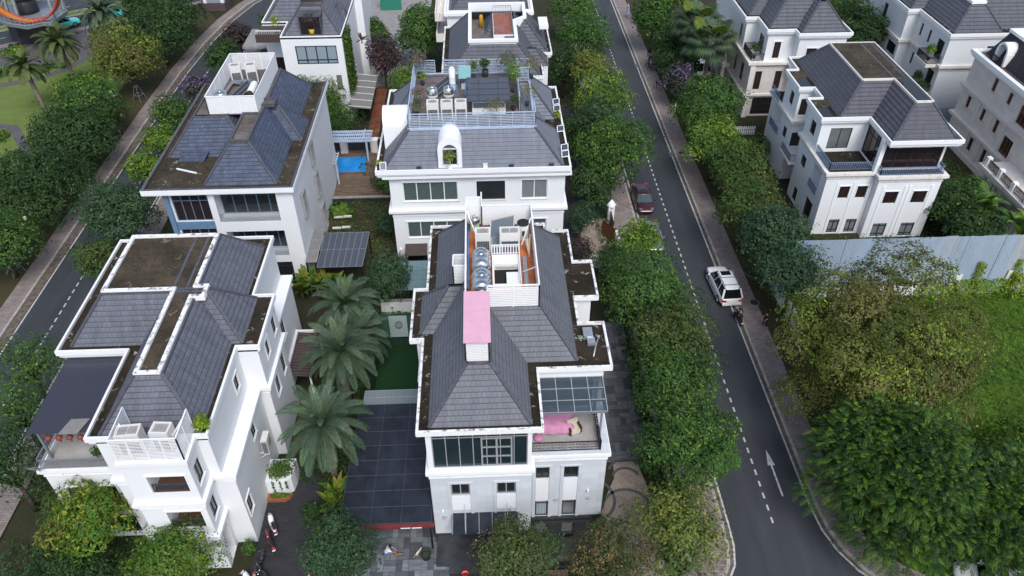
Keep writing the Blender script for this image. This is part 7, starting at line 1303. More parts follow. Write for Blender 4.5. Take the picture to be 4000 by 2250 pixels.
for i in range(60): x0 = 26.0 + i * 1.06; dx = GAUSS.uniform(-.03, .03); m.poly([(x0, 51.4 + dx, 1.15), (x0 + 1.08, 51.4 + dx, 1.15), (x0 + 1.08, 51.5 + dx, 6.35 + GAUSS.uniform(-.05, .05)), (x0, 51.5 + dx, 6.35 + GAUSS.uniform(-.05, .05))])
m.build('metal_sheet', 'corrugated_blue', hd); m = MB(); [m.box(26 + i * 3.2, 26.1 + i * 3.2, 51.56, 51.66, 0, 5.9) for i in range(20)]; [m.box(26, 90, 51.55, 51.6, z, z + .08) for z in (1.8, 3.6, 5.4)]; m.build('frame', 'steel_grey', hd); m = MB(); m.box(26, 90, 51.38, 51.52, 0, 1.14); m.build('base_wall', 'white_wall', hd)
for i, x in enumerate((40.6, 45.6, 47.0, 48.5)): MB().box(x, x + 1.0, 51.30, 51.35, .7, 2.3 + (i % 2) * .3).build('patch_sheet', 'off_white', hd)
t = thing('hoarding', 'blue corrugated fence between the grey house and the beige house', 'fence', (56, 81.9, 0), 0); m = MB(); m.poly([(50, 81.9, 0), (62, 81.9, 0), (62, 81.95, 2.5), (50, 81.95, 2.5)]); m.build('metal_sheet', 'corrugated_blue', t); m = MB(); [m.box(50 + i * 2, 50.1 + i * 2, 82.0, 82.1, 0, 2.4) for i in range(7)]; m.build('frame', 'steel_grey', t)
t = thing('hoarding', 'teal metal fence panel beside the right pavement trees', 'fence', (26.1, 51, 0)); m = MB(); m.poly([(26.0, 49.2, 0), (27.2, 51.3, 0), (27.2, 51.35, 3.2), (26.0, 49.25, 3.2)]); m.build('metal_sheet', 'canopy_teal', t); m = MB(); m.bar((26.05, 49.3, 0), (26.05, 49.3, 3.2), .1); m.build('post', 'steel_grey', t)
t = thing('green_wall', 'flat green rendered wall at the end of the back lane', 'wall', (-14, 124, 0)); MB().box(-15.9, -12.6, 124, 124.3, 0, 4).build('wall', 'green_wall', t); MB().box(-16.0, -12.5, 123.95, 124.35, 4.0, 4.12).build('coping', 'concrete', t)
t = thing('picket_fence', 'white picket fence below the cream stone house', 'fence', (31, 82, 0)); m = MB(); [m.box(29 + i * .25, 29.14 + i * .25, 81.0, 81.05, .1, 1.2) for i in range(12)]; m.build('picket', 'white_paint', t); m = MB(); [m.box(29, 32, 81.05, 81.1, z, z + .08) for z in (.4, .9)]; m.build('rail', 'white_paint', t)
nt_ = thing('golf_net', 'dark green net cage with grey target over the turf court', 'net', (-7.5, 48, 0)); m = MB(); m.box(-9.15, -6.0, 46.9, 46.96, 0, .8); m.hexa([(-9.1, 47, .9), (-6.2, 47, .9), (-6.2, 48.3, 2.2), (-9.1, 48.3, 2.2), (-9.1, 47, .92), (-6.2, 47, .92), (-6.2, 48.3, 2.22), (-9.1, 48.3, 2.22)]); m.box(-9.2, -9.16, 39, 48.3, 0, 2.2); m.build('net', 'net_green', nt_)
m = MB(); [m.bar(p, q, .06) for p, q in (((-9.17, 48.3, 2.25), (-6.2, 48.3, 2.25)), ((-9.17, 39, 2.25), (-9.17, 48.3, 2.25)), ((-9.17, 39, 0), (-9.17, 39, 2.25)), ((-6.2, 48.3, 0), (-6.2, 48.3, 2.25)), ((-9.15, 46.9, .82), (-6.0, 46.9, .82)))]; m.build('frame', 'net_green', nt_); m = MB(); m.hexa([(-8.2, 46.98, .95), (-6.75, 46.98, .95), (-6.9, 48.2, 2.2), (-8.4, 48.2, 2.2), (-8.2, 46.98, .97), (-6.75, 46.98, .97), (-6.9, 48.2, 2.22), (-8.4, 48.2, 2.22)]); sq = m.build('target_sheet', 'net_pale', nt_); m = MB()
for r in (.12, .22, .3): m.tube([(-7.55 + r * math.cos(a), 47.65 + r * .75 * math.sin(a), 1.67 + r * .72 * math.sin(a)) for a in np.linspace(0, 2 * PI, 18)], .022, 4, False)
m.build('target_ring', 'black_iron', sq)
cover('hedge', 'clipped bright green hedge behind the turf court net', 'hedge', [(-9.2, -5.6, 48.6, 49.8, 0, 1.25)], 'vine', 170, .14, 81)
cover('hedge', 'low flowering hedge along the curved park path', 'hedge', [(-66, -62.4, 101.8, 102.9, 0, .7), (-62.4, -59.6, 102.6, 104.0, 0, .7), (-59.8, -57.2, 104.0, 105.4, 0, .7)], 'mid', 26, .4, 82)
cover('hedge', 'lime hedge along the lawn edge at the left frame side', 'hedge', [(-60.5, -56.5, 83.2, 85.0, 0, .8), (-62, -58.5, 81, 83.2, 0, .8)], 'light', 26, .4, 83)
cover('hedge', 'thin dark hedge beside the pavement below the left terrace', 'hedge', [(-28.4, -27.6, 29, 38, 0, 1.0)], 'mid', 60, .2, 84)
cover('creeper', 'green creeper climbing the foot of the metal hoarding', 'creeper', [(38.2, 41, 50.9, 51.35, .4, 1.3), (41.2, 46, 50.6, 51.3, .2, 1.7), (42.6, 43.2, 51.1, 51.36, .5, 3.6), (46.0, 46.5, 51.1, 51.36, .5, 3.8), (46, 56, 50.2, 51.3, 0, 2.4), (49, 50, 50.9, 51.3, 1, 3.8)], 'lime', 60, .22, 85)
gr = np.random.default_rng(5)
def patch(name, label, cat, x0, x1, y0, y1, n, h, ls, pal, seed, f=None, kind='stuff'):
    g = np.random.default_rng(seed); P = g.uniform((x0, y0, .05), (x1, y1, .1), (n, 3)); bump = np.abs(np.sin(P[:, 0] * .7 + 1.3) * np.cos(P[:, 1] * .55 + .4)) ** 1.5; P[:, 2] += g.random(n) * h * (.35 + bump)
    if f is not None: P = P[f(P[:, 0], P[:, 1])]
    k = (np.floor(P[:, 0] * .5).astype(int) * 5 + np.floor(P[:, 1] * .5).astype(int) * 11) % 31
    return tag(leafmesh(name, None, (P, np.tile((0, -.2, .8), (len(P), 1)), k, np.full(len(P), .5)), ls, pal, seed, .3), label, cat, None, kind)
patch('wild_growth', 'tangle of lush grass and vines over the vacant lot', 'undergrowth', 26.5, 60, 24, 51.2, 34000, .8, .30, 'wild', 91)
patch('undergrowth', 'dark ground plants under the right pavement trees', 'undergrowth', 23.8, 29, 53, 120, 5000, .9, .4, 'dark', 92); patch('undergrowth', 'dark planting along the strip between villas and the left pavement of the right road', 'undergrowth', 10.8, 12.7, 25, 90, 3500, 1.0, .35, 'dark', 93); patch('undergrowth', 'vegetable rows and weeds between the two middle houses', 'undergrowth', -15.9, -8.5, 59.4, 68.6, 3000, .5, .22, 'mid', 94)
patch('undergrowth', 'dark planting at the foot of the corner house behind the hoarding', 'undergrowth', 29, 45, 52, 60, 4000, 1.0, .35, 'dark', 101)
patch('undergrowth', 'rough weeds behind the hoarding beside the beige house', 'undergrowth', 43, 53, 52, 80, 3500, .6, .4, 'vine', 95); patch('undergrowth', 'garden plants round the near left house', 'undergrowth', -31.5, -21, 24, 29.4, 2500, .9, .3, 'dark', 96); patch('undergrowth', 'dark garden plants behind the centre house', 'undergrowth', -12, 7, 49.5, 56.5, 3500, 1.0, .32, 'dark', 97); patch('undergrowth', 'shade plants between the palms and the near left house', 'undergrowth', -13.5, -9.6, 33, 53, 3000, .8, .3, 'dark', 98)
patch('undergrowth', 'ground plants beside the left pavement of the left road', 'undergrowth', -32.4, -28.3, 40, 110, 3500, .8, .4, 'dark', 99); patch('undergrowth', 'dark garden beds round the back villas', 'undergrowth', -14, 12, 73, 110, 4500, 1.0, .45, 'dark', 100, lambda x, y: ~((x > -5) & (x < 8)))

# ================================================================== TREES AND PLANTS
G1 = 'street trees between the villas and the right road'; G2 = 'trees along the right pavement'; G3 = 'park trees beside the left road'; G4 = 'trees along the villa side of the left road'
T_ = [  # label, x, y, zc, rx, rz, palette, leaves, leaf size, group
 ('big round green tree nearest the parked maroon car, with bare gap showing branches', 13.0, 69.0, 5.3, 4.2, 3.8, 'mid', 6500, .34, G1),
 ('dark-topped tree behind the big round tree by the right road', 12.2, 73.9, 5.5, 2.9, 3.0, 'bluegreen', 2600, .34, G1),
 ('leafy tree in the villa row with yellow-tipped top beside the damp road patch', 13.6, 81.5, 5.0, 3.7, 3.3, 'light', 3600, .36, G1),
 ('small yellowish tree in the villa row above the damp road patch', 12.9, 89.0, 5.3, 2.8, 2.3, 'yellow', 1800, .36, G1),
 ('broad green tree in the villa row near the top of the right road', 13.2, 97.5, 5.3, 4.2, 3.7, 'mid', 3600, .40, G1),
 ('farthest tree of the villa row at the top edge of the photo', 13.2, 109, 5.2, 3.9, 3.2, 'mid', 2600, .44, G1),
 ('small light-green tree beside the grey car', 13.4, 54.9, 4.3, 2.3, 2.0, 'light', 2400, .30, G1),
 ('spreading bright tree right of the pink-sheet house terrace', 12.63, 46.8, 5.0, 3.9, 3.3, 'mid', 7500, .30, G1),
 ('reddish-green tree in the villa row level with the motorbike rider', 13.5, 41.0, 5.0, 3.6, 3.0, 'rust', 5200, .29, G1),
 ('dense tree in the villa row beside the glass pergola', 12.9, 36.4, 5.0, 3.4, 3.0, 'mid', 5200, .28, G1),
 ('large glossy tree beside the white road arrow', 12.95, 31.2, 5.0, 3.5, 3.4, 'mid', 7800, .27, G1),
 ('rounded tree across the road from the maroon car, below the fan palms', 24.9, 78.4, 5.0, 4.2, 3.7, 'mid', 6000, .36, G2),
 ('pale yellow-green tree in front of the picket fence', 24.2, 71.2, 4.4, 3.5, 2.6, 'light', 3800, .36, G2),
 ('rusty-tinted tree on the right pavement beside the white corner house', 25.4, 65.8, 4.4, 3.4, 2.8, 'rust', 4200, .34, G2),
 ('olive tree on the right pavement above the white car', 24.1, 58.5, 4.7, 3.4, 3.1, 'rust', 4600, .33, G2),
 ('dark green tree on the right pavement behind the white car', 24.7, 53.6, 5.0, 3.5, 3.4, 'bluegreen', 5600, .31, G2),
 ('spotted green tree at the left end of the metal hoarding', 25.2, 48.9, 4.8, 3.1, 2.7, 'bluegreen', 4200, .30, G2),
 ('far dark tree on the right pavement at the top edge', 23.9, 105.5, 5, 3.5, 3.4, 'mid', 2800, .44, G2),
 ('shadowy tree left of the fan palms', 24.8, 97.0, 4.2, 3.0, 2.9, 'dark', 2400, .42, G2),
 ('purple-flowering tree on the right pavement', 24.2, 88.2, 3.6, 2.3, 2.6, 'purple', 2200, .34, G2),
 ('dark bushy tree between the fan palms and the purple tree', 25.2, 92.8, 3.6, 2.9, 2.3, 'dark', 2200, .38, G2),
 ('massive dark tree in the park, lower left', -44.2, 66.5, 4.8, 5.5, 4.2, 'dark', 8500, .36, G3),
 ('park tree at the left frame edge below the massive dark tree', -43.6, 57.6, 4.8, 4.0, 3.8, 'mid', 5200, .34, G3),
 ('broad dark park tree beside the second tree stake', -44.2, 75.6, 4.8, 5.0, 3.9, 'dark', 6500, .38, G3),
 ('park tree with light crown in front of the white globe lamps', -44.8, 82.8, 4.8, 4.5, 3.5, 'mid', 5200, .40, G3),
 ('bright lime branch-topped park tree beside the lawn path', -47.6, 88.0, 4.6, 3.4, 2.4, 'light', 2600, .42, G3),
 ('tall yellow-olive park tree behind the globe lamps', -44.4, 95.0, 5.8, 4.5, 4.4, 'olive', 5600, .42, G3),
 ('dark park tree near the gatehouse end of the row', -43.6, 104.6, 5.0, 4.5, 3.8, 'dark', 4200, .44, G3),
 ('farther dark park tree beside the turquoise taxi', -43.4, 112.0, 4.8, 4.2, 3.2, 'dark', 3200, .46, G3),
 ('far park tree left of the gatehouse', -50.2, 116.8, 4.6, 3.6, 3.0, 'dark', 2600, .48, G3),
 ('rounded dark-leaved tree left of the slate roof house front', -33.9, 60.9, 4.6, 3.9, 3.1, 'bluegreen', 5600, .34, G4),
 ('small yellow-flecked tree below the rounded dark-leaved tree', -33.6, 54.3, 4.2, 2.0, 2.0, 'rust', 2200, .30, G4),
 ('compact light tree by the left road beside the mossy eaves', -35.4, 71.4, 3.0, 2.1, 2.0, 'light', 1900, .34, G4),
 ('small pale tree above the compact light tree by the left road', -35.8, 77.6, 3.0, 2.1, 1.7, 'light', 1600, .36, G4),
 ('green rounded tree by the left road near the louvre box', -35.6, 82.6, 3.4, 2.6, 2.3, 'mid', 2600, .36, G4),
 ('purple-flowering small tree by the left road', -35.2, 90.6, 2.8, 1.8, 1.8, 'purple', 1500, .36, G4),
 ('dark rounded tree by the left road below the plum shrub', -33.4, 97.6, 3.8, 2.7, 2.6, 'dark', 2600, .40, G4),
 ('plum-tinted dark tree by the left road bend', -33.0, 104.2, 3.8, 2.5, 2.0, 'plum', 1900, .42, G4),
 ('bright green dome tree by the road bend, top left', -28.5, 108.0, 3.6, 2.4, 2.8, 'mid', 2000, .44, G4),
 ('sparse-crowned tree over the left road, left frame edge', -33.4, 40.9, 4.8, 3.1, 2.6, 'mid', 1300, .30, G4),
 ('tall thin-crowned tree at the lower left frame edge', -31.0, 32.0, 4.8, 3.0, 3.6, 'dark', 2300, .26, G4),
 ('second thin-crowned tree at the lower left edge, above the first', -32.4, 36.8, 4.4, 2.4, 2.4, 'mid', 1100, .28, G4),
]
for i, (lb, x, y, zc, rx, rz, pal, n, ls, gp) in enumerate(T_): tree(lb, x, y, zc - (.7 if gp is G3 else 0), rx, rz, pal, n, ls, 100 + i, group=gp, K=20 + (i * 5) % 8)
tree('sparse yellow-leaved tree with bare twigs at the road bend', 10.9, 26.2, 3.9, 3.4, 2.7, 'yellow', 3000, .30, 201, name='garden_tree', K=17, hollow=.3)
tree('crape myrtle with pale flower heads in front of the centre house', 1.2, 25.0, 3.2, 2.6, 2.3, 'bloom', 5200, .23, 202, name='flowering_tree', K=26)
tree('brown seed-headed bushy tree at the bottom centre', 6.7, 24.6, 2.9, 2.8, 2.0, 'brown', 5600, .20, 203, name='garden_tree', K=28)
tree('round mid-green tree before the courtyard paving', -9.4, 25.8, 3.8, 2.5, 2.2, 'bluegreen', 6000, .21, 204, name='garden_tree', K=26)
tree('mango tree flushed yellow and orange at the corner of the near left house', -24.7, 28.2, 4.3, 2.9, 2.4, 'mango', 4200, .34, 205, name='mango_tree', K=26, lw=.38)
tree('green mango tree below the white bay loggias', -19.0, 25.5, 3.6, 2.9, 2.0, 'mangog', 5200, .28, 206, name='mango_tree', K=26, lw=.42)
tree('dark mango tree at the bottom left under the yellow one', -25.6, 25.6, 2.6, 2.8, 1.7, 'dark', 3600, .30, 207, name='mango_tree', K=13, lw=.4)
tree('huge olive-brown rain tree on the vacant lot with lime tips', 27.0, 37.6, 6.9, 6.9, 5.5, 'olive', 46000, .28, 208, name='rain_tree', K=46, tr=.35, lw=.5)
tree('deep green spreading tree with drooping sprays, lower right', 25.7, 29.0, 4.9, 5.6, 4.5, 'flame', 11000, .07, 209, name='flame_tree', K=44, tr=.3, droop=.8, spray=.55)
tree('grassy-green tree at the bottom right corner', 31.5, 26.6, 4.2, 4.4, 3.6, 'flame', 7000, .07, 210, name='flame_tree', K=32, tr=.25, droop=.6, spray=.55)
tree('vine-smothered tree at the right frame edge beyond the drooping sprays', 35.0, 30.5, 3.2, 4.4, 3.0, 'wild', 9000, .26, 232, name='vine_tree', K=36)
tree('blue-green young tree between the palms and the teal glass roof', -8.5, 51.4, 3.6, 2.1, 2.4, 'bluegreen', 3800, .26, 211, name='garden_tree', K=13)
tree('layered feathery tree in front of the cube house wall', -18.2, 84.0, 3.9, 2.5, 2.6, 'vine', 3400, .30, 212, name='garden_tree', K=15, lw=.35)
tree('layered upper branches tree beside the cube house window', -20.4, 84.6, 5.2, 2.2, 1.6, 'vine', 1800, .30, 213, name='garden_tree', K=12, lw=.35)
tree('round tree with tiny leaves at the end of the pergola', -16.7, 81.6, 2.6, 2.6, 2.2, 'mid', 3000, .26, 214, name='garden_tree', K=12)
tree('dark conical garden tree beside the grey side canopy', -12.5, 95.2, 4.2, 2.4, 3.4, 'plum', 2800, .36, 215, name='garden_tree', K=14)
tree('tall leafy tree left of the sunken terrace house', -8.2, 101.5, 4.8, 3.7, 4.2, 'mid', 4600, .42, 216, name='garden_tree', K=16)
tree('light-leaved tree below the tall leafy tree, left of the roof garden', -9.4, 90.2, 3.0, 2.4, 2.4, 'light', 2200, .36, 217, name='garden_tree', K=12)
tree('green bushy tree beside the ivy house at the top', -14.2, 104.5, 3.6, 1.8, 2.8, 'mid', 1800, .42, 218, name='garden_tree', K=12)
tree('great dark tree between the cream house and the grey house', 49.3, 97.5, 5.4, 4.1, 4.2, 'dark', 5600, .42, 219, name='garden_tree', K=18)
tree('dark papaya-leaved tree behind the hoarding', 45.0, 57.2, 3.0, 2.7, 2.2, 'dark', 3600, .32, 220, name='garden_tree', K=13)
tree('shade tree beyond the hoarding by the corner house wall', 43.9, 63.5, 2.6, 2.2, 2.2, 'bluegreen', 2400, .32, 221, name='garden_tree', K=12)
tree('dark clipped ball tree beside the pink-sheet house', 10.6, 53.9, 2.8, 1.65, 1.5, 'dark', 3200, .17, 222, name='topiary_tree', K=20, hollow=.8)
tree('tall dark garden tree left of the maroon car', 10.9, 66.5, 2.9, 2.5, 2.6, 'dark', 3000, .32, 223, name='garden_tree', K=14)
tree('cloud-pruned dark garden tree beside the dormer house corner', 9.0, 61.0, 2.4, 1.5, 2.0, 'bluegreen', 2000, .24, 224, name='garden_tree', K=9)
tree('purple-brown shrub tree behind the pink-sheet house', 8.6, 56.6, 1.9, 1.3, 1.6, 'plum', 1600, .22, 225, name='garden_tree', K=9)
tree('dark tree in shade beside the dormer house drive', 9.8, 76.5, 2.9, 2.4, 2.5, 'dark', 2200, .36, 226, name='garden_tree', K=12)
tree('dark tree behind the villa row near the sunken terrace house', 10.2, 92, 3.6, 2.7, 2.8, 'dark', 2200, .40, 227, name='garden_tree', K=12)
tree('big green park-side tree at the top of the right pavement', 27.5, 114, 5.0, 4.2, 3.8, 'mid', 2600, .5, 228, name='garden_tree', K=14)
tree('bright tree on the far right at the top', 69, 110, 4.5, 5, 4, 'vine', 2600, .5, 229, name='garden_tree', K=14)
tree('bright tree at the top between the grey and cream houses', 52.5, 109, 3.5, 3.5, 3, 'vine', 2000, .5, 230, name='garden_tree', K=12)
tree('dark garden tree behind the cube house balcony', -27.6, 98.5, 2.6, 2.2, 2.2, 'plum', 1600, .4, 231, name='garden_tree', K=11)
bush('silver-green clipped hedge mass on the cube house corner', -26.6, 104, 1.6, 5.4, 'silver', 1600, .34, 240, cat='shrub', ry=4.0)
bush('glossy kalanchoe-like bush at the end of the pool deck', -10.4, 70.9, 1.9, 2.1, 'mid', 1800, .3, 241); bush('pale taro leaves in the vegetable garden', -14.9, 66.6, 1.2, 1.0, 'light', 420, .45, 242, cat='plant', name='taro_plant', lw=.9); bush('spiky dark yucca tree beside the dormer house', -9.6, 62.6, 1.5, 3.0, 'bluegreen', 900, .6, 243, cat='plant', name='yucca', lw=.14)
bush('dark shrub in front of the cream house gate', 30.2, 75.4, 1.9, 2.8, 'dark', 1800, .3, 244); bush('purple-leaved shrubs beside the dormer house lower window', -8.4, 57.0, 1.1, 1.8, 'plum', 900, .24, 245); bush('dark shrub under the driveway palm', -12.2, 30.6, .9, 1.3, 'dark', 900, .18, 246); bush('small clipped garden shrub by the house corner path', 7.3, 33.0, .5, 1.0, 'mid', 400, .15, 247); bush('planted bed shrub beside the stone wall, middle of the path', 7.1, 31.4, .5, .8, 'dark', 400, .15, 248, ry=1.1); bush('planted bed shrub at the near end of the curved path', 6.9, 29.2, .45, .8, 'dark', 360, .15, 249, ry=.8)
bush('potted shrub by the right path bend', 10.7, 33.6, .5, .8, 'vine', 320, .16, 250); bush('dark shrub below the sparse yellow tree', 11.2, 29.0, .9, 1.4, 'dark', 700, .2, 251); bush('flower pot shrub at the white portico pillar', -15.7, 28.0, .55, 1.3, 'mid', 420, .18, 252); bush('round yellow-green bush on the park plaza island', -66.2, 108.4, 2.0, 1.4, 'light', 700, .4, 253); bush('orange-tipped palm-like bush at the left frame edge of the park', -66.5, 101.0, 2.2, 3.2, 'yellow', 900, .5, 254, lw=.3); bush('reed plants beside the left terrace wall', -28.0, 30.5, .8, 1.2, 'dark', 500, .4, 255, name='reed_plant', cat='plant', lw=.15)
cols_d = ((0.075, 0.115, 0.070), (0.055, 0.090, 0.055), (0.095, 0.130, 0.080)); cols_y = ((0.090, 0.120, 0.045), (0.120, 0.140, 0.050), (0.070, 0.100, 0.035))
date_palm('nearest date palm, beside the black carport', -11.0, 33.4, 6.2, 3.6, 301, 52); date_palm('middle date palm, before the turf court', -11.0, 41.0, 5.2, 3.6, 302, 50); date_palm('farthest date palm, nearest the heliconia clump', -11.4, 46.6, 4.9, 3.4, 303, 46); date_palm('date palm half hidden behind the middle palm, on its right', -10.0, 44.2, 3.9, 3.0, 304, 40)
date_palm('upright park palm with dark crown beside the avenue', -50.4, 104.3, 7.6, 3.6, 305, 44, cols_d, 'park palms', dx=.2, lwid=.14, lf=.6); date_palm('full-crowned park palm by the curved path', -51.9, 95.2, 6.8, 3.3, 306, 46, cols_y, 'park palms', dx=-1.0, dy=1.2, lwid=.14, lf=.6); date_palm('thin-crowned leaning park palm at the lawn edge', -53.6, 89.2, 6.3, 2.9, 307, 30, cols_y, 'park palms', dx=-1.2, dy=1.4, lwid=.14, lf=.6)
fan_palm('nearer fan palm with shaggy trunk beside the cream house', 27.6, 90.0, 8.2, 3.7, 311); fan_palm('farther fan palm behind the first beside the cream house', 27.0, 94.5, 8.8, 3.4, 312)
tree('dark leafy tree left of the bananas beside the corner house', 44.8, 60.5, 3.2, 2.6, 2.6, 'dark', 4200, .3, 233, name='garden_tree', K=22)
tree('dark leafy tree behind the bananas toward the beige porch', 47.6, 63.0, 2.6, 2.4, 2.2, 'mid', 3200, .32, 234, name='garden_tree', K=20)
HC = ((0.060, 0.130, 0.014), (0.110, 0.170, 0.018), (0.180, 0.200, 0.025)); BC = ((0.070, 0.145, 0.030), (0.090, 0.170, 0.040), (0.160, 0.250, 0.030))
broadleaf('yellow-green heliconia clump between the near left house and the carport', -16.0, 53.4, [(-.6, 0), (.2, .3), (.9, -.2), (1.6, .2), (2.4, 0), (-.2, .7), (3.2, .1), (1.2, .8)], 1.7, .42, HC, 321, name='heliconia', nl=16, hs=(.7, 1.1, 1.4), el0=.5, lean=1.0)
broadleaf('bright paddle-leaved ginger beside the black carport, nearer the palm', -10.7, 30.9, [(0, 0), (.3, .5), (-.3, .4), (.1, 1.1)], 1.5, .36, HC, 322, name='ginger_plant', nl=12, hs=(.5, .8), el0=.4, lean=1.1); broadleaf('bright paddle-leaved ginger at the near corner of the black carport', -10.5, 28.6, [(0, 0), (-.4, .3), (.2, .6), (-.2, -.5)], 1.4, .34, HC, 323, name='ginger_plant', nl=12, hs=(.4, .7), el0=.4, lean=1.1)
broadleaf('banana clump behind the hoarding, left one', 46.3, 59.2, [(0, 0), (.9, .6), (-.7, .5)], 3.3, .85, BC, 324, nl=11, hs=(2.8, 3.4, 2.4), el0=.4, lean=1.9); broadleaf('banana clump behind the hoarding, right one by the porch', 48.9, 56.0, [(0, 0), (.8, .4)], 3.3, .85, BC, 325, nl=11, hs=(2.6, 3.2), el0=.4, lean=1.9)
tag(MB().tube([(23, 47, 4.6), (17.5, 53, 5.8), (12, 58, 6.2), (7, 61, 10.2)], .02, 5).build('cable', 'frame_dark'), 'thin overhead cable crossing the right road', 'cable')

# ================================================================== VEHICLES, PEOPLE, STREET FURNITURE
car('white off-road car with roof rails parked half on the right lane', 21.05, 52.9, R(3), 'suv', 'car_white', 5.1, 1.98, 1.9)
car('maroon saloon parked along the left kerb beyond the small tree', 16.25, 67.2, R(180), 'saloon', 'car_maroon', 4.9, 1.85, 1.45, glassm='windscreen'); car('grey car parked behind the small light-green tree', 16.0, 60.6, R(180), 'saloon', 'car_grey', 4.6, 1.82, 1.5)
car('turquoise taxi on the avenue beside the dark park trees', -57.3, 123.4, R(-55), 'suv', 'car_cyan', 4.6, 1.85, 1.65); car('second turquoise taxi half hidden by the upright palm', -63.6, 119.4, R(-55), 'suv', 'car_cyan', 4.6, 1.85, 1.65)
car('white van roof glimpsed beside the fan palm trunks', 28.3, 97.5, R(90), 'suv', 'car_white', 4.6, 1.9, 2.1); car('white car hidden under trees at the bottom right corner', 30.5, 23.8, R(70), 'saloon', 'car_white', 4.6, 1.82, 1.45)
motorbike('white scooter parked first along the dark driveway, nearest the planter', -14.75, 29.9, R(25), 'bike_white'); motorbike('dark red scooter parked second along the dark driveway', -14.7, 28.7, R(28), 'bike_red'); motorbike('black and white scooter parked third along the dark driveway', -15.0, 27.2, R(-8), 'bike_black'); motorbike('dark scooter squeezed between the third and the bottom scooter', -14.7, 26.4, R(40), 'bike_black'); motorbike('white-nosed scooter at the bottom of the dark driveway', -15.3, 26.0, R(60), 'bike_white')
motorbike('black scooter by the tree on the right of the driveway', -11.9, 27.0, R(10), 'bike_black', group=None); mb = motorbike('black motorbike ridden along the right road behind the white car', 21.3, 48.7, R(6), 'bike_black', group=None, lean=0); motorbike('dark motorbike parked on the right pavement by the blue raincoats', 23.3, 99.3, R(70), 'bike_black', group=None); motorbike('second dark motorbike on the right pavement, farther one', 23.2, 100.6, R(75), 'bike_black', group=None)
motorbike('dark scooter parked on the park side of the avenue', -67.6, 111.6, R(-50), 'bike_black', group=None)
person('rider in black with dark helmet on the moving motorbike', 21.3, 48.7, 0, R(6), pose('ride'), 'cloth_dark', 'cloth_dark', helmet='bike_black')
person('person in dark clothes walking on the right pavement', 23.3, 47.7, .12, R(100), pose('stand'), 'cloth_dark', 'cloth_dark')
person('man in white shirt squatting on the grey courtyard', -7.0, 27.6, .03, R(-80), pose('squat'), 'shirt_white', 'cloth_denim')
person('person in blue raincoat stooping on the right pavement beside the purple tree', 22.7, 93.6, .12, R(160), pose('stoop'), 'cloth_blue', 'cloth_blue', hat='straw_brown'); person('person in blue raincoat by the parked motorbikes on the right pavement', 23.1, 101.9, .12, R(40), pose('stoop'), 'cloth_blue', 'cloth_dark'); person('person in grey bending over beside the villa drive', 9.6, 71.2, .05, R(90), pose('stoop'), 'frame_grey', 'cloth_dark')
def cat(label, x, y, z, rz, mat):
    t = thing('cat', label, 'cat', (x, y, z), rz); V = [(0, -.18, .20), (0, -.03, .21), (0, .12, .20), (0, .20, .25), (0, .27, .29), (0, .33, .275), (0, -.26, .22), (0, -.36, .15), (.02, -.46, .10)]; E = [(0, 1), (1, 2), (2, 3), (3, 4), (4, 5), (0, 6), (6, 7), (7, 8)]; Rr = [.075, .08, .078, .055, .052, .028, .02, .016, .012]
    for s in (-1, 1):
        k = len(V); V += [(s * .05, .13, .13), (s * .05, .12, .07), (s * .05, .15, .015), (s * .055, -.17, .14), (s * .055, -.22, .08), (s * .055, -.18, .015), (s * .035, .265, .345)]; E += [(2, k), (k, k + 1), (k + 1, k + 2), (0, k + 3), (k + 3, k + 4), (k + 4, k + 5), (4, k + 6)]; Rr += [.035, .02, .018, .045, .02, .018, .014]
    skin_mesh('body', V, E, Rr, mat, t, 1); [MB().lathe((s * .022, .318, .305), [(.003, -.006), (.008, 0), (.003, .006)], 6).build('eye', 'hair_black', t, True) for s in (-1, 1)]; return t
cat('ginger-brown cat in front of the squatting man', -6.3, 27.5, .03, R(100), 'fur_brown'); cat('small pale cat sitting alone on the grey courtyard', -5.0, 27.6, .03, R(-40), 'fabric_cream')
for k, (x, y) in enumerate(((-43.6, 84.6), (-43.7, 74.4), (-43.5, 66.6), (-43.8, 58.2), (-44.0, 93.8), (-44.1, 102.5), (-44.0, 50.0))):
    t = thing('tree_stake', ['grey tree support frame level with the globe lamps', 'grey tree support frame beside the broad dark park tree', 'grey tree support frame beside the massive dark park tree', 'grey tree support frame near the left pavement, lower left', 'grey tree support frame under the yellow-olive tree', 'grey tree support frame nearest the gatehouse', 'grey tree support frame at the left frame edge'][k], 'tree stake', (x, y, .06), .3 * k, 'tree support frames along the park'); m = MB()
    for a in (.8, 2.4, 3.9, 5.5): m.bar((.85 * math.cos(a), .85 * math.sin(a), 0), (.25 * math.cos(a), .25 * math.sin(a), 1.9), .05)
    m.build('leg', 'stake_grey', t, True); m = MB(); [m.bar((r * math.cos(a), r * math.sin(a), z), (r * math.cos(a + 1.57), r * math.sin(a + 1.57), z), .06) for a in (.8, 2.4, 3.9, 5.5) for r, z in ((.27, 1.85), (.62, .75))]; m.build('brace', 'stake_grey', t, True)
def globe_lamp(x, y, label):
    t = thing('street_lamp', label, 'street lamp', (x, y, .05), 0, 'park globe lamps'); MB().tube([(0, 0, 0), (0, 0, .3), (0, 0, 3.3)], [.12, .07, .05], 8).build('post', 'black_iron', t, True)
    for dx, dy, h in ((-.45, 0, 3.3), (.45, 0, 3.3), (0, .4, 3.6), (0, -.4, 3.0)): m = MB(); m.tube([(0, 0, 3.0), (dx * .6, dy * .6, h - .3), (dx, dy, h - .1)], .025, 5); m.build('arm', 'black_iron', t, True); MB().lathe((dx, dy, h), [(.05, -.2), (.18, -.12), (.23, .02), (.16, .17), (.03, .23)], 14).build('globe', 'white_paint', t, True)
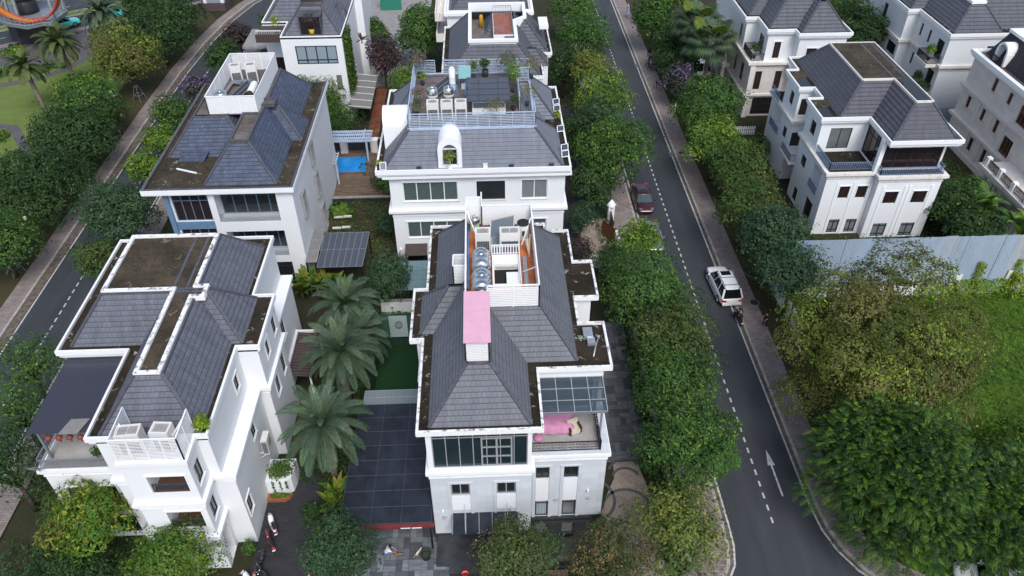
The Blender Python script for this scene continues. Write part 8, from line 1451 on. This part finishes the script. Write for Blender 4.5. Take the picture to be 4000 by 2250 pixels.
globe_lamp(-44.6, 87.9, 'globe lamp cluster in the gap between the park trees'); globe_lamp(-43.9, 63.2, 'globe lamp hidden in the massive dark park tree')
for x, y, l in ((-42.6, 121.0, 'grey street lamp beside the gatehouse'),): t = thing('street_lamp', l, 'street lamp', (x, y, .1)); MB().tube([(0, 0, 0), (0, 0, 6.2), (.3, -.2, 6.8)], [.1, .06, .05], 8).build('post', 'galvanised', t, True); MB().hexa([(.2, -.4, 6.75), (.9, -.6, 6.85), (.95, -.45, 6.85), (.25, -.2, 6.75), (.2, -.4, 6.85), (.9, -.6, 6.92), (.95, -.45, 6.92), (.25, -.2, 6.85)]).build('lamp_head', 'galvanised', t, True)
t = thing('signpost', 'white post with crossed sign board on the right pavement', 'signpost', (22.9, 84.2, .12)); MB().tube([(0, 0, 0), (0, 0, 2.6)], .06, 8).build('post', 'white_paint', t, True); MB().box(-.5, .5, -.03, .03, 2.1, 2.4).build('sign_board', 'white_paint', t, True); MB().box(-.3, .3, -.3, .3, 0, .12).build('base', 'concrete', t, True)
t = thing('signpost', 'pale information board near the top of the right pavement', 'signpost', (22.7, 118.5, .12)); MB().tube([(0, 0, 0), (0, 0, 1.9)], .05, 8).build('post', 'galvanised', t, True); MB().box(-.08, .08, -.6, .6, .8, 2.0).build('sign_board', 'rail_pale', t, True)
t = thing('lamp_post', 'black lamp post among the trees at the hoarding corner', 'street lamp', (25.1, 47.3, .07)); MB().tube([(0, 0, 0), (0, 0, .5), (0, 0, 4.2)], [.14, .08, .06], 8).build('post', 'black_iron', t, True); MB().lathe((0, 0, 4.2), [(.1, 0), (.2, .1), (.16, .4), (.05, .5)], 12).build('lamp_head', 'white_paint', t, True)
for k, (x, y, r_, l) in enumerate(((23.4, 50.9, .38, 'dark round manhole cover beside the white car'), (22.4, 77.1, .33, 'round manhole cover on the right pavement'), (-42.2, 106.3, .33, 'round manhole cover on the left pavement'), (-42.1, 68.0, .33, 'oval-looking manhole cover on the left pavement below'))): t = thing('manhole_cover', l, 'manhole cover', (x, y, .121), 0, 'manhole covers'); MB().lathe((0, 0, 0), [(r_, 0), (r_, .012), (r_ * .9, .016)], 20).build('plate', 'planter_black', t, True); MB().lathe((0, 0, 0), [(r_ * 1.18, 0), (r_ * 1.18, .008), (r_, .01)], 20).build('rim', 'concrete', t, True)
for k, (x, y, l) in enumerate(((21.42, 77.0, 'drain grate at the kerb below the rounded tree'), (21.45, 101.2, 'drain grate at the damp patch on the right road'), (-41.0, 69.2, 'drain grate in the left road gutter'), (-40.9, 106.5, 'drain grate near the top of the left road'))): t = thing('drain_grate', l, 'drain grate', (x, y, .004), 0, 'kerb drain grates'); MB().box(-.35, .35, -.5, .5, 0, .03).build('frame', 'galvanised', t, True); m = MB(); [m.box(-.3 + .1 * i, -.25 + .1 * i, -.45, .45, .03, .036) for i in range(6)]; m.build('bar', 'rubber', t, True)
for k, (x, y, l) in enumerate(((-15.0, 65.5, 'farther left white plank on the vegetable bed'), (-14.1, 65.6, 'farther right white plank on the vegetable bed'), (-14.9, 63.6, 'nearer left white plank on the vegetable bed'), (-14.0, 63.7, 'nearer right white plank on the vegetable bed'))): tag(MB().box(x - .42, x + .42, y - .1, y + .1, .35, .5).build('plank', 'off_white'), l, 'plank', 'planks on the vegetable beds')
t = thing('slab_bench', 'dark wooden deck boards beside the koi pond at the bottom', 'bench', (3.6, 25.0, 0)); [MB().box(x, x + .42, -.9, .9, .30, .36).build('board', 'wood_deck', t, True) for x in (-.5, -.05, .4)]; MB().box(-.4, .7, -.7, .7, 0, .3).build('base', 'dark_stone', t, True)
# gatehouse
gh = thing('gatehouse', 'small white gatehouse with brown brick base at the top of the left road', 'gatehouse', (-42.3, 127, 0)); m = MB(); m.box(-43.8, -40.6, 125, 129, 0, 1.3); m.build('base_wall', 'awning_red', gh); m = MB(); [m.box(x, x + .5, y, y + .5, 1.3, 4.3) for x in (-43.8, -41.1) for y in (125, 128.5)]; m.box(-44.3, -40.1, 124.5, 129.5, 4.3, 4.8); m.build('wall', 'white_wall', gh); m = MB(); m.box(-43.3, -41.1, 125.1, 125.2, 1.3, 4.3); m.box(-41.2, -41.1, 125.5, 128.5, 1.3, 4.3); m.build('window', 'curtain_blue', gh)
# the round loop installation behind the park
lp = thing('slide_tower', 'grey steel tower with red and yellow half-loop slide, top left corner', 'tower', (-65, 113, 0)); m = MB(); m.prism([(-69.2, 114.4), (-67.2, 112.8), (-63.6, 113.4), (-63.0, 117.0), (-66.5, 119.0)], 0, 3.9); m.build('base_room', 'dark_stone', lp)
PLT = [(-69.5, 112.2), (-66.2, 109.6), (-62.9, 108.2), (-61.3, 109.4), (-59.9, 109.4), (-59.6, 114), (-64, 118.5), (-70, 117)]
MB().prism(PLT, 4.0, 4.3).build('platform', 'steel_grey', lp); MB().lathe((-65.2, 114.2, 6.2), [(.4, 0), (2.2, .5), (2.4, 1.2), (2.4, 6)], 24).build('drum', 'concrete', lp); MB().lathe((-65.2, 114.2, 4.3), [(1.5, 0), (1.5, 2.2)], 16).build('core', 'dark_stone', lp)
C_, rad = Vector((-62.8, 110.0, 9.7)), 5.2
def loop_pt(a, r, o): return C_ + Vector((r * math.cos(a), o, r * math.sin(a)))
aa = np.linspace(R(178), R(372), 48); m = MB()
for a, b in zip(aa, aa[1:]): m.hexa([loop_pt(a, rad, -.45), loop_pt(b, rad, -.45), loop_pt(b, rad, .55), loop_pt(a, rad, .55), loop_pt(a, rad + .12, -.45), loop_pt(b, rad + .12, -.45), loop_pt(b, rad + .12, .55), loop_pt(a, rad + .12, .55)])
m.build('slide_channel', 'amber', lp); [MB().tube([loop_pt(a, rad, o) for a in aa], .15, 8).build('slide_rim', 'red_paint', lp) for o in (-.5, .6)]
m = MB()
for p_, q_ in zip(PLT, PLT[1:] + PLT[:1]):
    m.bar(p_ + (4.45,), q_ + (4.45,), .16); m.bar(p_ + (5.4,), q_ + (5.4,), .07); m.bar(p_ + (4.9,), q_ + (4.9,), .05)
    for k in range(4): x_, y_ = p_[0] + (q_[0] - p_[0]) * k / 4, p_[1] + (q_[1] - p_[1]) * k / 4; m.bar((x_, y_, 4.4), (x_, y_, 5.4), .06)
for x_, y_ in ((-68.5, 112.6), (-66.5, 111.4), (-65.2, 111.2), (-60.4, 111.6), (-60.4, 115)): m.bar((x_, y_, 4.2), (x_ + (.5 if x_ < -62 else 0), y_ + .6, 13), .3)
m.bar((-68.4, 112.6, 4.4), (-65.3, 111.4, 9), .18); m.bar((-60.4, 111.6, 4.4), (-61.4, 114, 9), .18); m.bar((-70, 111.2, 9.3), (-61, 113.0, 9.3), .5, .7); m.bar((-70, 112.6, 9.6), (-61, 114.4, 9.6), .2); [m.bar((-70 + k * 1.5, 111.2 + k * .3, 9.5), (-69.6 + k * 1.5, 112.7 + k * .3, 9.6), .12) for k in range(6)]
m.build('steel_frame', 'galvanised', lp)
